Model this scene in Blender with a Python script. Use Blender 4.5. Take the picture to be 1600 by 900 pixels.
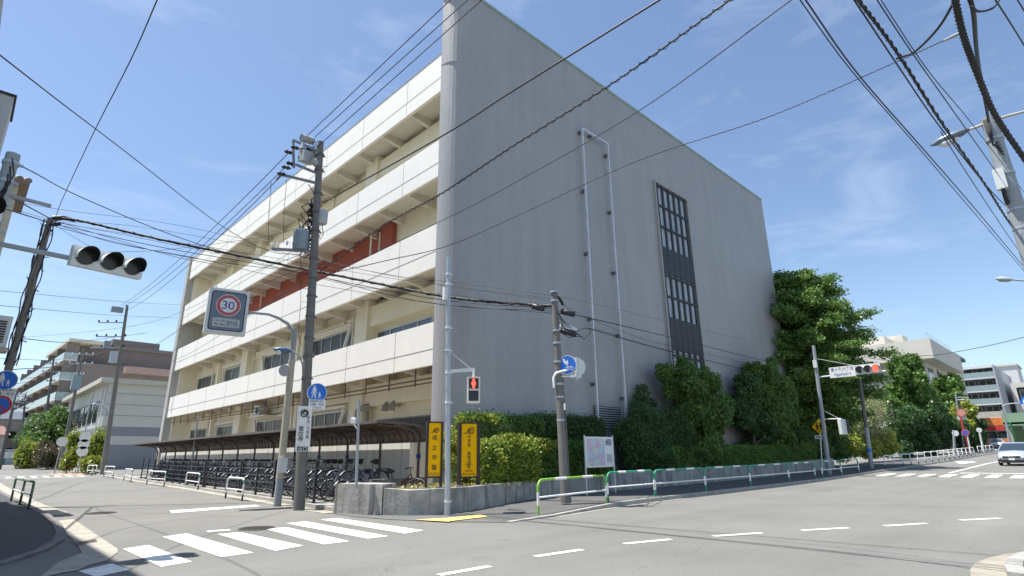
import bpy, math, random
import numpy as np
from mathutils import Vector, Matrix
for o in list(bpy.data.objects): bpy.data.objects.remove(o)
random.seed(7); rng = np.random.default_rng(7)
SC = bpy.context.scene; COL = SC.collection
PI = math.pi; rad = math.radians
# ---------------------------------------------------------------- camera
# X runs along the main road (to the right), Y along the side street (to the left), Z up
CAM = Vector((-11.228, -14.380, 1.5)); FL = 869.52
RX = Vector((0.717746, -0.696207, -0.011683)); UY = Vector((-0.191892, -0.213903, 0.957822)); FW = Vector((0.669341, 0.685231, 0.287124))
cd = bpy.data.cameras.new('camera'); cam = bpy.data.objects.new('camera', cd); COL.objects.link(cam)
cam.matrix_world = Matrix(((RX.x, UY.x, -FW.x, CAM.x), (RX.y, UY.y, -FW.y, CAM.y), (RX.z, UY.z, -FW.z, CAM.z), (0, 0, 0, 1)))
cd.sensor_width = 36; cd.lens = FL / 1600 * 36; cd.clip_end = 3000; cd.clip_start = 0.05
SC.camera = cam
# ---------------------------------------------------------------- light
SUN_EL, SUN_H = rad(71), Vector((-0.726, 0.688))       # height of the sun, horizontal direction towards it
SKY_STRENGTH, SUN_STRENGTH, EXPOSURE = 0.113, 5.0, 0.76
w = bpy.data.worlds.new('World'); SC.world = w; w.use_nodes = True
nt = w.node_tree; nt.nodes.clear()
sky = nt.nodes.new('ShaderNodeTexSky'); sky.sky_type = 'NISHITA'; sky.sun_disc = False
sky.sun_elevation = SUN_EL; sky.sun_rotation = math.atan2(SUN_H.x, SUN_H.y)
sky.air_density = 1.0; sky.dust_density = 0.6; sky.ozone_density = 1.6; sky.altitude = 20
bg = nt.nodes.new('ShaderNodeBackground'); bg.inputs[1].default_value = SKY_STRENGTH
outw = nt.nodes.new('ShaderNodeOutputWorld')
tcw = nt.nodes.new('ShaderNodeTexCoord'); mpw = nt.nodes.new('ShaderNodeMapping')
mpw.inputs['Scale'].default_value = (1.1, 3.2, 7.0); mpw.inputs['Rotation'].default_value = (0.15, 0.3, 0.9)
nw = nt.nodes.new('ShaderNodeTexNoise'); nw.inputs['Scale'].default_value = 1.6; nw.inputs['Detail'].default_value = 9; nw.inputs['Roughness'].default_value = 0.62; nw.inputs['Distortion'].default_value = 0.6
rw = nt.nodes.new('ShaderNodeValToRGB'); rw.color_ramp.elements[0].position = 0.52; rw.color_ramp.elements[1].position = 0.95
rw.color_ramp.elements[1].color = (0.26, 0.26, 0.26, 1)
mw = nt.nodes.new('ShaderNodeMixRGB'); mw.inputs[2].default_value = (7.4, 7.9, 8.6, 1)
nt.links.new(tcw.outputs['Generated'], mpw.inputs[0]); nt.links.new(mpw.outputs[0], nw.inputs['Vector'])
nt.links.new(nw.outputs['Fac'], rw.inputs[0]); nt.links.new(rw.outputs[0], mw.inputs[0])
nt.links.new(sky.outputs[0], mw.inputs[1]); nt.links.new(mw.outputs[0], bg.inputs[0]); nt.links.new(bg.outputs[0], outw.inputs[0])
sl = bpy.data.lights.new('sun', 'SUN'); sl.energy = SUN_STRENGTH; sl.angle = rad(0.5); sl.color = (1, 0.965, 0.91)
so = bpy.data.objects.new('sun', sl); COL.objects.link(so)
sd = Vector((SUN_H.x * math.cos(SUN_EL), SUN_H.y * math.cos(SUN_EL), math.sin(SUN_EL)))
so.rotation_euler = sd.to_track_quat('Z', 'Y').to_euler(); so.location = (0, 0, 60)
vs = SC.view_settings; vs.view_transform = 'Standard'; vs.look = 'None'; vs.exposure = EXPOSURE; vs.gamma = 1
SC.render.engine = 'CYCLES'
# ---------------------------------------------------------------- places read off the photograph
def rd(x, y): return RX * ((x - 800) / FL) - UY * ((y - 450) / FL) + FW
def onu(x, y, u): d = rd(x, y); return CAM + d * ((u - CAM.x) / d.x)
def onv(x, y, v): d = rd(x, y); return CAM + d * ((v - CAM.y) / d.y)
def onz(x, y, z): d = rd(x, y); return CAM + d * ((z - CAM.z) / d.z)
def at(x, y, h):
    d = rd(x, y); return CAM + d * (h / math.hypot(d.x, d.y))
def hd(p): return math.hypot(p[0] - CAM.x, p[1] - CAM.y)
def over(x, y, p): return at(x, y, hd(p))
def ramp(t, a, b, k):
    if t < a: return 0
    if t < b: return k * (t - a) ** 2 / (2 * (b - a))
    return k * ((b - a) / 2 + t - b)
def g(u, v): return ramp(min(u, 150), 14., 30., .018) + ramp(min(v, 150), 18., 34., .014)
def pav(u): return max(0.02, min(0.12, 0.02 + 0.1 * (u + 1) / 4.5))   # the pavement drops to the crossing at the corner
def base(x, y, up=0.0):
    z = up
    for _ in range(60):
        q = onz(x, y, z); z = .5 * z + .5 * (g(q.x, q.y) + up)
    return Vector((q.x, q.y, z))
# ---------------------------------------------------------------- materials
def mat(name, col, rough=.75, metal=0, var=.12, scale=2.0, bump=0, bscale=40, streak=0, spec=.5, emit=0, coat=0, trans=0, dirt=None):
    m = bpy.data.materials.new(name); m.use_nodes = True; n = m.node_tree; p = n.nodes['Principled BSDF']
    p.inputs['Roughness'].default_value = rough; p.inputs['Metallic'].default_value = metal
    p.inputs['Specular IOR Level'].default_value = spec
    if coat: p.inputs['Coat Weight'].default_value = coat; p.inputs['Coat Roughness'].default_value = .05
    if trans: p.inputs['Transmission Weight'].default_value = trans
    c = (*col, 1); p.inputs['Base Color'].default_value = c
    tc = n.nodes.new('ShaderNodeTexCoord')
    src = None
    if var:
        no = n.nodes.new('ShaderNodeTexNoise'); no.inputs['Scale'].default_value = scale; no.inputs['Detail'].default_value = 6; no.inputs['Roughness'].default_value = .65
        n.links.new(tc.outputs['Object'], no.inputs['Vector'])
        mr = n.nodes.new('ShaderNodeMapRange'); mr.inputs[1].default_value = .3; mr.inputs[2].default_value = .7
        mr.inputs[3].default_value = 1 - var; mr.inputs[4].default_value = 1 + var
        n.links.new(no.outputs['Fac'], mr.inputs[0])
        hs = n.nodes.new('ShaderNodeVectorMath'); hs.operation = 'SCALE'; hs.inputs[0].default_value = col
        n.links.new(mr.outputs[0], hs.inputs['Scale']); src = hs.outputs[0]
    if streak:
        mp = n.nodes.new('ShaderNodeMapping'); mp.inputs['Scale'].default_value = (5, 5, .35)
        n.links.new(tc.outputs['Object'], mp.inputs[0])
        ns = n.nodes.new('ShaderNodeTexNoise'); ns.inputs['Scale'].default_value = 1; ns.inputs['Detail'].default_value = 5
        n.links.new(mp.outputs[0], ns.inputs['Vector'])
        r = n.nodes.new('ShaderNodeMapRange'); r.inputs[1].default_value = .5; r.inputs[2].default_value = .75; r.inputs[3].default_value = 0; r.inputs[4].default_value = streak
        n.links.new(ns.outputs['Fac'], r.inputs[0])
        mx = n.nodes.new('ShaderNodeMixRGB'); mx.inputs[2].default_value = (*(dirt or (.1, .09, .075)), 1); mx.inputs[1].default_value = c
        n.links.new(r.outputs[0], mx.inputs[0])
        if src: n.links.new(src, mx.inputs[1])
        src = mx.outputs[0]
    if src: n.links.new(src, p.inputs['Base Color'])
    if bump:
        nb = n.nodes.new('ShaderNodeTexNoise'); nb.inputs['Scale'].default_value = bscale; nb.inputs['Detail'].default_value = 3
        n.links.new(tc.outputs['Object'], nb.inputs['Vector'])
        b = n.nodes.new('ShaderNodeBump'); b.inputs['Strength'].default_value = bump; b.inputs['Distance'].default_value = .02
        n.links.new(nb.outputs['Fac'], b.inputs['Height']); n.links.new(b.outputs[0], p.inputs['Normal'])
    if emit:
        p.inputs['Emission Color'].default_value = c; p.inputs['Emission Strength'].default_value = emit
    return m
def leafmat(name, dark, light, rough=.42):
    m = bpy.data.materials.new(name); m.use_nodes = True; n = m.node_tree; p = n.nodes['Principled BSDF']
    ge = n.nodes.new('ShaderNodeNewGeometry'); tc = n.nodes.new('ShaderNodeTexCoord')
    no = n.nodes.new('ShaderNodeTexNoise'); no.inputs['Scale'].default_value = 1.3; no.inputs['Detail'].default_value = 3
    n.links.new(tc.outputs['Object'], no.inputs['Vector'])
    a = n.nodes.new('ShaderNodeMath'); a.operation = 'MULTIPLY_ADD'; a.inputs[1].default_value = .55
    s = n.nodes.new('ShaderNodeMath'); s.operation = 'MULTIPLY_ADD'; s.inputs[1].default_value = 1.7; s.inputs[2].default_value = -.62
    n.links.new(no.outputs['Fac'], s.inputs[0])
    n.links.new(ge.outputs['Random Per Island'], a.inputs[0]); n.links.new(s.outputs[0], a.inputs[2])
    r = n.nodes.new('ShaderNodeMixRGB'); r.inputs[1].default_value = (*dark, 1); r.inputs[2].default_value = (*light, 1); r.use_clamp = True
    n.links.new(a.outputs[0], r.inputs[0]); n.links.new(r.outputs[0], p.inputs['Base Color'])
    p.inputs['Roughness'].default_value = rough; p.inputs['Specular IOR Level'].default_value = .4
    t = n.nodes.new('ShaderNodeBsdfTranslucent'); n.links.new(r.outputs[0], t.inputs[0])
    ms = n.nodes.new('ShaderNodeMixShader'); ms.inputs[0].default_value = .28
    n.links.new(p.outputs[0], ms.inputs[1]); n.links.new(t.outputs[0], ms.inputs[2])
    n.links.new(ms.outputs[0], n.nodes['Material Output'].inputs[0])
    return m
# ---------------------------------------------------------------- mesh building
class MB:
    def __init__(s): s.v = []; s.f = []; s.m = []; s.s = []; s.uv = {}
    def face(s, pts, m=0, smooth=False, uv=None):
        i = len(s.v); s.v += [tuple(p) for p in pts]; s.f.append(tuple(range(i, i + len(pts)))); s.m.append(m); s.s.append(smooth)
        if uv: s.uv[len(s.f) - 1] = uv
        return s
    def idx(s, verts, faces, m=0, smooth=False):
        i = len(s.v); s.v += [tuple(p) for p in verts]
        for f in faces: s.f.append(tuple(i + k for k in f)); s.m.append(m); s.s.append(smooth)
        return s
    def box(s, x0, x1, y0, y1, z0, z1, m=0):
        v = [(x0, y0, z0), (x1, y0, z0), (x1, y1, z0), (x0, y1, z0), (x0, y0, z1), (x1, y0, z1), (x1, y1, z1), (x0, y1, z1)]
        return s.idx(v, [(3, 2, 1, 0), (4, 5, 6, 7), (0, 1, 5, 4), (1, 2, 6, 5), (2, 3, 7, 6), (3, 0, 4, 7)], m)
    def bar(s, a, b, w, h=None, m=0, up=(0, 0, 1)):       # rectangular bar from a to b
        a = Vector(a); b = Vector(b); h = h or w; d = (b - a).normalized(); u = Vector(up)
        if abs(d.dot(u)) > .98: u = Vector((1, 0, 0))
        r = d.cross(u).normalized() * (w / 2); u = r.cross(d).normalized() * (h / 2)
        v = [a - r - u, a + r - u, a + r + u, a - r + u, b - r - u, b + r - u, b + r + u, b - r + u]
        return s.idx(v, [(3, 2, 1, 0), (4, 5, 6, 7), (0, 1, 5, 4), (1, 2, 6, 5), (2, 3, 7, 6), (3, 0, 4, 7)], m)
    def obox(s, c, ax, ay, az, sx, sy, sz, m=0, bev=0):      # oriented box with optional bevelled front outline
        c = Vector(c); ax = Vector(ax).normalized(); ay = Vector(ay).normalized(); az = Vector(az).normalized()
        v = []
        for k in (-1, 1):
            for i, j in ((-1, -1), (1, -1), (1, 1), (-1, 1)): v.append(c + ax * (i * sx / 2) + ay * (j * sy / 2) + az * (k * sz / 2))
        return s.idx(v, [(3, 2, 1, 0), (4, 5, 6, 7), (0, 1, 5, 4), (1, 2, 6, 5), (2, 3, 7, 6), (3, 0, 4, 7)], m)
    def tube(s, pts, r, n=8, m=0, cap=True, smooth=True):
        pts = [Vector(p) for p in pts]; k = len(pts)
        rs = r if isinstance(r, (list, tuple)) else [r] * k
        vs = []; prev = None
        for i, p in enumerate(pts):
            d = (pts[min(i + 1, k - 1)] - pts[max(i - 1, 0)])
            d = d.normalized() if d.length > 1e-9 else Vector((0, 0, 1))
            if prev is None:
                u = Vector((0, 0, 1)) if abs(d.z) < .9 else Vector((1, 0, 0))
                u = (u - d * u.dot(d)).normalized()
            else:
                u = prev - d * prev.dot(d); u = u.normalized() if u.length > 1e-6 else d.orthogonal().normalized()
            prev = u; w_ = d.cross(u)
            for j in range(n):
                a = 2 * PI * j / n; vs.append(p + (u * math.cos(a) + w_ * math.sin(a)) * rs[i])
        fs = [(i * n + j, i * n + (j + 1) % n, (i + 1) * n + (j + 1) % n, (i + 1) * n + j) for i in range(k - 1) for j in range(n)]
        s.idx(vs, fs, m, smooth)
        if cap:
            s.face([vs[j] for j in range(n)][::-1], m); s.face([vs[(k - 1) * n + j] for j in range(n)], m)
        return s
    def cyl(s, a, b, r, n=16, m=0, r2=None): return s.tube([a, b], [r, r if r2 is None else r2], n, m)
    def ring(s, c, ax, ay, R, r, n=24, k=6, m=0):       # torus
        c = Vector(c); ax = Vector(ax); ay = Vector(ay); az = ax.cross(ay); vs = []
        for i in range(n):
            a = 2 * PI * i / n; d = ax * math.cos(a) + ay * math.sin(a)
            for j in range(k):
                b = 2 * PI * j / k; vs.append(c + d * (R + r * math.cos(b)) + az * (r * math.sin(b)))
        return s.idx(vs, [(i * k + j, ((i + 1) % n) * k + j, ((i + 1) % n) * k + (j + 1) % k, i * k + (j + 1) % k) for i in range(n) for j in range(k)], m, True)
    def disc(s, c, nrm, up, rx, ry=None, n=28, m=0, th=0):
        c = Vector(c); nrm = Vector(nrm).normalized(); up = Vector(up); up = (up - nrm * up.dot(nrm)).normalized(); r = up.cross(nrm)
        ry = ry or rx
        p = [c + r * math.cos(2 * PI * i / n) * rx + up * math.sin(2 * PI * i / n) * ry for i in range(n)]
        s.face(p, m)
        if th:
            q = [x - nrm * th for x in p]; s.face(q[::-1], m)
            for i in range(n): s.face([p[i], q[i], q[(i + 1) % n], p[(i + 1) % n]], m)
        return s
    def poly(s, c, nrm, up, pts, m=0, th=.0):            # flat outline pts in sign coordinates
        c = Vector(c); nrm = Vector(nrm).normalized(); up = Vector(up); up = (up - nrm * up.dot(nrm)).normalized(); r = up.cross(nrm)
        p = [c + r * x + up * y for x, y in pts]; s.face(p, m)
        if th:
            q = [x - nrm * th for x in p]; s.face(q[::-1], m)
            for i in range(len(p)): s.face([p[i], q[i], q[(i + 1) % len(p)], p[(i + 1) % len(p)]], m)
        return s
    def prism(s, xy, z0, z1, m=0, mtop=None):
        n = len(xy); a = [(x, y, z0) for x, y in xy]; b = [(x, y, z1) for x, y in xy]
        s.face(b, m if mtop is None else mtop); s.face(a[::-1], m)
        for i in range(n): s.face([a[i], a[(i + 1) % n], b[(i + 1) % n], b[i]], m)
        return s
    def strip(s, A, B, za, zb=None, m=0, skirt=None, ms=None):        # sheet between two plan lines, za(x, y) gives its height
        n = len(A)
        for i in range(n - 1):
            q = [A[i], B[i], B[i + 1], A[i + 1]]
            s.face([(x, y, za(x, y)) for x, y in q], m)
        if skirt:
            for L, fl in ((A, 0), (B, 1)):
                for i in range(n - 1):
                    p, q = L[i], L[i + 1]
                    s.face([(p[0], p[1], za(*p)), (q[0], q[1], za(*q)), (q[0], q[1], za(*q) - skirt), (p[0], p[1], za(*p) - skirt)], m if ms is None else ms)
            for i in (0, n - 1):
                p, q = A[i], B[i]
                s.face([(p[0], p[1], za(*p)), (q[0], q[1], za(*q)), (q[0], q[1], za(*q) - skirt), (p[0], p[1], za(*p) - skirt)], m if ms is None else ms)
        return s
    def build(s, name, mats, parent=None):
        me = bpy.data.meshes.new(name)
        off = Vector(parent.matrix_basis.translation) if parent is not None else Vector((0, 0, 0))
        if parent is not None and parent.parent is not None: off = off + Vector(parent.parent.matrix_basis.translation)
        v = [(p[0] - off.x, p[1] - off.y, p[2] - off.z) for p in s.v]
        me.from_pydata(v, [], s.f)
        for x in (mats if isinstance(mats, (list, tuple)) else [mats]): me.materials.append(x)
        me.polygons.foreach_set('material_index', s.m); me.polygons.foreach_set('use_smooth', s.s)
        if s.uv:
            ul = me.uv_layers.new(name='UVMap')
            for fi, uvs in s.uv.items():
                for li, c in zip(me.polygons[fi].loop_indices, uvs): ul.data[li].uv = c
        me.update(); o = bpy.data.objects.new(name, me); COL.objects.link(o)
        if parent is not None: o.parent = parent
        return o
def tag(o, label=None, cat=None, group=None, kind=None):
    if label: o['label'] = label
    if cat: o['category'] = cat
    if group: o['group'] = group
    if kind: o['kind'] = kind
    return o
def thing(name, label, cat, loc=(0, 0, 0), group=None):
    o = bpy.data.objects.new(name, None); o.empty_display_size = .3; COL.objects.link(o); o.location = loc
    return tag(o, label, cat, group)
def dup(root, loc=None, rotz=None, label=None):
    r = root.copy(); COL.objects.link(r)
    if loc is not None: r.location = loc
    if rotz is not None: r.rotation_euler = (0, 0, rotz)
    if label: r['label'] = label
    for ch in list(root.children):
        c = ch.copy(); COL.objects.link(c); c.parent = r
        for gr in ch.children:
            d = gr.copy(); COL.objects.link(d); d.parent = c
    return r
_txt = {}
def glyph(t):
    if t in _txt: return _txt[t]
    cu = bpy.data.curves.new('t', 'FONT'); cu.body = t; cu.size = 1; cu.align_x = 'CENTER'; cu.align_y = 'CENTER'; cu.resolution_u = 3; cu.space_line = 1.0
    cu.offset = 0.006
    o = bpy.data.objects.new('t', cu); COL.objects.link(o); bpy.context.view_layer.update()
    dg = bpy.context.evaluated_depsgraph_get(); me = bpy.data.meshes.new_from_object(o.evaluated_get(dg))
    r = ([tuple(v.co) for v in me.vertices], [tuple(p.vertices) for p in me.polygons])
    bpy.data.objects.remove(o); bpy.data.meshes.remove(me); bpy.data.curves.remove(cu); _txt[t] = r
    return r
def text(mb, t, c, nrm, up, size, m=0, sx=1.0):          # flat lettering added to a mesh
    V, Fc = glyph(t); c = Vector(c); nrm = Vector(nrm).normalized(); up = Vector(up); up = (up - nrm * up.dot(nrm)).normalized(); r = up.cross(nrm)
    if not V: return mb
    cx = (min(v[0] for v in V) + max(v[0] for v in V)) / 2; cy = (min(v[1] for v in V) + max(v[1] for v in V)) / 2
    return mb.idx([c + r * ((v[0] - cx) * size * sx) + up * ((v[1] - cy) * size) for v in V], Fc, m)
# ---------------------------------------------------------------- foliage
def leaves(P, size, name, mats, parent=None, core=None, flat=0.0, aspect=.62):
    N = len(P); P = np.asarray(P, dtype=np.float64)
    a = rng.normal(size=(N, 3)); a /= np.linalg.norm(a, axis=1)[:, None]
    b = rng.normal(size=(N, 3)); 
    if flat: b = b * (1 - flat); b[:, 2] += 0; a[:, 2] *= (1 - flat); b[:, 2] *= (1 - flat * .5)
    a /= np.linalg.norm(a, axis=1)[:, None]
    b -= a * (a * b).sum(1)[:, None]; b /= np.linalg.norm(b, axis=1)[:, None]
    s = size * (0.6 + 0.8 * rng.random(N))[:, None]
    a *= s * .5; b *= s * aspect * .5
    V = np.empty((N, 4, 3)); V[:, 0] = P - a; V[:, 1] = P + b; V[:, 2] = P + a; V[:, 3] = P - b
    off = np.array(parent.matrix_basis.translation) if parent is not None else np.zeros(3)
    V = V.reshape(-1, 3) - off; nv = N * 4
    F = np.arange(nv, dtype=np.int32); ls = np.arange(0, nv, 4, dtype=np.int32)
    cv, cf = [], []
    if core: cv = [(p[0] - off[0], p[1] - off[1], p[2] - off[2]) for p in core.v]; cf = core.f
    me = bpy.data.meshes.new(name)
    tot = nv + len(cv); me.vertices.add(tot)
    me.vertices.foreach_set('co', np.concatenate([V.ravel(), np.array(cv, dtype=float).ravel()]) if cv else V.ravel())
    loops = list(F); starts = list(ls)
    if cf:
        ex = []; 
        for f in cf: starts.append(nv + len(ex)); ex += [nv + i for i in f]
        loops = np.concatenate([F, np.array(ex, dtype=np.int32)])
    me.loops.add(len(loops)); me.loops.foreach_set('vertex_index', np.asarray(loops, dtype=np.int32))
    me.polygons.add(len(starts)); me.polygons.foreach_set('loop_start', np.asarray(starts, dtype=np.int32))
    mi = np.zeros(len(starts), dtype=np.int32); mi[N:] = 1
    for x in (mats if isinstance(mats, (list, tuple)) else [mats]): me.materials.append(x)
    if cf and len(me.materials) > 1: me.polygons.foreach_set('material_index', mi)
    me.update(calc_edges=True); me.validate()
    o = bpy.data.objects.new(name, me); COL.objects.link(o)
    if parent is not None: o.parent = parent
    return o
def ell(c, r, n, shell=.55):        # points in the outer shell of a lumpy ellipsoid
    d = rng.normal(size=(n, 3)); d /= np.linalg.norm(d, axis=1)[:, None]
    ph = rng.random(6) * 6.28
    lump = 1 + .14 * np.sin(d[:, 0] * 5 + ph[0]) * np.sin(d[:, 1] * 5 + ph[1]) + .12 * np.sin(d[:, 2] * 6 + ph[2] + d[:, 0] * 3) + .06 * np.sin(d[:, 1] * 11 + ph[3]) * np.sin(d[:, 2] * 11 + ph[4])
    lump = lump + .10 * np.sin(d[:, 0] * 9 + ph[5]) * np.sin(d[:, 1] * 8 + ph[0]) * np.sin(d[:, 2] * 9 + ph[1])
    q = (shell + (1 - shell) * rng.random(n) ** .6) * lump
    q = np.where(rng.random(n) < .05, q * (1 + .16 * rng.random(n)), q)
    return np.array(c) + d * q[:, None] * np.array(r)
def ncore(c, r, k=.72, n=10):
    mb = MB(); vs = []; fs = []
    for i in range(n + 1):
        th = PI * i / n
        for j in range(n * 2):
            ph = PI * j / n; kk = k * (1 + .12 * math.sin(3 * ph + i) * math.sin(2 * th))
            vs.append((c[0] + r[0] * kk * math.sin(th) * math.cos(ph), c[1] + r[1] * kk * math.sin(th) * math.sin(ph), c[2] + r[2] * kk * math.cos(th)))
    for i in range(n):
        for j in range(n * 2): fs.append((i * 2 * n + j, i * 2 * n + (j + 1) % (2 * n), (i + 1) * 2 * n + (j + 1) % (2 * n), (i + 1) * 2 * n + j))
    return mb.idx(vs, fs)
# ---------------------------------------------------------------- palette
def tilemat():
    m = bpy.data.materials.new('grey_mosaic_tile'); m.use_nodes = True; n = m.node_tree; p = n.nodes['Principled BSDF']
    tc = n.nodes.new('ShaderNodeTexCoord'); br = n.nodes.new('ShaderNodeTexBrick')
    br.offset = 0; br.inputs['Scale'].default_value = 1; br.inputs['Brick Width'].default_value = .094; br.inputs['Row Height'].default_value = .094
    br.inputs['Mortar Size'].default_value = .008; br.inputs['Mortar Smooth'].default_value = .1; br.inputs['Bias'].default_value = 0
    br.inputs['Color1'].default_value = (.365, .36, .355, 1); br.inputs['Color2'].default_value = (.395, .389, .383, 1); br.inputs['Mortar'].default_value = (.29, .288, .288, 1)
    n.links.new(tc.outputs['UV'], br.inputs['Vector'])
    no = n.nodes.new('ShaderNodeTexNoise'); no.inputs['Scale'].default_value = .35; no.inputs['Detail'].default_value = 8; no.inputs['Roughness'].default_value = .7
    n.links.new(tc.outputs['Object'], no.inputs['Vector'])
    mp = n.nodes.new('ShaderNodeMapping'); mp.inputs['Scale'].default_value = (1.2, 1.2, .09); n.links.new(tc.outputs['Object'], mp.inputs[0])
    ns = n.nodes.new('ShaderNodeTexNoise'); ns.inputs['Scale'].default_value = 1.4; ns.inputs['Detail'].default_value = 6; n.links.new(mp.outputs[0], ns.inputs['Vector'])
    ad = n.nodes.new('ShaderNodeMath'); ad.operation = 'ADD'; n.links.new(no.outputs['Fac'], ad.inputs[0]); n.links.new(ns.outputs['Fac'], ad.inputs[1])
    mr = n.nodes.new('ShaderNodeMapRange'); mr.inputs[1].default_value = .7; mr.inputs[2].default_value = 1.3; mr.inputs[3].default_value = .9; mr.inputs[4].default_value = 1.08
    n.links.new(ad.outputs[0], mr.inputs[0])
    sc = n.nodes.new('ShaderNodeVectorMath'); sc.operation = 'SCALE'; n.links.new(br.outputs['Color'], sc.inputs[0]); n.links.new(mr.outputs[0], sc.inputs['Scale'])
    n.links.new(sc.outputs[0], p.inputs['Base Color']); p.inputs['Roughness'].default_value = .5
    b = n.nodes.new('ShaderNodeBump'); b.inputs['Strength'].default_value = .35; b.inputs['Distance'].default_value = .01; b.invert = True
    n.links.new(br.outputs['Fac'], b.inputs['Height']); n.links.new(b.outputs[0], p.inputs['Normal'])
    return m
def asphalt():
    m = bpy.data.materials.new('asphalt'); m.use_nodes = True; n = m.node_tree; p = n.nodes['Principled BSDF']
    tc = n.nodes.new('ShaderNodeTexCoord')
    a = n.nodes.new('ShaderNodeTexNoise'); a.inputs['Scale'].default_value = .22; a.inputs['Detail'].default_value = 6; a.inputs['Roughness'].default_value = .6
    b = n.nodes.new('ShaderNodeTexNoise'); b.inputs['Scale'].default_value = 38; b.inputs['Detail'].default_value = 3
    mp = n.nodes.new('ShaderNodeMapping'); mp.inputs['Scale'].default_value = (.05, 1.1, 1); c = n.nodes.new('ShaderNodeTexNoise'); c.inputs['Scale'].default_value = 1; c.inputs['Detail'].default_value = 4
    v = n.nodes.new('ShaderNodeTexVoronoi'); v.inputs['Scale'].default_value = 120
    for q in (a, b, v): n.links.new(tc.outputs['Object'], q.inputs['Vector'])
    n.links.new(tc.outputs['Object'], mp.inputs[0]); n.links.new(mp.outputs[0], c.inputs['Vector'])
    def mr(src, lo, hi, a0=.3, a1=.7):
        x = n.nodes.new('ShaderNodeMapRange'); x.inputs[1].default_value = a0; x.inputs[2].default_value = a1; x.inputs[3].default_value = lo; x.inputs[4].default_value = hi; n.links.new(src, x.inputs[0]); return x.outputs[0]
    def mul(x, y):
        q = n.nodes.new('ShaderNodeMath'); q.operation = 'MULTIPLY'; n.links.new(x, q.inputs[0]); n.links.new(y, q.inputs[1]); return q.outputs[0]
    t = mul(mul(mr(a.outputs['Fac'], .86, 1.12), mr(b.outputs['Fac'], .84, 1.18)), mul(mr(c.outputs['Fac'], .93, 1.06), mr(v.outputs['Distance'], .8, 1.15, 0, .8)))
    ds = n.nodes.new('ShaderNodeTexNoise'); ds.inputs['Scale'].default_value = 1.3; ds.inputs['Detail'].default_value = 5; n.links.new(tc.outputs['Object'], ds.inputs['Vector'])
    dm = n.nodes.new('ShaderNodeMixRGB'); dm.blend_type = 'ADD'; dm.inputs[0].default_value = 1.1; n.links.new(tc.outputs['Object'], dm.inputs[1]); n.links.new(ds.outputs['Color'], dm.inputs[2])
    ck = n.nodes.new('ShaderNodeTexVoronoi'); ck.feature = 'DISTANCE_TO_EDGE'; ck.inputs['Scale'].default_value = .17; n.links.new(dm.outputs[0], ck.inputs['Vector'])
    t = mul(t, mr(ck.outputs['Distance'], .78, 1.0, .0, .003))
    sp = n.nodes.new('ShaderNodeTexNoise'); sp.inputs['Scale'].default_value = .9; sp.inputs['Detail'].default_value = 2; n.links.new(tc.outputs['Object'], sp.inputs['Vector'])
    t = mul(t, mr(sp.outputs['Fac'], 1.0, .88, .66, .74))
    sc = n.nodes.new('ShaderNodeVectorMath'); sc.operation = 'SCALE'; sc.inputs[0].default_value = (.178, .175, .160); n.links.new(t, sc.inputs['Scale'])
    n.links.new(sc.outputs[0], p.inputs['Base Color']); p.inputs['Roughness'].default_value = .88; p.inputs['Specular IOR Level'].default_value = .3
    bm = n.nodes.new('ShaderNodeBump'); bm.inputs['Strength'].default_value = .5; bm.inputs['Distance'].default_value = .01
    n.links.new(v.outputs['Distance'], bm.inputs['Height']); n.links.new(bm.outputs[0], p.inputs['Normal'])
    return m
TILE = tilemat(); ASPH = asphalt()
PAVE = mat('pavement_asphalt', (.13, .13, .128), .9, var=.12, scale=1.2, bump=.4, bscale=90)
PAVEM = mat('worn_pavement_asphalt', (.105, .104, .10), .9, var=.15, scale=1.2, bump=.4, bscale=90)
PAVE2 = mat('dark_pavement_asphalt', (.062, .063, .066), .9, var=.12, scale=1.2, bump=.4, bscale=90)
PAINT = mat('road_paint', (.74, .74, .70), .7, var=.16, scale=5)
def wear(m):
    n = m.node_tree; p = n.nodes['Principled BSDF']; src = p.inputs['Base Color'].links[0].from_socket; tc = n.nodes.new('ShaderNodeTexCoord')
    a = n.nodes.new('ShaderNodeTexNoise'); a.inputs['Scale'].default_value = 26; a.inputs['Detail'].default_value = 6; a.inputs['Roughness'].default_value = .7; n.links.new(tc.outputs['Object'], a.inputs['Vector'])
    r = n.nodes.new('ShaderNodeMapRange'); r.inputs[1].default_value = .56; r.inputs[2].default_value = .68; r.inputs[3].default_value = 0; r.inputs[4].default_value = .75; n.links.new(a.outputs['Fac'], r.inputs[0])
    x = n.nodes.new('ShaderNodeMixRGB'); x.inputs[2].default_value = (.24, .235, .22, 1); n.links.new(r.outputs[0], x.inputs[0]); n.links.new(src, x.inputs[1]); n.links.new(x.outputs[0], p.inputs['Base Color'])
wear(PAINT)
ORANGE_P = mat('orange_road_paint', (.72, .36, .2), .8, var=.2, scale=8)
YEL_TAC = mat('yellow_tactile_paint', (.72, .5, .16), .8, var=.15, scale=6)
KERB = mat('kerb_concrete', (.34, .33, .30), .9, var=.22, scale=3, bump=.4, bscale=30)
GUTTER = mat('gutter_concrete', (.34, .32, .265), .9, var=.22, scale=2.4, bump=.4, streak=.3)
CONC = mat('weathered_concrete', (.34, .335, .31), .9, var=.35, scale=2.2, bump=.5, bscale=14, streak=.9, dirt=(.09, .085, .075))
CONCD = mat('dark_stained_concrete', (.2, .2, .195), .9, var=.3, scale=1.4, bump=.5, bscale=14, streak=.7, dirt=(.07, .07, .065))
WALLW = mat('white_wall_paint', (.80, .77, .70), .8, var=.03, scale=1.2, bump=.15, bscale=7, streak=.08, dirt=(.5, .47, .4))
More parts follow.
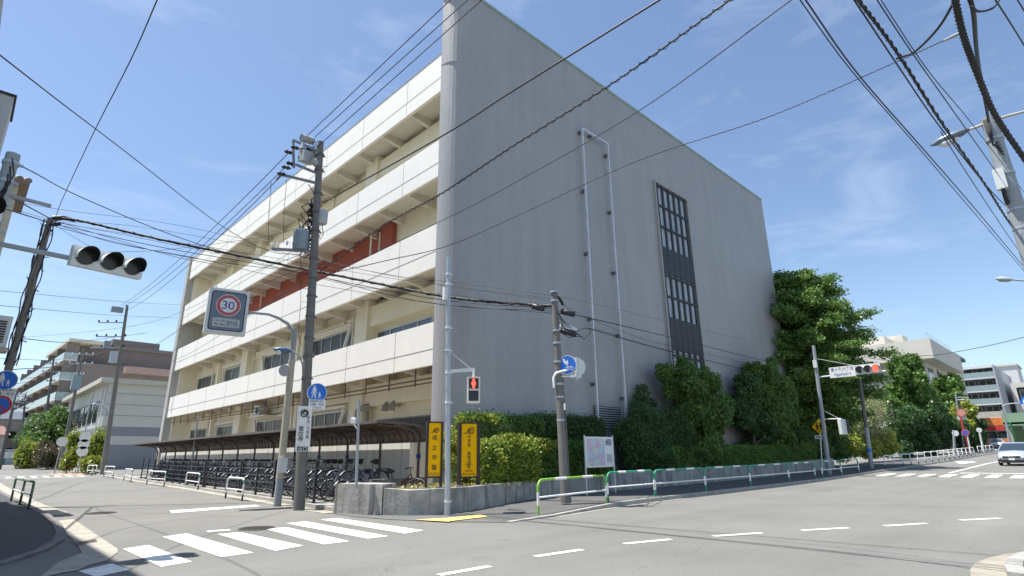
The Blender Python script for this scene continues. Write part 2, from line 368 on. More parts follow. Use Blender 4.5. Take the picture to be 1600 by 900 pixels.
CREAM = mat('cream_wall_paint', (.80, .74, .56), .8, var=.04, scale=1, bump=.15, bscale=7, streak=.12, dirt=(.5, .43, .3))
SOFF = mat('soffit_paint', (.66, .62, .53), .85, var=.05, scale=1.5)
JOINT = mat('joint_line', (.25, .24, .22), .9, var=0)
RED = mat('terracotta_red_paint', (.36, .09, .055), .8, var=.08, scale=2)
STEELG = mat('galvanised_steel', (.42, .46, .5), .5, .35, var=.08, scale=6)
POLEC = mat('pole_concrete', (.175, .168, .155), .85, var=.15, scale=3, bump=.3, bscale=40, streak=.35, dirt=(.12, .115, .105))
POLED = mat('dark_pole_concrete', (.13, .128, .125), .85, var=.15, scale=3, bump=.3, bscale=40)
POLEL = mat('light_grey_pole_paint', (.30, .33, .345), .6, var=.08, scale=4)
POLEB = mat('beige_pole_paint', (.46, .42, .33), .6, var=.08, scale=4)
RUBB = mat('black_rubber', (.014, .014, .016), .55, var=.1)
BLK = mat('black_paint', (.022, .022, .026), .45, var=.1)
NAVY = mat('dark_fence_paint', (.022, .024, .036), .45, var=.15)
BROWN = mat('dark_brown_frame', (.035, .022, .018), .5, var=.1)
SHEDB = mat('brown_steel', (.14, .11, .095), .55, .2, var=.12)
WHT = mat('white_paint', (.8, .8, .78), .5, var=.04, scale=6, spec=.5)
WHT2 = mat('off_white_plastic', (.66, .68, .67), .5, var=.06, scale=5)
GRNL = mat('yellow_green_rail_paint', (.23, .47, .05), .45, var=.1, scale=8)
GRNT = mat('teal_green_rail_paint', (.035, .30, .17), .45, var=.12, scale=8)
GRND = mat('worn_green_paint', (.12, .2, .12), .6, var=.3, scale=10)
YEL = mat('yellow_sign_sheet', (.95, .50, .003), .75, var=.02, spec=.12)
BLUE = mat('blue_sign_sheet', (.012, .15, .62), .45, var=.02)
REDS = mat('red_sign_sheet', (.55, .03, .04), .5, var=.03)
GREYS = mat('slate_sign_sheet', (.16, .2, .25), .5, var=.05, scale=4)
DBLUE = mat('dark_blue_lettering', (.02, .05, .25), .5, var=0)
INK = mat('black_lettering', (.015, .015, .015), .6, var=0)
GLASS = mat('window_glass', (.035, .045, .05), .06, var=0, spec=.9)
GLASSC = mat('curtained_glass', (.07, .07, .06), .3, var=.6, scale=2.6, spec=.22)
GLASSB = mat('blue_reflecting_glass', (.10, .14, .2), .05, var=0, spec=1)
ALU = mat('aluminium_frame', (.45, .46, .46), .4, .5, var=.05)
DFR = mat('dark_window_frame', (.03, .032, .036), .5, .2, var=.08)
WIRE = mat('black_cable', (.02, .02, .022), .6, var=0)
LAMPOFF = mat('unlit_signal_lens', (.02, .022, .024), .25, var=.2, scale=14)
REDLIT = mat('lit_red_lamp', (1, .06, .03), .4, var=0, emit=2.2)
BARK = mat('bark', (.09, .068, .05), .9, var=.25, scale=5, bump=.6, bscale=14)
BARKL = mat('pale_bark', (.34, .3, .22), .9, var=.2, scale=6)
SOIL = mat('dry_grass_soil', (.24, .2, .12), .95, var=.35, scale=4, bump=.8, bscale=20)
L_DARK = leafmat('dark_leaves', (.03, .075, .024), (.10, .19, .055))
L_MID = leafmat('mid_green_leaves', (.05, .12, .028), (.18, .29, .065))
L_BRIGHT = leafmat('bright_new_leaves', (.10, .19, .03), (.34, .43, .06))
L_OLIVE = leafmat('pale_olive_leaves', (.16, .20, .08), (.36, .40, .18))
L_YG = leafmat('yellow_green_leaves', (.16, .22, .03), (.42, .46, .07))
L_HEDGE = leafmat('clipped_hedge_leaves', (.06, .14, .025), (.2, .33, .06))
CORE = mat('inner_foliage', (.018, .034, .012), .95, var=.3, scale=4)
GRASS = leafmat('dry_grass_blades', (.25, .25, .08), (.5, .45, .2))
# ---------------------------------------------------------------- ground and roads
def lines(a, b, st): 
    r = [a]
    while r[-1] < b - 1e-6: r.append(min(b, r[-1] + st))
    return r
xs = [-400, -150, -60] + lines(-20, 14, 2) + lines(15, 30, 1) + [36, 44, 54, 66, 80, 100, 125, 150, 400, 900]
ys = [-400, -150, -60, -30, -20] + lines(-16, 18, 2) + lines(19, 34, 1) + [42, 52, 66, 80, 100, 125, 150, 400, 900]
mb = MB(); vs_ = [(x, y, g(x, y)) for y in ys for x in xs]; nx = len(xs)
mb.idx(vs_, [(j * nx + i, j * nx + i + 1, (j + 1) * nx + i + 1, (j + 1) * nx + i) for j in range(len(ys) - 1) for i in range(nx - 1)])
tag(mb.build('road', ASPH), kind='structure')
def pl(pts, st=1.0):               # resample a plan polyline
    out = []
    for (a, b) in zip(pts, pts[1:]):
        n = max(1, int(math.hypot(b[0] - a[0], b[1] - a[1]) / st))
        out += [(a[0] + (b[0] - a[0]) * k / n, a[1] + (b[1] - a[1]) * k / n) for k in range(n)]
    return out + [pts[-1]]
def offs(L, d):
    out = []
    for i, p in enumerate(L):
        a = L[max(0, i - 1)]; b = L[min(len(L) - 1, i + 1)]; dx, dy = b[0] - a[0], b[1] - a[1]; l = math.hypot(dx, dy) or 1
        out.append((p[0] - dy / l * d, p[1] + dx / l * d))
    return out
def interp(L, t): 
    for a, b in zip(L, L[1:]):
        if a[0] <= t <= b[0]: return a[1] + (b[1] - a[1]) * (t - a[0]) / (b[0] - a[0])
    return L[-1][1] if t > L[-1][0] else L[0][1]
# kerb of the main road (school side): y as a function of x
KR = [(-1.6, -4.4), (0, -4.32), (2.5, -3.98), (5, -3.82), (8, -3.78), (17, -3.75), (30, -3.95), (50, -4.7), (70, -5.0), (150, -7)]
WR = [(-2.72, -.67), (-2.3, -1.25), (-1.82, -1.72), (-.8, -1.72), (.2, -1.45), (2, -.95), (4, -.72), (8, -.65), (30, -.6), (50, -1.0), (70, -1.8), (150, -5)]
X = pl([(-1.6, 0), (0, 0), (2.5, 0), (150, 0)], 1); X = [p[0] for p in X]
kin = [(x, interp(KR, x)) for x in X]; kout = [(x, interp(WR, x) + .2 if x > -1.5 else -1.9) for x in X]
zp = lambda x, y: g(x, y) + pav(x)
mb = MB(); mb.strip([(x, y + .16) for x, y in kin], [(x, max(y, interp(KR, x) + .3) + .3) for x, y in kout], lambda x, y: zp(x, y) - .006, m=0)
tag(mb.build('pavement', PAVEM), kind='structure')
mb = MB(); mb.strip(kin, [(x, y + .17) for x, y in kin], zp, skirt=.4)
tag(mb.build('kerb', KERB), kind='structure')
mb = MB(); mb.strip([(x, y - .2) for x, y in kin[1:]], [(x, y - .004) for x, y in kin[1:]], lambda x, y: g(x, y) + .005)
tag(mb.build('gutter', mat('worn_gutter', (.26, .25, .215), .9, var=.2, scale=2)), kind='structure')
# corner where the pavement meets the side street, almost level with the road
mb = MB(); cnr = [(-3.3, 1.2), (-3.35, -.3), (-3.1, -1.7), (-2.5, -3.2), (-1.6, -4.4), (-1.55, -1.4), (-2.6, .2)]
mb.face([(x, y, .012) for x, y in cnr]); tag(mb.build('pavement', PAVE), kind='structure')
# side street edge, school side
EL = [(1.0, -3.5), (4, -3.3), (9, -2.95), (20, -2.2), (30, -1.9), (50, -1.75), (150, -7)]
ey = [p[0] for p in pl([(1.0, 0), (150, 0)], 1)]; edge = [(interp(EL, y), y) for y in ey]
mb = MB(); mb.strip([(x, y) for x, y in edge], [(x + .38, y) for x, y in edge], lambda x, y: g(x, y) + .02, skirt=.2)
tag(mb.build('gutter', GUTTER), kind='structure')
mb = MB(); mb.strip([(x + .38, y) for x, y in edge], [(x + .52, y) for x, y in edge], lambda x, y: g(x, y) + .13, skirt=.3)
tag(mb.build('kerb', KERB), kind='structure')
mb = MB(); mb.strip([(x + .52, y) for x, y in edge[:38]], [(3.2, y) for x, y in edge[:38]], lambda x, y: g(x, y) + .11)
tag(mb.build('pavement', mat('bicycle_park_concrete', (.3, .29, .27), .9, var=.2, scale=2)), kind='structure')
# left corner: pavement, kerb and gutter
LK = [(-9.05, 60), (-9.05, 20), (-8.95, 10), (-8.95, 5), (-8.98, 3.2), (-9.1, 1.6), (-9.3, .1), (-9.7, -1.3), (-10.3, -2.5), (-11.2, -3.4), (-12.4, -3.95), (-14, -4.2), (-24, -4.3)]
LKp = pl(LK, .7); LKi = offs(LKp, -.17)
mb = MB()
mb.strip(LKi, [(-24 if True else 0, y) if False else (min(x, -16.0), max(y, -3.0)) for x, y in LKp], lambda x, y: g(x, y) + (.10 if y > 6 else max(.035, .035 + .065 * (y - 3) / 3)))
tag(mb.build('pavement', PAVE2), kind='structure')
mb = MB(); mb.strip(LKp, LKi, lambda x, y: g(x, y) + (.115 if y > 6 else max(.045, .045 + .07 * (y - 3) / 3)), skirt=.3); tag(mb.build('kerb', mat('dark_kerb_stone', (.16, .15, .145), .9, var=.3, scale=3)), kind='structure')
mb = MB()
gt = [(-8.45, 60), (-8.45, 12), (-8.3, 7)]; gp = pl(gt, 1)
mb.strip(gp, [(-9.0, y) for x, y in gp], lambda x, y: g(x, y) + .006)
apron = [base(100, 813), base(115, 812), base(150, 836), base(183, 858), base(184, 864), base(165, 878), base(140, 884), base(120, 893), base(98, 896)]
mb.face([(p.x, p.y, .012) for p in [base(84, 816)] + apron + [base(60, 905), base(90, 880), base(128, 865), base(120, 850), base(100, 832)]])
tag(mb.build('gutter', GUTTER), kind='structure')
# far kerb of the main road, bottom right corner of the photograph
q = [base(1518, 905), base(1516, 893), base(1524, 882), base(1545, 874), base(1570, 868), base(1600, 864), base(1640, 860)]
fk = [(p.x, p.y) for p in q]; fk = [(fk[0][0] - .3, fk[0][1] - 1.2)] + fk + [(20, fk[-1][1] - .1), (60, -12.6), (150, -16)]
mb = MB(); mb.strip(pl(fk, .8), [(x + .05, y - .35) for x, y in pl(fk, .8)], lambda x, y: g(x, y) + .02, skirt=.3); tag(mb.build('gutter', mat('tan_gutter', (.30, .275, .22), .9, var=.25, scale=2.5, bump=.4)), kind='structure')
mb = MB(); mb.strip([(x + .05, y - .35) for x, y in pl(fk, .8)], [(x + .1, y - .52) for x, y in pl(fk, .8)], lambda x, y: g(x, y) + .12, skirt=.3); tag(mb.build('kerb', KERB), kind='structure')
mb = MB(); mb.strip([(x + .1, y - .5) for x, y in pl(fk, .8)], [(x + 1, -22) for x, y in pl(fk, .8)], lambda x, y: g(x, y) + .115); tag(mb.build('pavement', PAVE), kind='structure')
# ---------------------------------------------------------------- painted markings
def quad(px, z=.006, up=0):
    r = []
    for x, y in px:
        p = base(x, y); r.append((p.x, p.y, g(p.x, p.y) + z))
    return r
mb = MB()
CW = [[(192, 858), (232, 852), (300, 878), (252, 886)], [(254, 839), (292, 834), (396, 864), (345, 871)], [(340, 835), (375, 832), (474, 853), (430, 861)],
      [(415, 827), (447, 824), (546, 846), (506, 851)], [(447, 818), (478, 815), (607, 838), (575, 842)], [(501, 812), (528, 810), (662, 829), (632, 834)],
      [(122, 893), (175, 881), (203, 891), (150, 902)]]
for q in CW: mb.face(quad(q))
mb.face(quad([(265, 798), (400, 789), (407, 791), (268, 802)])); mb.face(quad([(322, 830), (358, 827), (361, 829), (326, 832)]))
DS = [((686, 899), (766, 885)), ((836, 870), (910, 859)), ((975, 850), (1048, 843)), ((1115, 838), (1190, 833)), ((1253, 829), (1325, 825)), ((1382, 822), (1448, 818)), ((1500, 813), (1562, 810))]
for (a, b) in DS:
    A, B = base(*a), base(*b); d = (B - A).normalized() * .07; n_ = Vector((-d.y, d.x, 0))
    mb.face([(p.x, p.y, g(p.x, p.y) + .006) for p in (A - n_, B - n_, B + n_, A + n_)])
# far crossing on the main road: bars run along the road
for k in range(9):
    y0 = -4.7 - k * .98; mb.face([(x, y, g(x, y) + .006) for x, y in ((27.0, y0), (29.9, y0), (29.9, y0 - .5), (27.0, y0 - .5))])
mb.face([(x, y, g(x, y) + .006) for x, y in ((31.3, -8.0), (31.7, -8.0), (31.7, -12.2), (31.3, -12.2))])
for a, b in (((31.3, -7.6), (46, -7.75)), ((46, -7.75), (66, -8.6))):
    mb.face([(x, y, g(x, y) + .006) for x, y in (a, b, (b[0], b[1] + .16), (a[0], a[1] + .16))])
mb.face(quad([(1492, 721), (1512, 721), (1527, 722), (1510, 724), (1500, 725), (1496, 723)]))
for k in range(10):     # crossing far down the side street
    x0 = -8.5 + k * .75
    if x0 < -2.6: mb.face([(x, y, g(x, y) + .006) for x, y in ((x0, 44), (x0 + .35, 44), (x0 + .35, 46.5), (x0, 46.5))])
for yy in (42.2, 49): mb.face([(x, yy + s, g(x, yy + s) + .006) for x, s in ((-8.3, 0), (-3, 0), (-3, .3), (-8.3, .3))])
tag(mb.build('road_marking', PAINT), kind='structure')
mb = MB()
for t, px in (('30', (106, 741)),):
    p = base(*px); V, Fc = glyph(t)
    mb.idx([(p.x + v[0] * 2.4, p.y + v[1] * 8, g(p.x, p.y + v[1] * 8) + .01) for v in V], Fc)
tag(mb.build('road_marking', ORANGE_P), kind='structure')
mb = MB(); z_ = .022
for k in range(3):
    a = base(660 + k * 34, 814 - k * 1.0 + 0, .02)
mb.face([(p.x, p.y, .03) for p in [base(648, 814), base(700, 817), base(712, 815), base(762, 809), base(750, 806), base(700, 811)]])
tag(mb.build('tactile_paving', YEL_TAC), kind='structure')
# manholes and drain grates
def manhole(px, r, label, zo=.008):
    p = base(*px); mb = MB(); z = g(p.x, p.y) + zo
    mb.disc((p.x, p.y, z), (0, 0, 1), (0, 1, 0), r, n=32); mb.ring((p.x, p.y, z), (1, 0, 0), (0, 1, 0), r, .012, 32, 4)
    for i in range(-4, 5):
        w_ = math.sqrt(max(.01, r * r * .8 - (i * r / 5) ** 2))
        mb.box(p.x - w_, p.x + w_, p.y + i * r / 5 - .012, p.y + i * r / 5 + .012, z, z + .006)
    tag(mb.build('manhole_cover', MANH), label, 'manhole cover')
MANH = mat('cast_iron', (.10, .09, .08), .7, .3, var=.2, scale=20)
manhole((401, 826), .37, 'round manhole cover just above the crosswalk bars')
manhole((158, 802), .37, 'round manhole cover in the side street asphalt')
manhole((808, 799), .28, 'small brown manhole cover on the corner pavement beside the first guard rail', .04)
mb = MB(); a, b, c_, d_ = [base(*q) for q in ((114, 850), (148, 844), (153, 848), (120, 854))]
for k in range(10):
    s0, s1 = k / 10, (k + .6) / 10
    A = a.lerp(b, s0); B = a.lerp(b, s1); C_ = d_.lerp(c_, s1); D = d_.lerp(c_, s0)
    mb.face([(p.x, p.y, .03) for p in (A, B, C_, D)])
tag(mb.build('drain_grate', MANH), 'slotted iron drain grate in the pale gutter apron', 'drain grate')
# ---------------------------------------------------------------- the school
U0, V0 = .90, 1.15
T = thing('school_building', 'long four-storey cream school with white balcony bands and tall grey tiled end wall', 'school building', (U0, V0, 0))
HT = 21.3; R_ = 1.5; RV = 1.12; U1x = 32.7
arc = [(U0 + R_ - R_ * math.cos(a), V0 + RV - RV * math.sin(a)) for a in [PI / 2 * k / 12 for k in range(13)]]
foot = arc + [(U1x, V0), (U1x, V0 + 3.4)]
mb = MB(); L = 0
for a, b in zip(foot, foot[1:]):
    l = math.hypot(b[0] - a[0], b[1] - a[1])
    mb.face([(a[0], a[1], .3), (b[0], b[1], .3), (b[0], b[1], HT), (a[0], a[1], HT)], 0, l < .2, [(L, .3), (L + l, .3), (L + l, HT), (L, HT)]); L += l
mb.face([(x, y, HT) for x, y in foot + [(U0 + 1.85, V0 + 3.4), (U0 + 1.85, V0 + 1.12)]], 1)
mb.face([(U0, V0 + 1.12, .3), (U0, V0 + 1.12, HT), (U0 + 1.85, V0 + 1.12, HT), (U0 + 1.85, V0 + 1.12, .3)], 1)
mb.face([(U0 + 1.85, V0 + 3.4, 0), (U0 + 1.85, V0 + 1.12, 0), (U0 + 1.85, V0 + 1.12, HT), (U0 + 1.85, V0 + 3.4, HT)], 1)
mb.face([(U1x, V0 + 3.4, 0), (U0 + 1.85, V0 + 3.4, 0), (U0 + 1.85, V0 + 3.4, HT), (U1x, V0 + 3.4, HT)], 1)
mb.build('end_wall', [TILE, CREAM], T)
mb = MB()
cop = foot[1:15]; o_ = [(x - .05 if i < 6 else x, y - .06) for i, (x, y) in enumerate(cop)]
mb.box(arc[-1][0], U1x, V0 - .05, V0 + .12, HT - .02, HT + .10)
for a, b in zip(arc, arc[1:]): mb.bar((a[0], a[1], HT + .04), (b[0], b[1], HT + .04), .12, .12)
for x in range(4, 32, 3): mb.box(U0 + x, U0 + x + .03, V0 - .06, V0 + .13, HT - .03, HT + .11, 0)
mb.build('coping', mat('verdigris_coping', (.30, .42, .36), .6, var=.15), T)
mb = MB()
for z in (17.75,):
    for a, b in zip(arc[:11], arc[1:12]): mb.bar((a[0] - .004, a[1] - .004, z), (b[0] - .004, b[1] - .004, z), .02, .03)
mb.build('ring_joint', mat('pale_joint', (.42, .42, .42), .8), T)
# bands, slabs, beams
VE = 38.4; VS = V0 + 1.12
Z = [(16.49, 18.38), (12.43, 14.10), (8.52, 10.32), (4.71, 6.33)]
for zi, (za, zb) in enumerate(Z):
    mb = MB(); mb.box(U0 + .02, U0 + .17, VS, VE, za, zb, 0)
    zz = za + (zb - za) * .36
    mb.box(U0 + .013, U0 + .03, VS, VE, zz, zz + .022, 1)
    v = VS + 2.6
    while v < VE: mb.box(U0 + .014, U0 + .03, v, v + .018, za + .002, zb - .002, 1); v += 4.0
    if zi == 3: mb.box(U0 + .0, U0 + .03, VE - 1.1, VE - 1.06, za + .3, zb + .004, 1)
    if zi == 0: mb.box(U0 - .0, U0 + .2, VS, VE, zb, zb + .03, 2)
    mb.build('balcony_band' if zi else 'roof_parapet', [WALLW, JOINT, mat('parapet_flashing', (.3, .28, .26), .7)] if zi == 0 else [WALLW, JOINT], T)
    mb = MB(); mb.box(U0 + .17, 2.6, VS, VE, za + .36, za + .52, 0)
    v = VS + .15
    while v < VE:
        x0, x1, y0, y1, zt = U0 + .17, 2.6, v - .09, v + .09, za + .36
        mb.idx([(x0, y0, za + .12), (x0, y1, za + .12), (x0, y1, zt), (x0, y0, zt), (x1, y0, za - .12), (x1, y1, za - .12), (x1, y1, zt), (x1, y0, zt)],
               [(0, 1, 2, 3), (5, 4, 7, 6), (0, 4, 5, 1), (3, 2, 6, 7), (0, 3, 7, 4), (1, 5, 6, 2)], 0)
        v += 2.46
    mb.build('balcony_slab', SOFF, T)
# recessed classroom wall, storey by storey
fl = [(0, 5.055), (5.07, 8.865), (8.88, 12.775), (12.79, 16.835)]
for i, (a, b) in enumerate(fl):
    m_ = CREAM
    mb = MB(); mb.box(2.6, 2.9, VS, VE, a, b, 0)
    if i == 2:
        mb = MB(); mb.box(2.6, 2.9, VS, 7.9, a, b, 0); mb.box(2.6, 2.9, 29.5, VE, a, b, 0); mb.box(2.6, 2.9, 7.9, 29.5, a, b, 1)
        mb.box(2.35, 2.6, 7.9, 8.9, a, b, 1)
    mb.build('classroom_wall', [m_, RED], T)
def onep(name, m, *args):
    q_ = MB(); q_.box(*args); return q_.build(name, m, T)
for i, (a, b) in enumerate(fl):
    if i == 2: continue
    for v in (9.3, 25.0, 38.0): onep('pilaster', CREAM, 2.05 if v < 30 else 1.3, 2.6, v, v + 1.1 if v < 30 else VE, a + .02, b - .01)
    if i < 2 or i == 3:
        onep('lintel', CREAM, 2.2, 2.6, VS, 9.3, b - 1.35, b - .36)        # lintel beam near the corner
        onep('lintel', CREAM, 2.42, 2.6, 10.4, 16.74, b - 1.0, b - .5); onep('lintel', CREAM, 2.42, 2.6, 17.71, 25.0, b - 1.0, b - .5)
        for v in (16.75, 17.35, 31.4): onep('pilaster', CREAM, 2.25, 2.6, v, v + .35, a + .02, b - .37)
mb = MB(); mb.box(U0 - .12, U0 + .55, VE, VE + .75, 0, 18.6); mb.box(U0 + .55, 2.6, VE, VE + .3, 0, 18.38)
mb.build('end_pillar', mat('grey_wall_paint', (.42, .41, .37), .8, var=.1, streak=.25), T)
mb = MB(); mb.box(2.9, 14, V0 + 1.2, VE + .3, 0, 16.85); mb.box(2.6, 14, VS, VE + .3, 16.86, 17.9); mb.build('main_block', CREAM, T)
def window(v0, v1, z0, z1, n, u=2.6, brace=True, blinds=True):
    f = MB(); u1 = u - .09
    f.box(u1, u, v0, v1, z1 - .06, z1); f.box(u1, u, v0, v1, z0, z0 + .06)
    for k in range(n + 1):
        v = v0 + (v1 - v0) * k / n; f.box(u1 + (.0 if k in (0, n) else .02), u, v - .03, v + .03, z0 + .06, z1 - .06)
    fr = f.build('window', ALU, T)
    p = MB(); p.box(u - .035, u - .015, v0 + .03, v1 - .03, z0 + .04, z1 - .04); p.build('pane', GLASSC if blinds else GLASS, fr)
    if brace:
        b = MB(); w_ = min(.9, (z1 - z0) * .5)
        b.bar((u - .22, v0 - .1, z1 + .1), (u - .22, v0 + w_, z0), .12, .12, up=(1, 0, 0)); b.bar((u - .22, v1 + .1, z1 + .1), (u - .22, v1 - w_, z0), .12, .12, up=(1, 0, 0))
        b.box(u - .28, u - .16, v0 - .2, v1 + .2, z1 + .1, z1 + .24)
        b.build('steel_brace', WALLW, fr)
for z0, z1 in ((5.9, 7.85), (2.3, 3.72)):
    window(11.6, 16.1, z0, z1, 4); window(17.9, 23.1, z0, z1, 4); window(26.2, 30.6, z0, z1, 3); window(33.2, 37.2, z0, z1, 4, brace=False)
window(4.6, 9.0, 6.0, 7.25, 4, brace=False, blinds=False)
window(11.6, 16.1, 13.6, 15.2, 4, brace=False); window(26.2, 30.6, 13.6, 15.2, 4, brace=False)
# grille window beside the corner
gf = MB(); gf.box(2.5, 2.6, 3.3, 8.6, 3.05, 3.1); gf.box(2.5, 2.6, 3.3, 8.6, 2.2, 2.26)
for k in range(46): gf.box(2.53, 2.56, 3.35 + k * .115, 3.38 + k * .115, 2.2, 3.1)
gfo = gf.build('window_grille', mat('grey_grille', (.2, .2, .19), .6, .3), T); gp_ = MB(); gp_.box(2.57, 2.59, 3.3, 8.6, 2.2, 3.1); gp_.build('pane', GLASS, gfo)
# pipes and vents
PIPE = mat('cream_pipe_paint', (.72, .66, .52), .6, var=.1)
for v, z0, z1 in ((10.9, 5.2, 8.5), (11.15, 5.2, 8.5), (24.6, 5.2, 8.5), (24.4, .5, 4.7), (33.0, 5.2, 8.5), (11.0, 0, 4.7), (9.05, 8.9, 12.4), (9.25, 8.9, 12.4), (24.6, 8.9, 12.4), (14.6, 12.9, 16.5), (32.4, .5, 4.7)):
    xq = (1.98 if abs(v - 25.6) < 1 or abs(v - 9.8) < .7 else 2.35); mb = MB(); mb.cyl((xq, v, z0), (xq, v, z1), .055, 8); mb.build('drain_pipe', PIPE, T)
mb = MB(); mb.tube([(2.4, 25.5, 7.9), (2.4, 18, 8.1), (2.2, 17.6, 8.35)], .05, 8); mb.build('drain_pipe', PIPE, T)
mb = MB(); mb.tube([(2.3, 16, 8.15), (2.3, 12, 8.2)], .05, 8); mb.build('drain_pipe', PIPE, T)
mb = MB()       # brown gas pipe hung below the first balcony
mb.tube([(1.15, VS, 4.28), (1.15, VE - 1, 4.28)], .03, 6); mb.tube([(1.45, VS, 4.18), (1.45, VE - 4, 4.18)], .025, 6)
v = VS + 1.4
while v < VE: mb.box(1.13, 1.17, v, v + .04, 4.05, 4.85); v += 1.85
mb.build('hanging_pipe', mat('brown_pipe_paint', (.10, .07, .045), .6), T)
GRIM = mat('grimy_duct', (.3, .28, .24), .7, var=.3, scale=5)
for v in (7.35, 6.8): mb = MB(); mb.tube([(2.5, v, 3.7), (2.25, v, 3.72), (2.12, v, 3.6), (2.1, v, 3.4)], .14, 10); mb.build('vent_duct', GRIM, T)
mb = MB(); mb.tube([(2.45, 8.9, 3.72), (2.1, 8.9, 3.7), (2.1, 9.7, 3.55), (2.1, 9.7, 2.4)], .13, 10); mb.build('vent_duct', GRIM, T); mb = MB(); mb.tube([(2.3, 9.2, 3.5), (2.3, 9.2, 2.3)], .1, 10); mb.build('vent_duct', GRIM, T)
ac = MB(); ac.box(1.7, 2.15, 20.8, 21.7, 3.95, 4.55, 0); ac.ring((1.69, 21.1, 4.25), (0, 1, 0), (0, 0, 1), .2, .015, 20, 4, 1); ac.disc((1.695, 21.1, 4.25), (-1, 0, 0), (0, 0, 1), .19, m=1)
ac.box(1.6, 2.6, 19.6, 22.2, 3.86, 3.93, 2)
ac.tube([(1.75, 22.3, 4.5), (2.2, 23.3, 4.6), (2.6, 23.4, 4.6)], .12, 8, 2)
ac.build('air_conditioner', [WHT2, BLK, CREAM], T)
vt = MB(); vt.box(2.55, 2.6, 33.9, 35.0, 14.2, 15.0, 0); vt.build('vent_louvre', BROWN, T)
# grey wall: tall window strip, conduit frame, louvre
wu0, wu1 = 15.75, 19.6; zt_ = 16.95; zb_ = 5.4; yv = V0
f = MB(); f.box(wu0, wu0 + .1, yv - .14, yv, zb_, zt_); f.box(wu1 - .1, wu1, yv - .14, yv, zb_, zt_); f.box(wu0, wu1, yv - .16, yv, zt_, zt_ + .1); f.box(wu0, wu1, yv - .14, yv, zb_ - .1, zb_)
fo = f.build('window', mat('pale_window_surround', (.36, .35, .33), .6), T)
f = MB()
for k in range(6): x = wu0 + .25 + k * (wu1 - wu0 - .6) / 5; f.box(x - .09, x + .09, yv - .10, yv, zb_, zt_)
f.box(wu0 + .1, wu0 + .3, yv - .05, yv, zb_, zt_); f.box(wu1 - .45, wu1 - .1, yv - .05, yv, zb_, zt_)
for z in (zt_ - .12, 15.55, 14.2, 11.2, 9.95, 6.6, 5.45): f.box(wu0 + .1, wu1 - .1, yv - .12, yv, z - .05, z + .05)
for a, b in ((11.35, 12.95), (6.9, 8.75)): f.box(wu0 + .1, wu1 - .1, yv - .09, yv, a, b)
f.build('frame', DFR, fo)
p = MB(); p.box(wu0 + .1, wu1 - .1, yv - .03, yv - .01, zb_, zt_); p.build('pane', mat('grey_blind_glass', (.33, .36, .38), .25, var=.25, scale=.8, spec=.8), fo)
mb = MB(); a_, b_ = 8.8, 11.05; zc = 17.4
mb.box(a_, a_ + .09, yv - .3, yv - .2, 2.9, zc); mb.box(b_ - .09, b_, yv - .3, yv - .2, 2.9, zc); mb.box(a_, b_, yv - .3, yv - .2, zc, zc + .1)
for z in (17.2, 13.9, 10.6, 7.4, 4.4): mb.box(a_ - .02, a_ + .13, yv - .22, yv, z, z + .14, 1); mb.box(b_ - .13, b_ + .02, yv - .22, yv, z - .5, z - .36, 1)
mb.box(9.6, 9.75, yv - .22, yv, zc - .05, zc + .08, 1)
mb.tube([(b_, yv - .25, 3.2), (b_ + .02, yv - .3, 2.2), (b_ - .15, yv - .3, 1.4), (b_ - .25, yv - .1, .9)], .035, 8, 0)
mb.build('conduit_frame', [mat('zinc_conduit', (.62, .64, .66), .45, .3), mat('dark_bracket', (.12, .12, .13), .7)], T)
mb = MB()
for k in range(9): mb.box(a_ + .1, b_ - .12, yv - .12, yv - .02, 2.62 + k * .105, 2.66 + k * .105)
mb.box(a_ + .1, b_ - .12, yv - .04, yv, 2.6, 3.55, 1)
mb.build('louvre', [mat('louvre_metal', (.5, .52, .54), .5, .3), DFR], T)
cam_ = MB(); cam_.cyl((11.55, yv, 3.1), (11.55, yv - .3, 3.05), .04, 8); cam_.tube([(11.55, yv - .3, 3.12), (11.55, yv - .3, 2.98), (11.55, yv - .3, 2.88)], [.13, .12, .05], 12)
cam_.build('security_camera', WHT, T)
# ---------------------------------------------------------------- white boundary wall behind the bicycles
mb = MB(); mb.box(.55, .72, 3.0, 36.6, .0, 2.2); mb.box(.51, .72, 3.0, 36.6, .0, .75, 0)
v = 3.5
while v < 36: mb.box(.544, .56, v, v + .012, .76, 2.19, 1); v += 2.45
tag(mb.build('boundary_wall', [mat('white_block_wall', (.78, .75, .68), .85, var=.06, scale=2, streak=.15), JOINT]), 'long low white wall behind the bicycle shelter', 'wall')
# ---------------------------------------------------------------- bicycle shelter
T = thing('bicycle_shelter', 'long brown bicycle shelter with curved ribbed roof along the school', 'bicycle shelter', (.2, 1.9, 0))
prof = [(.42, 2.0), (.40, 2.18), (.30, 2.34), (.1, 2.45), (-.2, 2.51), (-.8, 2.55), (-1.55, 2.58)]
vA, vB = 1.75, 36.4
mb = MB(); n = 86
for k in range(n):
    y0 = vA + (vB - vA) * k / n; y1 = vA + (vB - vA) * (k + 1) / n; ym = (y0 + y1) / 2
    for (a, b) in zip(prof, prof[1:]):
        mb.face([(a[0], y0, a[1]), (b[0], y0, b[1]), (b[0], ym, b[1] + .035), (a[0] + .03, ym, a[1] + .03)], 0); mb.face([(a[0] + .03, ym, a[1] + .03), (b[0], ym, b[1] + .035), (b[0], y1, b[1]), (a[0], y1, a[1])], 0)
rf = mb.build('roof', mat('brown_roof_sheet', (.21, .16, .135), .35, var=.15, scale=1), T)
mb = MB()
for (x, z) in ((-1.56, 2.57), (.44, 2.0), (.12, 2.42)): mb.bar((x, vA, z), (x, vB, z), .07, .09)
for y in (vA, vB):
    for (a, b) in zip(prof, prof[1:]): mb.bar((a[0], y, a[1]), (b[0], y, b[1]), .06, .08)
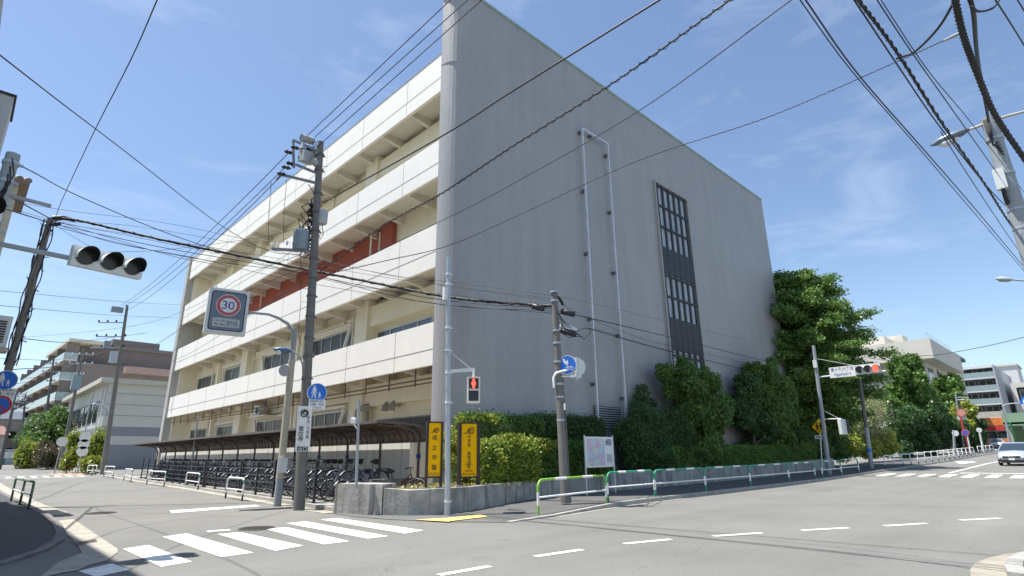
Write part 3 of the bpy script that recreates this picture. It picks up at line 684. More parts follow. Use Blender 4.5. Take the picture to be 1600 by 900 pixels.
v = vA + .4
while v < vB:
    for (a, b) in zip(prof, prof[1:]): mb.bar((a[0] - .03, v, a[1] - .03), (b[0], v, b[1] - .03), .03, .03)
    v += .4025
mb.build('roof_frame', SHEDB, T)
for k in range(15):
    v = 1.95 + k * 2.45
    mb = MB(); mb.tube([(.2, v, g(0, v)), (.2, v, 1.9), (.14, v, 2.15), (-.02, v, 2.32), (-.3, v, 2.42), (-1.4, v, 2.5)], [.05, .05, .05, .05, .045, .03], 8); mb.box(-.9, -.4, v - .12, v + .12, 2.44, 2.5)
    if k in (0, 2, 3): mb.box(.145, .255, v - .055, v + .055, 1.42, 1.56, 1)
    mb.build('post', [SHEDB, mat('blue_post_wrap', (.03, .05, .25), .6)] if k in (0, 2, 3) else SHEDB, T)
# ---------------------------------------------------------------- black rail fence along the bicycles
def fx(v): return interp(EL, v) + .62
secs = [(3.35, 6.9, 'nearest the concrete block'), (7.25, 11.3, 'second from the concrete block'), (11.6, 17.4, 'third from the concrete block'), (17.8, 27.8, 'fourth from the concrete block, the longest'), (28.3, 33.2, 'furthest from the concrete block')]
for a, b, lb in secs:
    T = thing('rail_fence', 'black horizontal rail fence in front of the bicycles, ' + lb, 'fence', (fx(a), a, 0), 'black rail fences along the bicycle park')
    n = max(1, round((b - a) / 1.75)); mb = MB()
    for z in (.28, .52, .76, 1.0, 1.24): mb.tube([(fx(a + (b - a) * k / n), a + (b - a) * k / n, z + g(0, a + (b - a) * k / n) + .1) for k in range(n + 1)], .021, 6)
    mb.build('rails', NAVY, T)
    for k in range(n + 1):
        v = a + (b - a) * k / n; gz = g(0, v) + .1; mb = MB(); mb.box(fx(v) - .034, fx(v) + .034, v - .034, v + .034, gz, gz + 1.3); mb.tube([(fx(v), v, gz + 1.3), (fx(v), v, gz + 1.34)], [.04, .02], 8); mb.box(fx(v) - .06, fx(v) + .06, v - .06, v + .06, gz, gz + .02)
        mb.build('post', NAVY, T)
# ---------------------------------------------------------------- bicycles
def bicycle(fr, withbasket, label):
    T = thing('bicycle', label, 'bicycle', (0, 0, 0), 'bicycles parked under the shelter')
    for x in (0, 1.06):
        m = MB(); m.ring((x, 0, .33), (1, 0, 0), (0, 0, 1), .315, .022, 20, 5, 0); o = m.build('wheel', [RUBB], T)
        s = MB(); s.ring((x, 0, .33), (1, 0, 0), (0, 0, 1), .288, .012, 20, 4, 0)
        for k in range(9):
            a = PI * k / 9; s.bar((x - .28 * math.cos(a), 0, .33 - .28 * math.sin(a)), (x + .28 * math.cos(a), 0, .33 + .28 * math.sin(a)), .006, .006)
        s.cyl((x, -.05, .33), (x, .05, .33), .03, 8); s.build('rim', CHROME, o)
        f_ = MB(); f_.tube([(x + .36 * math.cos(a), 0, .33 + .36 * math.sin(a)) for a in ([.4, 1.0, 1.6, 2.2, 2.8, 3.3] if x else [.3, .9, 1.5, 2.1, 2.6])], .018, 6); f_.build('mudguard', CHROME, T)
    m = MB(); bb = (.62, 0, .28)
    for a, b in (((.20, 0, .82), bb), (bb, (.78, 0, .78)), ((.22, 0, .70), (.72, 0, .52)), (bb, (1.06, 0, .33)), ((.74, 0, .66), (1.06, 0, .33)), ((.20, 0, .86), (0, 0, .33))): m.tube([a, b], .017, 6)
    m.build('frame', fr, T)
    m = MB(); m.tube([(.20, 0, .84), (.2, 0, 1.0), (.14, 0, 1.03)], .013, 6); m.tube([(.36, -.29, 1.0), (.22, -.26, 1.02), (.12, -.12, 1.02), (.12, .12, 1.02), (.22, .26, 1.02), (.36, .29, 1.0)], .013, 6); m.tube([(.38, -.29, 1.0), (.28, -.27, 1.01)], .02, 6); m.tube([(.38, .29, 1.0), (.28, .27, 1.01)], .02, 6)
    m.build('handlebar', BLK, T)
    m = MB(); m.tube([(.70, 0, .92), (.80, 0, .93), (.90, 0, .93), (.96, 0, .94)], [.03, .06, .1, .07], 8); m.cyl((.78, 0, .78), (.81, 0, .92), .014, 6); m.build('saddle', BLK, T)
    m = MB(); m.cyl((.62, -.06, .28), (.62, .06, .28), .09, 12); m.bar((.62, .08, .28), (.74, .08, .16), .02); m.bar((.62, -.08, .28), (.5, -.08, .4), .02); m.build('crank', CHROME, T)
    if withbasket:
        m = MB()
        for z, w_ in ((.68, .13), (.78, .15), (.92, .17)):
            for a, b in (((-w_, -w_), (w_ * .8, -w_)), ((w_ * .8, -w_), (w_ * .8, w_)), ((w_ * .8, w_), (-w_, w_)), ((-w_, w_), (-w_, -w_))): m.bar((a[0] - .02, a[1], z), (b[0] - .02, b[1], z), .008)
        for k in range(7):
            t = -1 + 2 * k / 6
            for s in (-1, 1): m.bar((t * .13 - .02, s * .13, .68), (t * .17 - .02, s * .17, .92), .006); m.bar((s * .13 - .02 - (.02 if s > 0 else 0), t * .13, .68), (s * .17 - .02 - (.03 if s > 0 else 0), t * .17, .92), .006)
        m.face([(-.14, -.13, .68), (.1, -.13, .68), (.1, .13, .68), (-.14, .13, .68)]); m.build('basket', DBASK, T)
    return T
CHROME = mat('dull_chrome', (.40, .41, .43), .4, .6, var=.15, scale=20); DBASK = mat('dark_basket', (.09, .09, .1), .5, .4)
FRC = [mat('black_frame_paint', (.02, .02, .024), .3), mat('silver_frame_paint', (.4, .42, .45), .35, .4), mat('navy_frame_paint', (.02, .035, .12), .3), mat('maroon_frame_paint', (.18, .03, .03), .3)]
lab = 'bicycle packed in the long row parked behind the black rail fence'
protos = [bicycle(FRC[0], True, lab), bicycle(FRC[1], False, lab), bicycle(FRC[2], True, lab), bicycle(FRC[0], False, lab)]
used = set(); v = 2.2; k = 0
spots = []
while v < 33:
    spots.append((fx(v) + .42 + random.uniform(-.08, .1) + .35, v, 0 + random.uniform(-.1, .1))); v += .40 if v < 20 else .5
RK = thing('bicycle_rack', 'dark steel two-level bicycle rack carrying every other bicycle higher', 'bicycle rack', (-2, 2.2, .1))
mb = MB(); rk2 = MB()
for yy in lines(2.2, 33, 3.0)[:-1]:
    for ox, zz in ((.5, .30), (1.5, .42)): mb.bar((fx(yy) + ox, yy, g(0, yy) + .1 + zz), (fx(yy + 3) + ox, yy + 3, g(0, yy + 3) + .1 + zz), .035)
    for ox, zz in ((.5, .30), (1.5, .42)): mb.bar((fx(yy) + ox, yy, g(0, yy) + .1), (fx(yy) + ox, yy, g(0, yy) + .1 + zz), .035)
mb.build('rails', NAVY, RK)
for i, (x, y, rz) in enumerate(spots):
    up_ = .30 if i % 2 else 0
    if up_: rk2.bar((x - .2, y, g(x, y) + .40), (x + 1.25, y, g(x, y) + .42), .07, .03)
    pi_ = random.choice([0, 1, 1, 2, 3]); rz += random.uniform(-.12, .12)
    if i > 8 and random.random() < .07: continue
    z = g(x, y) + .11 + up_
    if pi_ not in used: o = protos[pi_]; o.location = (x, y, z); o.rotation_euler = (0, 0, rz); used.add(pi_)
    else: o = dup(protos[pi_], (x, y, z), rz)
    o.rotation_euler.x = random.uniform(-.06, .1)
for p_ in range(4):
    if p_ not in used: protos[p_].location = (fx(6) + .8, 6.1, .11)
rk2.build('tray', NAVY, RK)
red_b = bicycle(FRC[3], False, 'dark bicycle standing alone beyond the low block, nearest the yellow school sign'); red_b.location = (-.3, 1.3, .12); red_b.rotation_euler = (0, 0, 2.6)
b2 = bicycle(FRC[0], True, 'bicycle with a basket turned sideways at the open end of the shelter'); b2.location = (-1.4, 2.0, .11); b2.rotation_euler = (0, 0, .9)
# ---------------------------------------------------------------- barriers
def guardrail(length, gm, label, group, h=.82, mid=True, white=True):
    T = thing('guard_rail', label, 'guard rail', (0, 0, 0), group); r = .2; t = .032
    arcs = lambda x, s: [(x + s * r * (1 - math.cos(a)), 0, h - r + r * math.sin(a)) for a in [PI / 2 * k / 5 for k in range(6)]]
    top = [(0, 0, .0)] + arcs(0, 1) + [(length - 0, 0, 0)][:0] + arcs(length, -1)[::-1] + [(length, 0, 0)]
    m = MB(); m.tube([(0, 0, .22)] + arcs(0, 1) + arcs(length, -1)[::-1] + [(length, 0, .22)], t, 10); m.build('top_rail', gm, T)
    if white:
        L_ = length
        for a, b in ((.22, .38), (.62, .78)): m = MB(); m.tube([(L_ * a, 0, h), (L_ * b, 0, h)], t + .003, 10); m.build('white_band', WHT, T)
        for x in (0, L_): m = MB(); m.tube([(x, 0, .2), (x, 0, h - .3)], t + .003, 10); m.build('white_band', WHT, T)
    for x in (0, length): m = MB(); m.tube([(x, 0, -.02), (x, 0, .22)], t, 10); m.build('leg', gm if white else LEGD, T)
    m = MB(); m.tube([(0, 0, h * .48), (length, 0, h * .48)], .024, 8); m.build('middle_rail', WHT if white else gm, T)
    return T
LEGD = mat('dark_green_leg', (.05, .07, .06), .6, var=.2)
rp = [((841, 806), (950, 788)), ((953.5, 787), (1040, 776)), ((1043, 776), (1109, 767)), ((1112, 767), (1166, 759)), ((1168, 759), (1213, 752)), ((1216, 752), (1254, 747)), ((1257, 746), (1289, 742)), ((1292, 742), (1320, 738))]
gl = 'guard rails along the main road beside the school'
names = ['lime green and white guard rail at the corner, nearest the camera', 'teal and white guard rail second from the corner, in front of the map board', 'teal and white guard rail third from the corner', 'teal and white guard rail fourth from the corner', 'teal and white guard rail fifth from the corner, below the trees', 'teal and white guard rail sixth from the corner', 'teal and white guard rail seventh from the corner, just before the signal pole', 'teal and white guard rail eighth from the corner, at the main road signal pole']
for i, (a, b) in enumerate(rp):
    A = base(*a, up=pav(0) if i == 0 else .12); B = base(*b, up=.12); 
    if i: A.y = B.y = -3.47 if i < 6 else -3.6
    if i == 0: A = Vector((-.2, -3.95, .05)); B = Vector((3.25, -3.52, .12))
    if i == 1: A.x = max(A.x, 3.4)
    L_ = (B - A).length
    T = guardrail(L_, GRNL if i == 0 else GRNT, names[i], gl); T.location = A; T.rotation_euler = (0, 0, math.atan2(B.y - A.y, B.x - A.x))
# white panels further along
P0 = guardrail(2.0, WHT, '', 'white guard rails along the far pavement', white=False)
k = 0
ordn = ['nearest', 'second', 'third', 'fourth', 'fifth', 'sixth', 'seventh', 'eighth', 'ninth', 'tenth', 'eleventh', 'twelfth', 'thirteenth', 'fourteenth', 'fifteenth', 'sixteenth', 'seventeenth', 'eighteenth']
for i in range(15):
    u = 33.5 + i * 2.05; y = interp(KR, u) + .28
    if 12 < i < 12: continue
    lb = 'white guard rail beyond the far crosswalk, %s of its row from the signal pole' % ordn[i]
    o = P0 if i == 0 else dup(P0); o.location = (u, y, g(u, y) + .12); o['label'] = lb; o.rotation_euler = (0, 0, -.04)
for i in range(4):
    u = 70 + i * 2.3; y = -4.3 - i * .1
    o = dup(P0, (u, y, g(u, y) + .12), -.05, 'white guard rail under the red post sign, %s of the four' % ordn[i])
# U rails on the side street
def urail(L_, w, label): 
    return guardrail(L_, GRND if w == 0 else WHT, label, 'short U-shaped rails along the side street', h=.78, white=False)
ur = [((352, 779), (378, 783), 'white and green U rail by the bicycles, nearest the speed limit pole'), ((289, 762), (309, 766), 'white and green U rail by the bicycles, second from the speed limit pole'), ((229, 757), (256, 760.5), 'white and green U rail by the bicycles, third from the speed limit pole'), ((193, 751), (204, 754), 'white and green U rail by the bicycles, fourth from the speed limit pole'), ((162, 744.5), (176, 748), 'white U rail right beside the second utility pole of the side street'), ((135, 742), (143, 743.5), 'small U rail just left of the second utility pole')]
for a, b, lb in ur:
    A = base(*a); B = base(*b)
    T = urail((B - A).length, 0, lb); T.location = A; T.rotation_euler = (0, 0, math.atan2(B.y - A.y, B.x - A.x))
    for c in T.children:
        if c.name.startswith(('top', 'middle')): c.data.materials[0] = WHT
    d = (B - A); L_ = d.length
    for x in (0, L_): m = MB(); m.tube([(x, 0, .60), (x, 0, .74)], .036, 8); o = m.build('green_collar', GRNT, None); o.parent = T
LB = [((17, 783), (33, 790), 0), ((36, 791), (45, 796), 0)]
A, B = base(17, 783, .1), base(44, 796, .1)
T = thing('guard_rail', 'dark green and white two-bay barrier on the left street corner', 'guard rail', A)
m = MB(); h = .78; mid = A.lerp(B, .55)
for p, q in ((A, mid), (mid, B)):
    m.tube([p + Vector((0, 0, .3)), p + Vector((0, 0, h - .08)), p.lerp(q, .03) + Vector((0, 0, h)), p.lerp(q, .97) + Vector((0, 0, h)), q + Vector((0, 0, h - .08)), q + Vector((0, 0, .3))], .035, 8)
m.build('top_rail', GRND, T)
m = MB(); 
for p, q in ((A, mid), (mid, B)): m.tube([p + Vector((0, 0, .4)), q + Vector((0, 0, .4))], .025, 8)
m.build('middle_rail', WHT, T)
for p in (A, mid, B): m = MB(); m.tube([p - Vector((0, 0, .02)), p + Vector((0, 0, .3))], .035, 8); m.build('leg', LEGD, T)
for i, px in enumerate([(78, 731), (86, 731.5), (97, 733), (108, 734), (120, 736), (132, 737)]):       # far rails on the side street
    du = -1.95; v = 62 - i * 3.2
    T = urail(1.8, 1, 'white U rail far down the side street, %s of its row from the plants' % ordn[5 - i]); T.location = (du - .2 * (5 - i) * .3, v, g(0, v)); T.rotation_euler = (0, 0, PI / 2)
# ---------------------------------------------------------------- planter, block, walls
mb = MB(); A = onz(527, 803, 0); 
blk = [(-3.27, .95), (-2.72, -.62), (-2.05, -.25), (-2.45, 1.15)]
mb.prism(blk, 0, .78); T = tag(mb.build('concrete_block', CONC), 'stained square concrete block at the street corner, left end of the planter wall', 'concrete block')
mb = MB(); WP = [(-2.70, -.66), (-2.3, -1.25), (-1.82, -1.72), (-.8, -1.78), (.2, -1.5), (2, -.98), (4, -.75), (8, -.66), (14, -.62), (22, -.6), (30, -.62), (33.6, -.7)]
wp = pl(WP, .6); wi = offs(wp, .2)
def wz(x, y): return g(x, y) + (.66 if x < 1 else min(.8, .66 + (x - 1) * .012)) + (.03 * math.sin(x * 9) if x < -1.9 else 0)
mb.strip(wp, wi, wz, m=0, skirt=1.0)
tag(mb.build('planter_wall', [CONC]), 'low weathered concrete planter wall curving round the corner under the hedges', 'wall')
mb = MB(); mb.face([(x, y, .58) for x, y in wi[:14]] + [(x, y, .58) for x, y in [(6, 1.1), (1.2, 1.6), (.9, 2.2), (-1.4, 1.4), (-2.1, .2)]]); 
tag(mb.build('planting_soil', SOIL), kind='structure')
mb = MB(); mb.strip([(x, y) for x, y in wi[14:]], [(x, 1.1) for x, y in wi[14:]], lambda x, y: g(x, y) + .6); tag(mb.build('planting_soil', mat('dark_soil', (.06, .05, .035), .95)), kind='structure')
P = np.stack([rng.uniform(-1.9, 1.8, 900), rng.uniform(-1.45, .9, 900), rng.uniform(.58, .68, 900)], 1)
P = P[(P[:, 1] > -.2 - .55 * (P[:, 0] + 2.2)) & (P[:, 1] > -1.4)]
tag(leaves(P, .1, 'dry_grass', GRASS), 'dry yellowish grass along the planter wall below the yellow signs', 'grass', kind='stuff')
mb = MB(); mb.box(-1.75, .3, 1.55, 1.75, 0, .82); tag(mb.build('low_wall', CONCD), 'dark low wall between the planter and the bicycle park', 'wall')
# ---------------------------------------------------------------- poles and signs
NX, NY = Vector((-1, 0, 0)), Vector((0, -1, 0)); ZU = Vector((0, 0, 1))
def pole_pts(b, t, n=6): return [b.lerp(t, k / n) for k in range(n + 1)]
def along(b, t, px_y, px_x=None):         # point of the pole axis seen at picture height px_y
    best = None
    for k in range(401):
        p = b.lerp(t, k / 400); d = p - CAM; y = 450 - FL * d.dot(UY) / d.dot(FW)
        if best is None or abs(y - px_y) < best[0]: best = (abs(y - px_y), p)
    return best[1]
def pole(name, label, b, t, r0, r1, m, group=None, n=14):
    T = thing(name, label, 'utility pole' if 'utility' in name else 'pole', b, group)
    mb = MB(); k = 8; mb.tube(pole_pts(b, t, k), [r0 + (r1 - r0) * i / k for i in range(k + 1)], n); mb.build('shaft', m, T); return T
def bands(T, b, t, zs, r, m=None):
    for z in zs:
        mb = MB(); p = b.lerp(t, (z - b.z) / (t.z - b.z)); mb.tube([p - ZU * .03, p + ZU * .03], r, 12)
        mb.box(p.x + r - .01, p.x + r + .05, p.y - .02, p.y + .02, p.z - .02, p.z + .02); mb.build('band', m or STEELG, T)
def walker(mb, c, nrm, s, m):          # adult and child outline of the footpath sign
    def fig(ox, oy, k):
        P = lambda pts: [(ox + x * k, oy + y * k) for x, y in pts]
        mb.poly(c, nrm, ZU, P([(.07 * math.cos(a), .44 + .07 * math.sin(a)) for a in [2 * PI * i / 14 for i in range(14)]]), m)
        mb.poly(c, nrm, ZU, P([(-.13, .36), (.13, .36), (.14, .1), (.1, .05), (-.1, .05), (-.14, .1)]), m)
        mb.poly(c, nrm, ZU, P([(-.13, .34), (-.14, .1), (-.22, -.08), (-.17, -.1), (-.09, .08)]), m)
        mb.poly(c, nrm, ZU, P([(.13, .34), (.09, .08), (.19, -.06), (.23, -.02), (.15, .12)]), m)
        mb.poly(c, nrm, ZU, P([(-.1, .06), (.0, .06), (-.03, -.2), (-.12, -.46), (-.19, -.44), (-.1, -.2)]), m)
        mb.poly(c, nrm, ZU, P([(.0, .06), (.1, .06), (.12, -.2), (.17, -.46), (.09, -.47), (.04, -.2)]), m)
    fig(-.11 * s * 2, .02 * s, s * 1.0); fig(.19 * s, -.22 * s, s * .52)
def round_sign(T, c, nrm, r, kind, name='sign_face'):
    nrm = Vector(nrm).normalized(); mb = MB(); mb.disc(c, nrm, ZU, r, m=0, th=.02)
    if kind == 'walk':
        mb.disc(c + nrm * .003, nrm, ZU, r * .94, m=1); walker(mb, c + nrm * .007, nrm, r * 1.35, 0); ms = [WHT, BLUE]
    elif kind == 'bike':
        mb.disc(c + nrm * .003, nrm, ZU, r * .94, m=1); q = c + nrm * .007; x = ZU.cross(nrm)
        mb.poly(q, nrm, ZU, [(-.5 * r, .65 * r), (-.3 * r, .7 * r), (-.1 * r, .3 * r), (.05 * r, .1 * r), (-.05 * r, .0), (-.25 * r, .15 * r), (-.4 * r, .3 * r)], 0)
        mb.poly(q, nrm, ZU, [(-.1 * r, .35 * r), (.1 * r, .5 * r), (.15 * r, .1 * r), (0, 0)], 0)
        for dx in (.05, .5): mb.ring(q + x * (dx * r) - ZU * (.4 * r), x, ZU, .17 * r, .02 * r, 16, 4, 0)
        mb.bar(q + x * (.05 * r) - ZU * (.4 * r), q + x * (.3 * r) - ZU * (.15 * r), .03 * r, m=0); mb.bar(q + x * (.5 * r) - ZU * (.4 * r), q + x * (.3 * r) - ZU * (.15 * r), .03 * r, m=0); ms = [WHT, BLUE]
    elif kind == 'nopark':
        mb.disc(c + nrm * .003, nrm, ZU, r * .97, m=1); mb.disc(c + nrm * .006, nrm, ZU, r * .76, m=2); x = ZU.cross(nrm)
        mb.bar(c + nrm * .008 - x * (.55 * r) + ZU * (.55 * r), c + nrm * .008 + x * (.55 * r) - ZU * (.55 * r), .16 * r, .004, 1, up=nrm); ms = [WHT, REDS, BLUE]
    elif kind == 'pinkred':
        mb.disc(c + nrm * .003, nrm, ZU, r * .97, m=1); mb.disc(c + nrm * .006, nrm, ZU, r * .78, m=2); ms = [WHT, REDS, mat('faded_pink_sheet', (.6, .3, .24), .6)]
    elif kind == 'back': ms = [WHT2]
    return mb.build(name, ms, T)
def plate(T, c, nrm, w_, h_, txts, m0=WHT, ink=DBLUE, name='plate', size=None, th=.02):
    nrm = Vector(nrm).normalized(); mb = MB(); x = ZU.cross(nrm); mb.obox(c - nrm * th / 2, x, ZU, nrm, w_, h_, th)
    n = len(txts); sz = size or h_ / (n + .4) * .95
    for i, t in enumerate(txts): 
        sx = min(1.0, w_ * .9 / (len(t) * sz)) if not t.isascii() else min(1.2, w_ * .9 / (len(t) * sz * .55))
        text(mb, t, c + nrm * .003 + ZU * (h_ * (.5 - (i + .5) / n)), nrm, ZU, sz, 1, sx)
    return mb.build(name, [m0, ink], T)
# --- first utility pole
B1 = base(467, 797); T1 = over(501, 222, B1)
T = pole('utility_pole', 'tall concrete utility pole with transformer and banner sign in front of the bicycle park', B1, T1, .165, .108, POLEC)
bands(T, B1, T1, (2.0, 3.9, 4.6, 5.2, 5.9, 6.6, 7.2, 7.9, 8.9, 9.6, 10.3, 11.2, 11.8), .16, POLED)
mb = MB()
for z in np.arange(5.5, 11.9, .45):
    p = B1.lerp(T1, z / T1.z); s = 1 if int(z * 10) % 2 else -1; mb.tube([p, p + Vector((.3 * s * .7, -.3 * s * .7, 0))], .011, 5)
mb.build('step_bolt', STEELG, T)
arm = Vector((.72, -.70, 0)) * -1      # arms point left in the photograph, across the street
pz = lambda z: B1.lerp(T1, z / T1.z)
mb = MB(); ends = []
for (py, pyl, pxl) in ((271, 247, 463), (286, 273, 440)):
    pass
a0 = along(B1, T1, 287); a1 = along(B1, T1, 272); a2 = along(B1, T1, 238)
e0 = over(440, 273, a0 + arm * .9); e1 = over(462, 257, a1 + arm * .6)
mb.bar(a0, e0, .08, .08); mb.bar(a1, e1, .08, .08); mb.bar(a2, over(458, 219, a2 + arm * .6), .07, .07)
mb.bar(over(458, 219, a2 + arm * .6), over(459, 262, a2 + arm * .6), .07, .07); mb.bar(over(482, 288, a0), along(B1, T1, 310), .03)
al = along(B1, T1, 393); el_ = over(425, 389, al + arm * .9); mb.bar(al, el_, .1, .08); mb.bar(al, al - arm * .15, .1, .08)
mb.bar(over(432, 281, e0), e0, .06)
mb.build('crossarm', mat('galvanised_arm', (.25, .26, .27), .5, .4, var=.1), T)
# high-voltage insulators on the left ends of the arms
ins = []
for px, py in ((452, 238), (462, 231), (455, 256), (448, 262), (441, 272), (473, 247), (484, 235)):
    p = over(px, py, e1); d = Vector((.72, .35, .25)).normalized()
    mb = MB(); mb.tube([p - d * .22, p - d * .14, p - d * .05, p + d * .05, p + d * .14, p + d * .22], [.03, .075, .04, .075, .04, .02], 9); mb.build('dark_insulator', BLK, T)
mb = MB()
c0 = over(480, 246, a1 + arm * .3)
mb.obox(c0, (.9, .2, .1), (-.2, .9, .1), (0, 0, 1), .5, .32, .42); mb.tube([c0 + Vector((.2, .0, .25)), c0 + Vector((.2, 0, .5))], [.1, .05], 10); mb.tube([c0 + Vector((-.2, .0, .25)), c0 + Vector((-.2, 0, .5))], [.1, .05], 10)
q = over(481, 217, c0); mb.tube([q - Vector((.22, 0, .05)), q + Vector((.22, .1, .05))], .14, 12)
mb.tube([c0 + Vector((.1, -.2, -.15)), c0 + Vector((.3, -.25, -.3))], .12, 10); mb.build('switch_box', mat('pale_switchgear', (.36, .37, .36), .5, var=.15, scale=6), T)
mb = MB(); d1 = over(471, 376, al + arm * .42)
mb.tube([d1 - ZU * .34, d1 - ZU * .3, d1 + ZU * .24, d1 + ZU * .3, d1 + ZU * .34], [.23, .27, .27, .285, .2], 18); mb.tube([d1 + ZU * .1, d1 + ZU * .13], .285, 18); mb.tube([d1 - ZU * .15, d1 - ZU * .12], .285, 18)
for s in (-.12, .0, .12): mb.tube([d1 + Vector((s, s * .4, .33)), d1 + Vector((s, s * .4, .42)), d1 + Vector((s, s * .4, .48))], [.05, .03, .045], 8)
mb.build('transformer', mat('blue_grey_transformer', (.25, .31, .36), .45, .1, var=.06), T)
mb = MB(); d2 = over(504, 340, al); mb.tube([d2 - ZU * .24, d2 - ZU * .2, d2 + ZU * .22, d2 + ZU * .25], [.14, .17, .17, .15], 16); mb.build('capacitor', mat('grey_capacitor', (.42, .44, .46), .5, .1), T)
mb = MB()
for i in range(15): # tangle of service leads round the shaft
    p = along(B1, T1, 316 + i * 5) + arm * .06; q = p + arm * random.uniform(.15, .5) + ZU * random.uniform(-.35, .35); r_ = along(B1, T1, 326 + i * 5) + arm * .12
    mb.tube([p, (p + q) / 2 + ZU * .12, q, (q + r_) / 2 - ZU * .15, r_], .022, 5)
for i in range(4):
    p = along(B1, T1, 322 + 8 * i) + arm * .18; mb.tube([p - Vector((.1, .06, 0)), p + Vector((.12, .05, .02))], [.05, .06], 7)
mb.tube([d2 - ZU * .24, d2 - ZU * .6 + Vector((.08, 0, 0)), d2 - ZU * .8, d2 - ZU * .55 - Vector((.15, 0, 0)), d2 - ZU * .25 - Vector((.2, 0, 0))], .014, 5)
for s in (-.1, .05): mb.tube([d1 + Vector((s, 0, .48)), d1 + Vector((s - .1, 0, .75)), al + ZU * .7], .012, 5)
for s in (0, .1, .2): mb.tube([c0 + Vector((s, 0, .4)), c0 + Vector((s + .1, 0, .8)), c0 + Vector((s + .35, 0, .2)), along(B1, T1, 300) + arm * .1], .013, 5)
mb.build('service_lead', WIRE, T)
for px in (434, 425, 466, 448):
    mb = MB(); p = over(px, 383 + (4 if px < 440 else 0), el_); mb.tube([p, p + ZU * .1, p + ZU * .16], [.03, .05, .03], 8); mb.build('white_insulator', WHT, T)
# banner on the pole
def_n = Vector((CAM.x - B1.x, CAM.y - B1.y, 0)).normalized()
bt = along(B1, T1, 636) + def_n * .19; bb_ = along(B1, T1, 706) + def_n * .19
ax = ZU.cross(def_n); upv = (bt - bb_).normalized(); H_ = (bt - bb_).length
mb = MB(); c = (bt + bb_) / 2; cn = [(-.23, 0), (.23, 0)]
seg = 7; Wd = .42
for i in range(seg):       # curved round the shaft
    a = -.95 + 1.9 * i / seg; b = -.95 + 1.9 * (i + 1) / seg; f_ = lambda t: ax * (math.sin(t) * Wd / 2 / math.sin(.95)) + def_n * (.07 * math.cos(t) - .05)
    mb.face([bb_ + f_(a), bb_ + f_(b), bt + f_(b), bt + f_(a)], 0)
mb.build('banner', WHT, T)
mb = MB(); fr_ = .035
ctr = bt - upv * .22
mb.ring(ctr + def_n * fr_, ax, upv, .105, .016, 24, 4); mb.ring(ctr + def_n * fr_ + ax * .02, ax, upv, .05, .013, 18, 4); mb.bar(ctr + def_n * fr_ - ax * .09, ctr + def_n * fr_ + ax * .02 + upv * .08, .025)
yy = .22
for i, ch in enumerate('常住寺'): text(mb, ch, bt - upv * (H_ * (.50 + .115 * i)) + def_n * fr_ - ax * .07, def_n, upv, .17)
for i, ch in enumerate('赤門山別院'): text(mb, ch, bt - upv * (H_ * (.26 + .105 * i)) + def_n * (fr_ - .01) + ax * .12, def_n, upv, .13, sx=.7)
mb.obox(bb_ + upv * (H_ * .06) + def_n * .022, ax, upv, def_n, .3, H_ * .1, .01)
mb.build('lettering', INK, T)
mb = MB(); text(mb, '出口', bb_ + upv * (H_ * .06) + def_n * .03, def_n, upv, .13); mb.build('lettering', WHT, T)
# footpath sign with time plate on the first pole
T = thing('footpath_sign', 'round blue adult and child sign with time plate, clamped to the tall utility pole', 'road sign', over(495, 613, B1))
c = over(495.5, 613.5, B1 + def_n * .2); round_sign(T, c, (-.25, -.97, 0), .30, 'walk')
plate(T, over(495.5, 632, c) , (-.25, -.97, 0), .5, .30, ['自転車を除く', '日曜・休日', '7:30-9'], WHT, INK)
mb = MB(); p = along(B1, T1, 615); mb.bar(c + Vector((0, .04, .05)), Vector((p.x, p.y, c.z + .05)), .04); mb.bar(c + Vector((0, .04, -.1)), Vector((p.x, p.y, c.z - .1)), .04); mb.build('bracket', STEELG, T)
# lamp on the first pole
T = thing('street_lamp', 'small blue-hooded street lamp on a bent arm on the tall utility pole', 'street lamp', along(B1, T1, 588))
p0 = over(473.5, 588, B1); pp = [p0, over(473, 570, B1), over(468, 556, B1), over(458, 549, B1), over(446, 546, B1), over(440, 546, B1)]
mb = MB(); mb.tube(pp, .028, 8); mb.build('arm', POLEL, T)
a, b = over(456, 549, B1), over(428, 545.5, B1); mb = MB(); d = (b - a)
mb.tube([a, a.lerp(b, .3), a.lerp(b, .7), b], [.03, .09, .1, .04], 12, 0); mb.build('hood', mat('blue_lamp_hood', (.05, .11, .2), .35), T)
mb = MB(); q = a.lerp(b, .72) - ZU * .06; mb.tube([q + ZU * .03, q - ZU * .03, q - ZU * .09], [.1, .09, .04], 12); mb.build('lens', WHT2, T)
# --- speed limit sign pole
B2 = base(433, 791); T2 = over(461, 514, B2)
T = pole('sign_pole', 'grey-blue steel pole with curved arm carrying the speed limit sign', B2, T2, .12, .085, POLEL)
T['category'] = 'sign pole'
mb = MB(); s_ = T2 - ZU * .0
ar = [T2 - ZU * .12, over(450, 506, B2), over(436, 497, B2), over(420, 491, B2), over(400, 489, B2), over(386, 488, B2)]
mb.tube(ar, [.07, .06, .055, .05, .05, .05], 10); mb.build('arm', POLEL, T)
mb = MB(); pB = along(B2, T2, 565); mb.tube([pB - ZU * .05, pB + ZU * .05], .12, 14); mb.tube([along(B2, T2, 566), along(B2, T2, 748)], [.112, .122], 14); mb.build('beige_sleeve', POLEB, T)
cb = over(442, 727, B2) + def_n * .14; mb = MB(); mb.obox(cb, ax, ZU, def_n, .27, .46, .18); mb.build('control_box', WHT2, T)
mb = MB(); q = over(438, 580, B2) + def_n * .05 ; q = along(B2, T2, 580) - Vector((.22, 0, 0)); mb.tube([q + Vector((0, -.02, 0)), q + Vector((.02, .08, 0))], [.2, .16], 18); mb.build('round_bell', mat('grey_bell', (.4, .4, .42), .5), T)
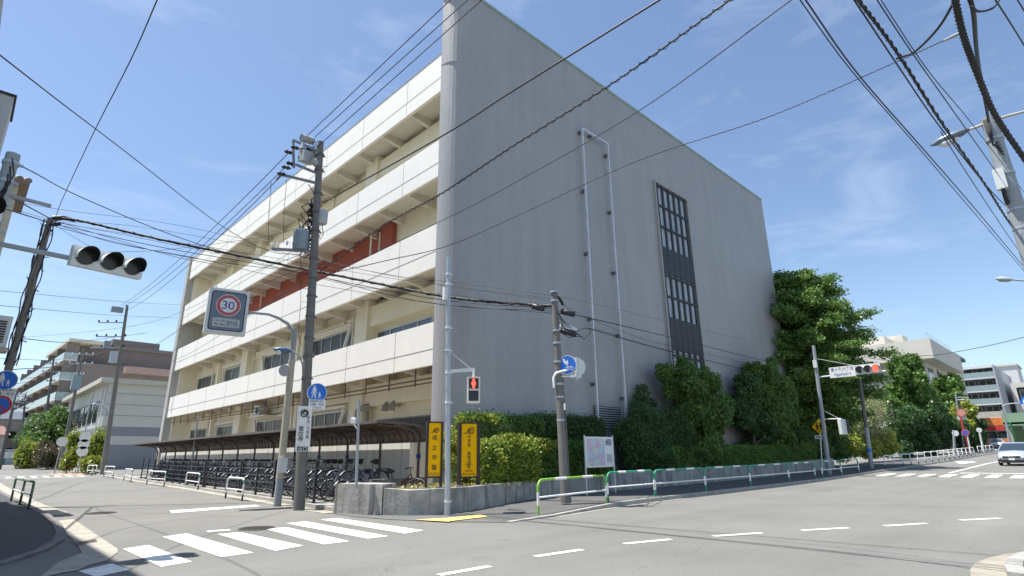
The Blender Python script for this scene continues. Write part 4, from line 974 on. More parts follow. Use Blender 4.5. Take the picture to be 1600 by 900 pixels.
T = thing('speed_limit_sign', 'large box sign reading 30 over ここから hanging above the road on a curved arm', 'road sign', over(354, 486, B2))
cL, cR, cbR, cbL = [over(x, y, B2 - Vector((0.0, .3, 0))) for x, y in ((334, 441), (390, 455), (378, 530), (319, 521))]
ctr = (cL + cR + cbR + cbL) / 4; nrm = Vector((-.18, -.98, 0)).normalized(); xr = ZU.cross(nrm)
W_, H2 = 1.24, 1.52; ct = ctr
mb = MB(); mb.obox(ct - nrm * .17, xr, ZU, nrm, W_, H2, .34); mb.tube([ct + ZU * (H2 / 2) - xr * (W_ * .35) - nrm * .14, ct + ZU * (H2 / 2 + .1) - xr * (W_ * .35) - nrm * .14], [.05, .03], 10); mb.build('housing', WHT2, T)
def rrect(w_, h_, r): 
    o = []
    for cx, cy, a0 in ((w_ / 2 - r, h_ / 2 - r, 0), (-w_ / 2 + r, h_ / 2 - r, 90), (-w_ / 2 + r, -h_ / 2 + r, 180), (w_ / 2 - r, -h_ / 2 + r, 270)):
        for k in range(5): a = rad(a0 + 22.5 * k); o.append((cx + r * math.cos(a), cy + r * math.sin(a)))
    return o
mb = MB(); mb.poly(ct + nrm * .004, nrm, ZU, rrect(W_ * .86, H2 * .88, .1), 0); mb.poly(ct + nrm * .008, nrm, ZU, rrect(W_ * .81, H2 * .84, .09), 1)
c3 = ct + ZU * .2 + nrm * .012; mb.disc(c3, nrm, ZU, .375, m=2); mb.disc(c3 + nrm * .004, nrm, ZU, .355, m=3); mb.disc(c3 + nrm * .008, nrm, ZU, .25, m=2); text(mb, '30', c3 + nrm * .012, nrm, ZU, .4, 4)
c4 = ct - ZU * .4 + nrm * .012; mb.poly(c4, nrm, ZU, rrect(.82, .3, .05), 5); text(mb, 'ここから', c4 + nrm * .005, nrm, ZU, .21, 0, .88)
for k in range(-2, 3): mb.obox(ct + xr * (k * .17) + nrm * .028, xr, ZU, nrm, .006, H2 * .82, .002, 1)
mb.build('sign_face', [INK, GREYS, WHT, mat('faded_red_sheet', (.5, .1, .12), .5), DBLUE, mat('grey_white_sheet', (.5, .52, .52), .5)], T)
# --- thin post with a camera by the concrete block, and one further up the street
def thin(px, top, label, camq=True, group=None):
    b = base(px[0], px[1], .1); t = over(top[0], top[1], b); T = thing('camera_post' if camq else 'thin_post', label, 'post', b, group)
    mb = MB(); mb.tube([b, t], .045, 10); mb.build('shaft', POLEL, T)
    if camq:
        c = over(557, 656, b); mb = MB(); mb.obox(c, (.8, .5, 0), (-.5, .8, 0), ZU, .16, .16, .2); mb.tube([c - ZU * .12, over(560, 668, b)], .02, 6); mb.tube([c - Vector((.12, .12, 0)), c - Vector((.04, .04, 0))], [.06, .08], 10); mb.build('security_camera', WHT, T)
bq = onz(557, 757, .78); b = Vector((bq.x, bq.y, .78)); t = over(561, 623, b)
T = thing('camera_post', 'thin steel post with white security camera standing behind the concrete block', 'post', b)
mb = MB(); mb.tube([b - ZU * .1, t], .04, 10); mb.build('shaft', POLEL, T)
c = over(553, 657, b); mb = MB(); mb.obox(c, (.8, .5, 0), (-.5, .8, 0), ZU, .13, .13, .16); mb.tube([c - ZU * .1, over(558, 670, b)], .018, 6); mb.tube([c - Vector((.1, .1, 0)), c - Vector((.04, .04, 0))], [.05, .07], 10); mb.build('security_camera', WHT, T)
b = base(296, 750, .1); b = Vector((fx(14.5) + .3, 14.5, .11)); b = base(296, 756, .1); t = over(309, 652, b)
T = thing('steel_post', 'plain thin steel post rising among the bicycles, left of the speed limit pole', 'post', b); mb = MB(); mb.tube([b, t], .05, 10); mb.build('shaft', POLEL, T)
# --- pedestrian signal pole at the corner
B3 = base(699, 806); T3 = over(701, 402, B3)
T = pole('signal_pole', 'slim steel signal pole at the corner in front of the rounded grey tiled column', B3, T3, .078, .062, STEELG); T['category'] = 'signal pole'
bands(T, B3, T3, (.35, 2.9, 3.72, 4.35, 5.0, 6.3, 6.6), .085, WHT2)
mb = MB(); a = along(B3, T3, 581); e = over(740, 577, B3 + Vector((.6, -.3, 0))); mb.bar(a, e, .07, .09); mb.tube([along(B3, T3, 547), a.lerp(e, .92)], .009, 5)
mb.obox(along(B3, T3, 460) - Vector((.12, 0, 0)), (1, 0, 0), (0, 1, 0), ZU, .12, .1, .38); mb.build('arm', WHT2, T)
T = thing('pedestrian_signal', 'white pedestrian signal showing the red standing figure, hung from the corner signal pole', 'pedestrian signal', over(740, 608, e))
cs = over(740, 609, e); n3 = Vector((-.62, -.78, 0)).normalized(); x3 = ZU.cross(n3)
mb = MB(); mb.obox(cs - n3 * .1, x3, ZU, n3, .36, .72, .24); mb.tube([cs + ZU * .34 - n3 * .1, e], .03, 8); mb.build('housing', WHT, T)
mb = MB(); 
for dz in (.17, -.17): mb.obox(cs + ZU * dz + n3 * .021, x3, ZU, n3, .27, .28, .005)
mb.build('lens', LAMPOFF, T)
mb = MB(); q = cs + ZU * .17 + n3 * .028; k_ = .28
mb.poly(q, n3, ZU, [(.035 * math.cos(a), .095 + .035 * math.sin(a)) for a in [2 * PI * i / 12 for i in range(12)]]); mb.poly(q, n3, ZU, [(-.05, .055), (.05, .055), (.065, -.03), (.04, -.03), (.03, -.125), (.003, -.125), (0, -.04), (-.003, -.125), (-.03, -.125), (-.04, -.03), (-.065, -.03)]); mb.build('red_figure', REDLIT, T)
mb = MB(); 
for dz in (.17, -.17):
    q = cs + ZU * dz + n3 * .1; mb.obox(q + ZU * .155, x3, ZU, n3, .33, .015, .18); mb.obox(q + x3 * .155, x3, ZU, n3, .015, .3, .18); mb.obox(q - x3 * .155, x3, ZU, n3, .015, .3, .18)
mb.build('visor', WHT, T)
# --- yellow school signs
def school_sign(u, v, w_, z0, z1, nrm, lab, chars, small, lsz, gap, post, zc):
    T = thing('school_sign', lab, 'sign', (u, v, .6)); n = Vector(nrm).normalized(); x = ZU.cross(n); c = Vector((u, v, (z0 + z1) / 2)); h_ = z1 - z0
    mb = MB(); mb.obox(c - n * .03, x, ZU, n, w_, h_, .05, 0); mb.build('panel', YEL, T)
    for s in (-1, 1):
        mb = MB(); p = c + x * (s * (w_ / 2 + post / 2 + .002)) - n * .03; mb.obox(Vector((p.x, p.y, (z1 + .04 + .5) / 2)), x, ZU, n, post, z1 + .04 - .5, .1); mb.obox(Vector((p.x, p.y, .62)), x, ZU, n, .22, .1, .2, 1); mb.build('post', [BROWN, CONC], T)
    mb = MB(); mb.obox(c + ZU * (h_ / 2 + .022) - n * .03, x, ZU, n, w_, .04, .1); mb.obox(c - ZU * (h_ / 2 + .022) - n * .03, x, ZU, n, w_, .04, .1); mb.build('frame_rail', BROWN, T)
    mb = MB(); q = c + n * .003; L = c + ZU * (h_ / 2 - .2) + n * .006
    k = w_ * .62
    def stroke(pts, wd):
        for a, b in zip(pts, pts[1:]): mb.bar(L + x * a[0] * k + ZU * a[1] * k, L + x * b[0] * k + ZU * b[1] * k, wd * k, .004, up=n)
    stroke([(-.55, -.26), (-.3, -.27), (-.2, -.15), (-.12, .05), (.0, .2), (.2, .27), (.52, .28)], .075)
    stroke([(.0, .15), (-.05, -.05), (-.05, -.25), (.1, -.3)], .09)
    stroke([(.38, .12), (.2, .1), (.1, -.05), (.14, -.24), (.3, -.28), (.42, -.18), (.46, 0), (.4, .12)], .08)
    for i, ch in enumerate(chars): text(mb, ch, q + ZU * (zc[0] - gap * i), n, ZU, lsz if ch != '・' else lsz * .6)
    mb.build('lettering', INK, T)
    mb = MB()
    for i, t in enumerate(small): text(mb, t, q - ZU * (h_ / 2 - .09 * (len(small) - i) + .02), n, ZU, .07 if len(small) > 1 else .09)
    mb.build('lettering', mat('grey_lettering', (.3, .2, .05), .6) if len(small) == 1 else INK, T)
nS = Vector((-.25, -.97, 0))
school_sign(-1.38, -1.08, .36, .95, 2.40, (-.35, -.94, 0), 'narrow yellow sign with 成立学園 written downward, left of the corner signal pole', '成立学園', ['SEIRITSU'], .155, .27, .06, (.32,))
school_sign(-.04, -1.0, .50, .90, 2.42, (-.3, -.95, 0), 'wider yellow sign with 中学校・高等学校 written downward, right of the corner signal pole', '中学校・高等学校', ['JUNIOR', '&', 'SENIOR', 'HIGH SCHOOL'], .122, .122, .10, (.38,))
# --- map board
T = thing('map_board', 'white area map board on two posts in front of the clipped hedge', 'notice board', (5.6, -1.3, .12))
a, b = onv(914, 681, -1.3), onv(957, 684, -1.3); c_, d_ = onv(957, 731, -1.3), onv(915, 729, -1.3)
u0_, u1_ = (a.x + d_.x) / 2, (b.x + c_.x) / 2; z1_, z0_ = (a.z + b.z) / 2, (c_.z + d_.z) / 2
mb = MB(); mb.box(u0_, u1_, -1.33, -1.3, z0_, z1_); mb.build('panel', WHT, T)
for x in (u0_ - .03, u1_ + .03): mb = MB(); mb.tube([(x, -1.31, .1), (x, -1.31, z1_ + .05)], .03, 8); mb.build('post', WHT2, T)
def mapmat():
    m = bpy.data.materials.new('printed_area_map'); m.use_nodes = True; n = m.node_tree; p = n.nodes['Principled BSDF']; tc = n.nodes.new('ShaderNodeTexCoord')
    v = n.nodes.new('ShaderNodeTexVoronoi'); v.inputs['Scale'].default_value = 4; n.links.new(tc.outputs['Object'], v.inputs['Vector'])
    r = n.nodes.new('ShaderNodeValToRGB'); r.color_ramp.interpolation = 'CONSTANT'; e = r.color_ramp.elements; e[0].color = (.62, .48, .68, 1); e[1].position = .3; e[1].color = (.5, .66, .74, 1)
    for pos, col in ((.5, (.6, .7, .6, 1)), (.65, (.7, .68, .74, 1)), (.82, (.66, .5, .6, 1))): x = e.new(pos); x.color = col
    s = n.nodes.new('ShaderNodeSeparateColor'); n.links.new(v.outputs['Color'], s.inputs[0]); n.links.new(s.outputs[0], r.inputs[0])
    v2 = n.nodes.new('ShaderNodeTexVoronoi'); v2.feature = 'DISTANCE_TO_EDGE'; v2.inputs['Scale'].default_value = 9; n.links.new(tc.outputs['Object'], v2.inputs['Vector'])
    l = n.nodes.new('ShaderNodeMath'); l.operation = 'LESS_THAN'; l.inputs[1].default_value = .04; n.links.new(v2.outputs['Distance'], l.inputs[0])
    mx = n.nodes.new('ShaderNodeMixRGB'); mx.inputs[2].default_value = (.3, .33, .42, 1); n.links.new(l.outputs[0], mx.inputs[0]); n.links.new(r.outputs[0], mx.inputs[1]); n.links.new(mx.outputs[0], p.inputs['Base Color']); p.inputs['Roughness'].default_value = .4
    return m
W_ = u1_ - u0_; H3 = z1_ - z0_
mb = MB(); mb.box(u0_ + W_ * .05, u0_ + W_ * .68, -1.338, -1.332, z0_ + H3 * .06, z1_ - H3 * .06); mb.build('map_print', mapmat(), T)
mb = MB(); n_ = NY
for t, fx_, fz, s in (('北区案内', .84, .89, .1), ('避難場所', .84, .82, .1), ('防災地図', .84, .75, .1)): text(mb, t, Vector((u0_ + W_ * fx_, -1.336, z0_ + H3 * fz)), n_, ZU, .1, 0, .95)
for k in range(9): mb.box(u0_ + W_ * .74, u0_ + W_ * .95, -1.336, -1.332, z0_ + H3 * (.16 + .03 * k), z0_ + H3 * (.17 + .03 * k))
mb.build('lettering', DBLUE, T)
# --- second pole on the main road pavement
B4 = base(884, 786, .12); T4 = over(866, 459, B4)
T = pole('utility_pole', 'mid-height concrete pole behind the first guard rail with black cable closures near its top', B4, T4, .15, .10, POLEC)
bands(T, B4, T4, (.9, 1.6, 2.5, 3.2, 3.6, 4.3, 4.9, 5.3, 6.3, 6.6), .135)
mb = MB(); o2 = Vector((.16, -.02, 0)); mb.tube([B4 + o2, along(B4, T4, 560) + o2 * .8], .05, 8, 0); mb.tube([along(B4, T4, 750) + Vector((.05, -.15, 0)), along(B4, T4, 635) + Vector((.05, -.14, 0))], .02, 6); mb.build('cable_duct', POLED, T)
mb = MB(); mb.obox(along(B4, T4, 636) + Vector((.0, -.17, 0)), (1, 0, 0), (0, 1, 0), ZU, .05, .05, .2); mb.obox(over(888, 514, B4 + Vector((.4, 0, 0))), (.95, -.1, -.12), (.1, .95, 0), (.12, 0, .95), .62, .16, .2); mb.build('junction_box', WHT2, T)
for (x0, y0, x1, y1) in ((831, 478, 851, 483), (876, 486, 899, 492), (876, 516, 901, 523)):
    mb = MB(); a, b = over(x0, y0, B4), over(x1, y1, B4); mb.tube([a, a.lerp(b, .06), a.lerp(b, .94), b], [.04, .095, .095, .04], 10); mb.build('cable_closure', BLK, T)
mb = MB()
for i in range(6): 
    a = along(B4, T4, 470 + i * 9); b = over(884 + i * 5, 505 + i * 4, B4); mb.tube([a, (a + b) / 2 - ZU * .15, b], .012, 5)
mb.tube([over(901, 521, B4), over(913, 530, B4), over(922, 520, B4), over(924, 514, B4)], .014, 5); mb.tube([T4, T4 + Vector((.3, 0, -.15)), T4 + Vector((.42, 0, -.3))], .05, 7)
mb.build('service_lead', WIRE, T)
T = thing('cycle_sign', 'round blue pedestrian and bicycle sign on a bent white arm behind the lime guard rail', 'road sign', over(885, 570, B4))
mb = MB(); mb.tube([over(866, 606, B4 + NY * .15), over(865, 590, B4 + NY * .15), over(869, 583, B4 + NY * .15), over(878, 580, B4 + NY * .15), over(893, 578, B4 + NY * .15)], .04, 8)
mb.build('arm', WHT, T); n5 = Vector((-.9, -.43, 0)); c = over(886, 570, B4 + NY * .2); round_sign(T, c, n5, .30, 'bike'); plate(T, over(888, 584.5, B4 + NY * .2), n5, .5, .17, ['自転車通行可'], WHT, INK)
T = thing('sign_seen_from_behind', 'grey back of a round sign and plate, right beside the blue bicycle sign', 'road sign', over(900, 572, B4))
n6 = Vector((.55, .83, 0)); c = over(900.5, 573, B4 + NY * .1); round_sign(T, c, -n6, .3, 'back'); mb = MB(); mb.obox(over(900, 586, B4 + NY * .1), ZU.cross(n6), ZU, n6, .34, .18, .02); mb.tube([c - ZU * .42 - n6 * .03, c + ZU * .28 - n6 * .03], .025, 8); mb.tube([c - n6 * .04, over(884, 580, B4)], .02, 6); mb.build('plate', WHT2, T)
# --- vehicle signals
def lamphead(T, c, axis, face, lit=None, m=WHT2, L=1.2, H=.38, rr=.168, vis=.36):
    axis = Vector(axis).normalized(); face = Vector(face).normalized(); up = face.cross(axis); up = up if up.z > 0 else -up
    mb = MB(); mb.obox(c - face * .09, axis, up, face, L, H, .18); mb.build('housing', m, T)
    for i in (-1, 0, 1):
        q = c + axis * (i * L / 3) ; l = MB(); l.disc(q + face * .012, face, up, rr, n=24); l.build('lens', REDLIT if lit == i else LAMPOFF, T)
        v = MB(); seg = [a for a in np.linspace(-.35, PI + .35, 15)]
        for a, b in zip(seg, seg[1:]):
            P = lambda t, o, k: q + (axis * math.cos(t) + up * math.sin(t)) * (rr + .012) * k + face * o
            la, lb_ = vis * (.55 + .45 * max(0, math.sin(a))), vis * (.55 + .45 * max(0, math.sin(b)))
            v.face([P(a, 0, 1), P(b, 0, 1), P(b, lb_, 1.0), P(a, la, 1.0)], 0, True); v.face([P(b, 0, .95), P(a, 0, .95), P(a, la, .95), P(b, lb_, .95)], 1, True); v.face([P(a, la, 1), P(b, lb_, 1), P(b, lb_, .95), P(a, la, .95)], 1)
        v.build('visor', [m, RUBB], T)
B5 = Vector((-11.48, -2.16, .05)); T5 = over(21, 241, Vector((-11.42, -2.16, 0)))
T = pole('signal_pole', 'steel signal pole at the left edge of the photo carrying the long arm', B5, T5, .12, .10, POLEL); T['category'] = 'signal pole'
aE = over(113, 404, Vector((-10.3, -2.2, 0))); aA = over(0, 381, Vector((-11.33, -2.18, 0)))
mb = MB(); mb.tube([aA - Vector((.15, 0, 0)), aE], .045, 10); mb.tube([Vector((-11.42, -2.16, 5.87)), over(80, 322, Vector((-10.6, -2.17, 0)))], .035, 8); mb.build('arm', POLEL, T)
bands(T, B5, T5, (4.9, 5.2, 5.7, 6.1, 6.45), .12)
mb = MB()
for k in range(5): mb.tube([Vector((-11.42, -2.27, 6.5 - .15 * k)), Vector((-11.34 - .02 * k, -2.3, 6.2 - .15 * k)), Vector((-11.46, -2.28, 5.8 - .12 * k)), Vector((-11.36, -2.3, 5.4 - .1 * k)), Vector((-11.42, -2.28, 5.0 - .1 * k))], .011, 5)
mb.build('service_lead', WIRE, T)
T = thing('traffic_signal', 'pale horizontal traffic signal with three dark lamps on the long arm at upper left', 'traffic signal', (-9.75, -2.35, 4.95))
c = over(171, 410, Vector((-9.75, -2.4, 0))); lamphead(T, c, (.985, .17, 0), (.17, -.985, -.1), None, L=1.12, H=.36, rr=.145, vis=.34)
T = thing('traffic_signal', 'traffic signal cut off by the left edge of the photo', 'traffic signal', (-11.3, -2.5, 5.5))
lamphead(T, Vector((-11.82, -2.62, 5.47)), (.9, .42, 0), (.25, -.95, 0), None, L=1.05, H=.33, rr=.135, vis=.28)
# right signal
B6 = base(1296, 741, .12); T6 = over(1271, 540, B6)
T = pole('signal_pole', 'steel signal pole by the far crosswalk with the intersection name sign', B6, T6, .13, .09, POLEL); T['category'] = 'signal pole'
mb = MB(); a = along(B6, T6, 587); Z6 = 5.8; arm_e = over(1338, 577.5, Vector((23.5, -5.6, 0)))
s0 = onv(1275, 587, -1.95); mb.tube([Vector((a.x, a.y, Z6 + .02)), Vector((a.x - .0, a.y - 3.6, Z6))], .045, 8)
top6 = along(B6, T6, 560); mb.tube([top6, Vector((a.x, a.y - 3.2, Z6 + .1))], .012, 5); mb.obox(along(B6, T6, 569) - Vector((.12, .0, 0)), (1, 0, 0), (0, 1, 0), ZU, .15, .2, .45)
mb.tube([along(B6, T6, 655), along(B6, T6, 655) - Vector((.0, 1.0, .02))], .035, 8); mb.tube([along(B6, T6, 640), along(B6, T6, 655) - Vector((0, .9, 0))], .01, 5); mb.build('arm', WHT2, T)
sy = lambda px: (lambda d: CAM.y + d.y * ((a.x - CAM.x) / d.x))(rd(px, 580))
y0, y1 = sy(1296), sy(1337)
T = thing('place_name_sign', 'white sign reading 東十条六丁目 on the arm left of the lit red signal', 'street name sign', (a.x, y0, Z6))
plate(T, Vector((a.x - .06, (y0 + y1) / 2, onu(1316, 581, a.x).z)), NX, abs(y1 - y0), .62, ['東十条六丁目', 'Higashijujo 6'], WHT, DBLUE)
T = thing('traffic_signal', 'traffic signal with its red lamp lit, beside the intersection name sign', 'traffic signal', (a.x, sy(1356), Z6))
yc = (sy(1338) + sy(1377)) / 2; lamphead(T, Vector((a.x - .06, yc, onu(1356, 576.5, a.x).z)), (0, -1, 0), (-1, -.15, -.08), 1, L=abs(sy(1338) - sy(1377)), H=.55, rr=.2, vis=.2)
T = thing('pedestrian_signal', 'grey pedestrian signal seen side-on, hanging on the far signal pole', 'pedestrian signal', (a.x, a.y - 1, 3.9)); q = along(B6, T6, 655) - Vector((0, 1.0, .1)); q.z -= .38
mb = MB(); mb.obox(q, (.5, .85, 0), (-.85, .5, 0), ZU, .24, .36, .85); mb.build('housing', WHT2, T)
mb = MB(); mb.obox(q + Vector((.14, -.22, .2)), (.5, .85, 0), (-.85, .5, 0), ZU, .22, .1, .34); mb.obox(q + Vector((.14, -.22, -.2)), (.5, .85, 0), (-.85, .5, 0), ZU, .22, .1, .34); mb.build('visor', BLK, T)
bw = base(1292, 737, .12); bw.x -= .8; tw = over(1280, 655, bw)
T = thing('school_crossing_sign', 'yellow diamond sign with two walking children on a white post before the signal pole', 'road sign', bw)
mb = MB(); mb.tube([bw, tw], .035, 8); mb.build('post', WHT, T); c = over(1280.5, 667, bw) + NX * .05
mb = MB(); S_ = .45; n7 = NX; mb.poly(c, n7, ZU, [(0, S_), (-S_, 0), (0, -S_), (S_, 0)], 0, .02); q = c + n7 * .006
for ox in (-.12, .1):
    mb.disc(q + Vector((0, -ox, .2)), n7, ZU, .06, m=1, n=12); mb.poly(q, n7, ZU, [(ox - .07, .13), (ox + .07, .13), (ox + .1, -.02), (ox + .04, -.02), (ox + .09, -.2), (ox + .03, -.2), (ox, -.06), (ox - .05, -.2), (ox - .1, -.19), (ox - .04, -.02), (ox - .1, 0)], 1)
mb.obox(q - ZU * .25, (0, 1, 0), ZU, n7, .25, .03, .002, 1); mb.build('sign_face', [YEL, INK], T); plate(T, over(1281, 683, bw) + NX * .05, NX, .55, .22, ['通学路'], WHT, INK)
# pole in the trees
b = base(1362, 732, .12); t = over(1343, 590, b)
T = pole('utility_pole', 'dark pole with pale painted lower half standing among the trees by the far crosswalk', b, t, .14, .11, POLED)
mb = MB(); mb.tube([b, along(b, t, 668)], [.15, .14], 12); mb.tube([along(b, t, 706), along(b, t, 701)], .155, 12, 1); mb.build('painted_base', [POLEL, BLUE], T)
# --- big pole at the right edge with street lamps
B7 = Vector((7.25, -14.1, .1)); T7 = Vector((6.95, -14.02, 9.95))
T = pole('utility_pole', 'stout grey pole at the right edge with a lamp arm near its top', B7, T7, .24, .165, POLEL, n=20); 
bands(T, B7, T7, (5.6, 6.8, 7.3, 8.3, 9.3), .20); 
mb = MB(); p = along(B7, T7, 283) + Vector((-.28, .12, 0)); mb.obox(p, (1, 0, 0), (0, 1, 0), ZU, .18, .22, .55); mb.build('junction_box', WHT2, T)
mb = MB(); mb.tube([p - ZU * .27, p - ZU * .5, p - ZU * .62 + Vector((.12, 0, 0)), p - ZU * .6 + Vector((.3, 0, 0))], .045, 8)
for k in range(6): mb.tube([T7 + Vector((-.17, .02 * k, -.1)), T7 + Vector((-.3, .02 * k, -.5)), T7 + Vector((-.2 - .04 * k, .05, -.9)), T7 + Vector((-.1, -.1, -.7 - .1 * k))], .016, 5)
mb.build('service_lead', WIRE, T)
mb = MB()
for z in (5.35, 6.35): q = B7.lerp(T7, z / 10) ; mb.bar(q - Vector((.5, 0, 0)), q + Vector((.3, 0, 0)), .05); mb.tube([q - Vector((.3, .0, -.05)), q - Vector((.3, 0, -.2))], [.04, .06], 8); mb.tube([q - Vector((.42, .0, -.05)), q - Vector((.42, 0, -.2))], [.04, .06], 8)
mb.build('insulator_bracket', STEELG, T)
T = thing('street_lamp', 'pointed street lamp on a long pale arm across the stout upper right pole', 'street lamp', T7 - ZU * .3)
zA = 9.78; mb = MB(); l0 = onu(1512, 203, 6.9); mb.tube([onu(1602, 174, 6.9), onu(1575, 181, 6.9), onu(1547, 190, 6.9), onu(1525, 199, 6.9), l0], [.035, .035, .04, .04, .035], 8); mb.build('arm', POLEB, T)
l1 = onu(1453, 228, 6.9); mb = MB(); d = l1 - l0; mb.tube([l0 - d * .05, l0 + d * .15, l0 + d * .45, l0 + d * .75, l1], [.04, .10, .13, .11, .015], 12); mb.build('hood', mat('slate_lamp_hood', (.13, .17, .22), .35, .2), T)
mb = MB(); q = l0 + d * .5 - ZU * .06; mb.tube([q - d * .28, q - d * .12 - ZU * .05, q + d * .14 - ZU * .06, q + d * .3], [.03, .095, .10, .03], 12); mb.build('lens', WHT2, T)
T = thing('street_lamp', 'small distant street lamp head at the right edge below the big pole lamp', 'street lamp', onu(1590, 437, 30)); mb = MB(); mb.tube([onu(1555, 435, 30), onu(1563, 436, 30), onu(1575, 437, 30), onu(1583, 437, 30)], [.03, .16, .14, .05], 10); mb.build('hood', POLEL, T); mb = MB(); mb.tube([onu(1583, 437, 30), onu(1625, 441, 30)], .05, 8); mb.build('arm', POLEL, T)
# --- left pole wrapped in cables, with two signs
B8 = Vector((-10.38, 12.2, .1)); T8 = over(79, 341, B8)
T = pole('utility_pole', 'leaning pole wrapped in black cables behind the left traffic signal', B8, T8, .14, .10, POLEC)
mb = MB()
for k in range(7):
    pts = []
    for j in range(22):
        t = .45 + .54 * j / 21; q = B8.lerp(T8, t); a = k * .9 + j * (.10 + .03 * k); rr = .17 + .03 * math.sin(j * 1.3 + k); pts.append(q + Vector((math.cos(a) * rr, math.sin(a) * rr * .5, 0)))
    mb.tube(pts, .02, 5)
for k in range(22): q = B8.lerp(T8, random.uniform(.5, 1)); mb.tube([q + Vector((random.uniform(-.2, .2), 0, random.uniform(-.1, .1))), q + Vector((random.uniform(-.3, .3), 0, random.uniform(-.3, .3))), q], .014, 4)
mb.build('cable_bundle', WIRE, T)
mb = MB(); mb.tube([T8 + Vector((.05, 0, .0)), over(100, 340, B8), over(118, 345, B8)], [.12, .1, .06], 8); mb.tube([over(70, 352, B8), over(95, 350, B8)], .07, 8); mb.tube([over(40, 480, B8), over(58, 400, B8)], .09, 8, 1); mb.build('cable_closure', [BLK, POLEL], T)
T = thing('footpath_sign', 'round blue adult and child sign cut off by the left edge of the photo', 'road sign', over(8, 594, B8))
c = over(8.5, 594, B8 + NY * .3); round_sign(T, c, (-.1, -1, 0), .335, 'walk'); plate(T, over(6, 615, B8 + NY * .3), (-.1, -1, 0), .62, .38, ['自転車を除く', '日曜・休日', '7:30-9'], WHT, INK)
T = thing('no_parking_sign', 'round red and blue no parking sign at the left edge of the photo', 'road sign', over(0, 633, B8)); round_sign(T, over(-1, 633, B8 + NY * .3), (-.1, -1, 0), .34, 'nopark'); mb = MB(); p = over(-1, 640, B8 + NY * .25); mb.tube([Vector((p.x, p.y, .1)), over(3, 585, B8 + NY * .25)], .035, 8); mb.build('post', POLEL, T)
# --- further poles of the side street
def upole(b, t, label, arms, extra=None, m=POLEC, seed=1, r=.17):
    T = pole('utility_pole', label, b, t, r, .11, m); rr = random.Random(seed); mb = MB(); ib = MB(); D = Vector((.75, -.66, 0))
    for z, L1, L2 in arms:
        p = b.lerp(t, (z - b.z) / (t.z - b.z)); mb.bar(p - D * L1, p + D * L2, .09, .09)
        for s in np.linspace(-L1, L2, 4): q = p + D * float(s); ib.tube([q, q + ZU * .12, q + ZU * .25], [.04, .09, .04], 7)
    mb.build('crossarm', STEELG, T); ib.build('insulator', BLK if seed % 2 else WHT2, T); return T
b = base(160, 742); t = over(199, 477, b); UP2 = t
T = upole(b, t, 'concrete utility pole beside the flowering plants, second along the side street', [(b.z + 13.2, 2.3, .0), (b.z + 11.9, 2.3, .2), (b.z + 10.9, 2.7, .2)], seed=1, r=.22)
mb = MB(); p = over(178, 558, b); mb.tube([p - ZU * .5, p + ZU * .5], .34, 14); mb.build('transformer', STEELG, T); mb = MB(); p = over(183, 484, b); mb.obox(p, (1, 0, 0), (0, 1, 0), ZU, .9, .5, .45); p = over(184, 540, b); mb.obox(p - Vector((.8, 0, 0)), (1, 0, 0), (0, 1, 0), ZU, .5, .5, .6); mb.build('transformer', mat('blue_grey_transformer_b', (.22, .27, .3), .5), T)
T = thing('street_lamp', 'street lamp on a bent arm on the second utility pole of the side street', 'street lamp', over(165, 640, b)); mb = MB(); mb.tube([over(168, 650, b), over(166, 640, b), over(160, 633, b), over(150, 632, b)], .05, 8); mb.build('arm', POLEL, T); mb = MB(); mb.tube([over(152, 633, b), over(148, 632, b), over(143, 632.5, b)], [.06, .16, .05], 8); mb.build('hood', mat('lamp_hood_grey', (.2, .28, .36), .4), T)
for i, (bx, vv, tx, ty, lb) in enumerate(((93, 62, 131, 545, 'third'), (60, 84, 84, 560, 'fourth'), (-2, 70, 26, 610, 'left side, first'), (28, 100, 40, 615, 'left side, second'))):
    d = rd(bx, 735); b = CAM + d * ((vv - CAM.y) / d.y); b = Vector((b.x, b.y, g(b.x, b.y))); t = over(tx, ty, b)
    hh = t.z - b.z
    T = upole(b, t, 'utility pole with crossarms down the side street, %s' % lb, [(b.z + hh * .95, 1.1, 1.1), (b.z + hh * .87, 1.2, 1.2), (b.z + hh * .78, .5, .5)], m=POLED if i else POLEC, seed=i, r=.2)
    if i == 0: UP3 = t; mb = MB(); p = over(119, 598, b); mb.obox(p, (1, 0, 0), (0, 1, 0), ZU, .8, .6, 1.5); mb.build('transformer', mat('grey_blue_box', (.24, .32, .36), .5), T)
    if i == 1: UP4 = t
for i, (bx, by, tx, ty, kind) in enumerate(((86, 733, 97, 690, 'walk'), (121, 736, 133, 683, 'back'))):
    b = base(bx, by); d = rd(bx, by); vv = 52 - 4 * i; b = CAM + d * ((vv - CAM.y) / d.y); b.z = g(b.x, b.y); t = over(tx, ty, b)
    T = thing('road_sign', ['thin sign post with pale back, left of the third utility pole', 'thin sign post with three stacked pale plates, right of the third utility pole'][i], 'road sign', b)
    mb = MB(); mb.tube([b, t], .05, 8); mb.build('post', POLEL, T); mb = MB()
    for k in range(1 + 2 * i): mb.disc(t - ZU * (.5 * k * 1.2) + NY * .06, NY, ZU, .42, m=0, th=.03, n=20)
    mb.build('sign_face', WHT2, T)
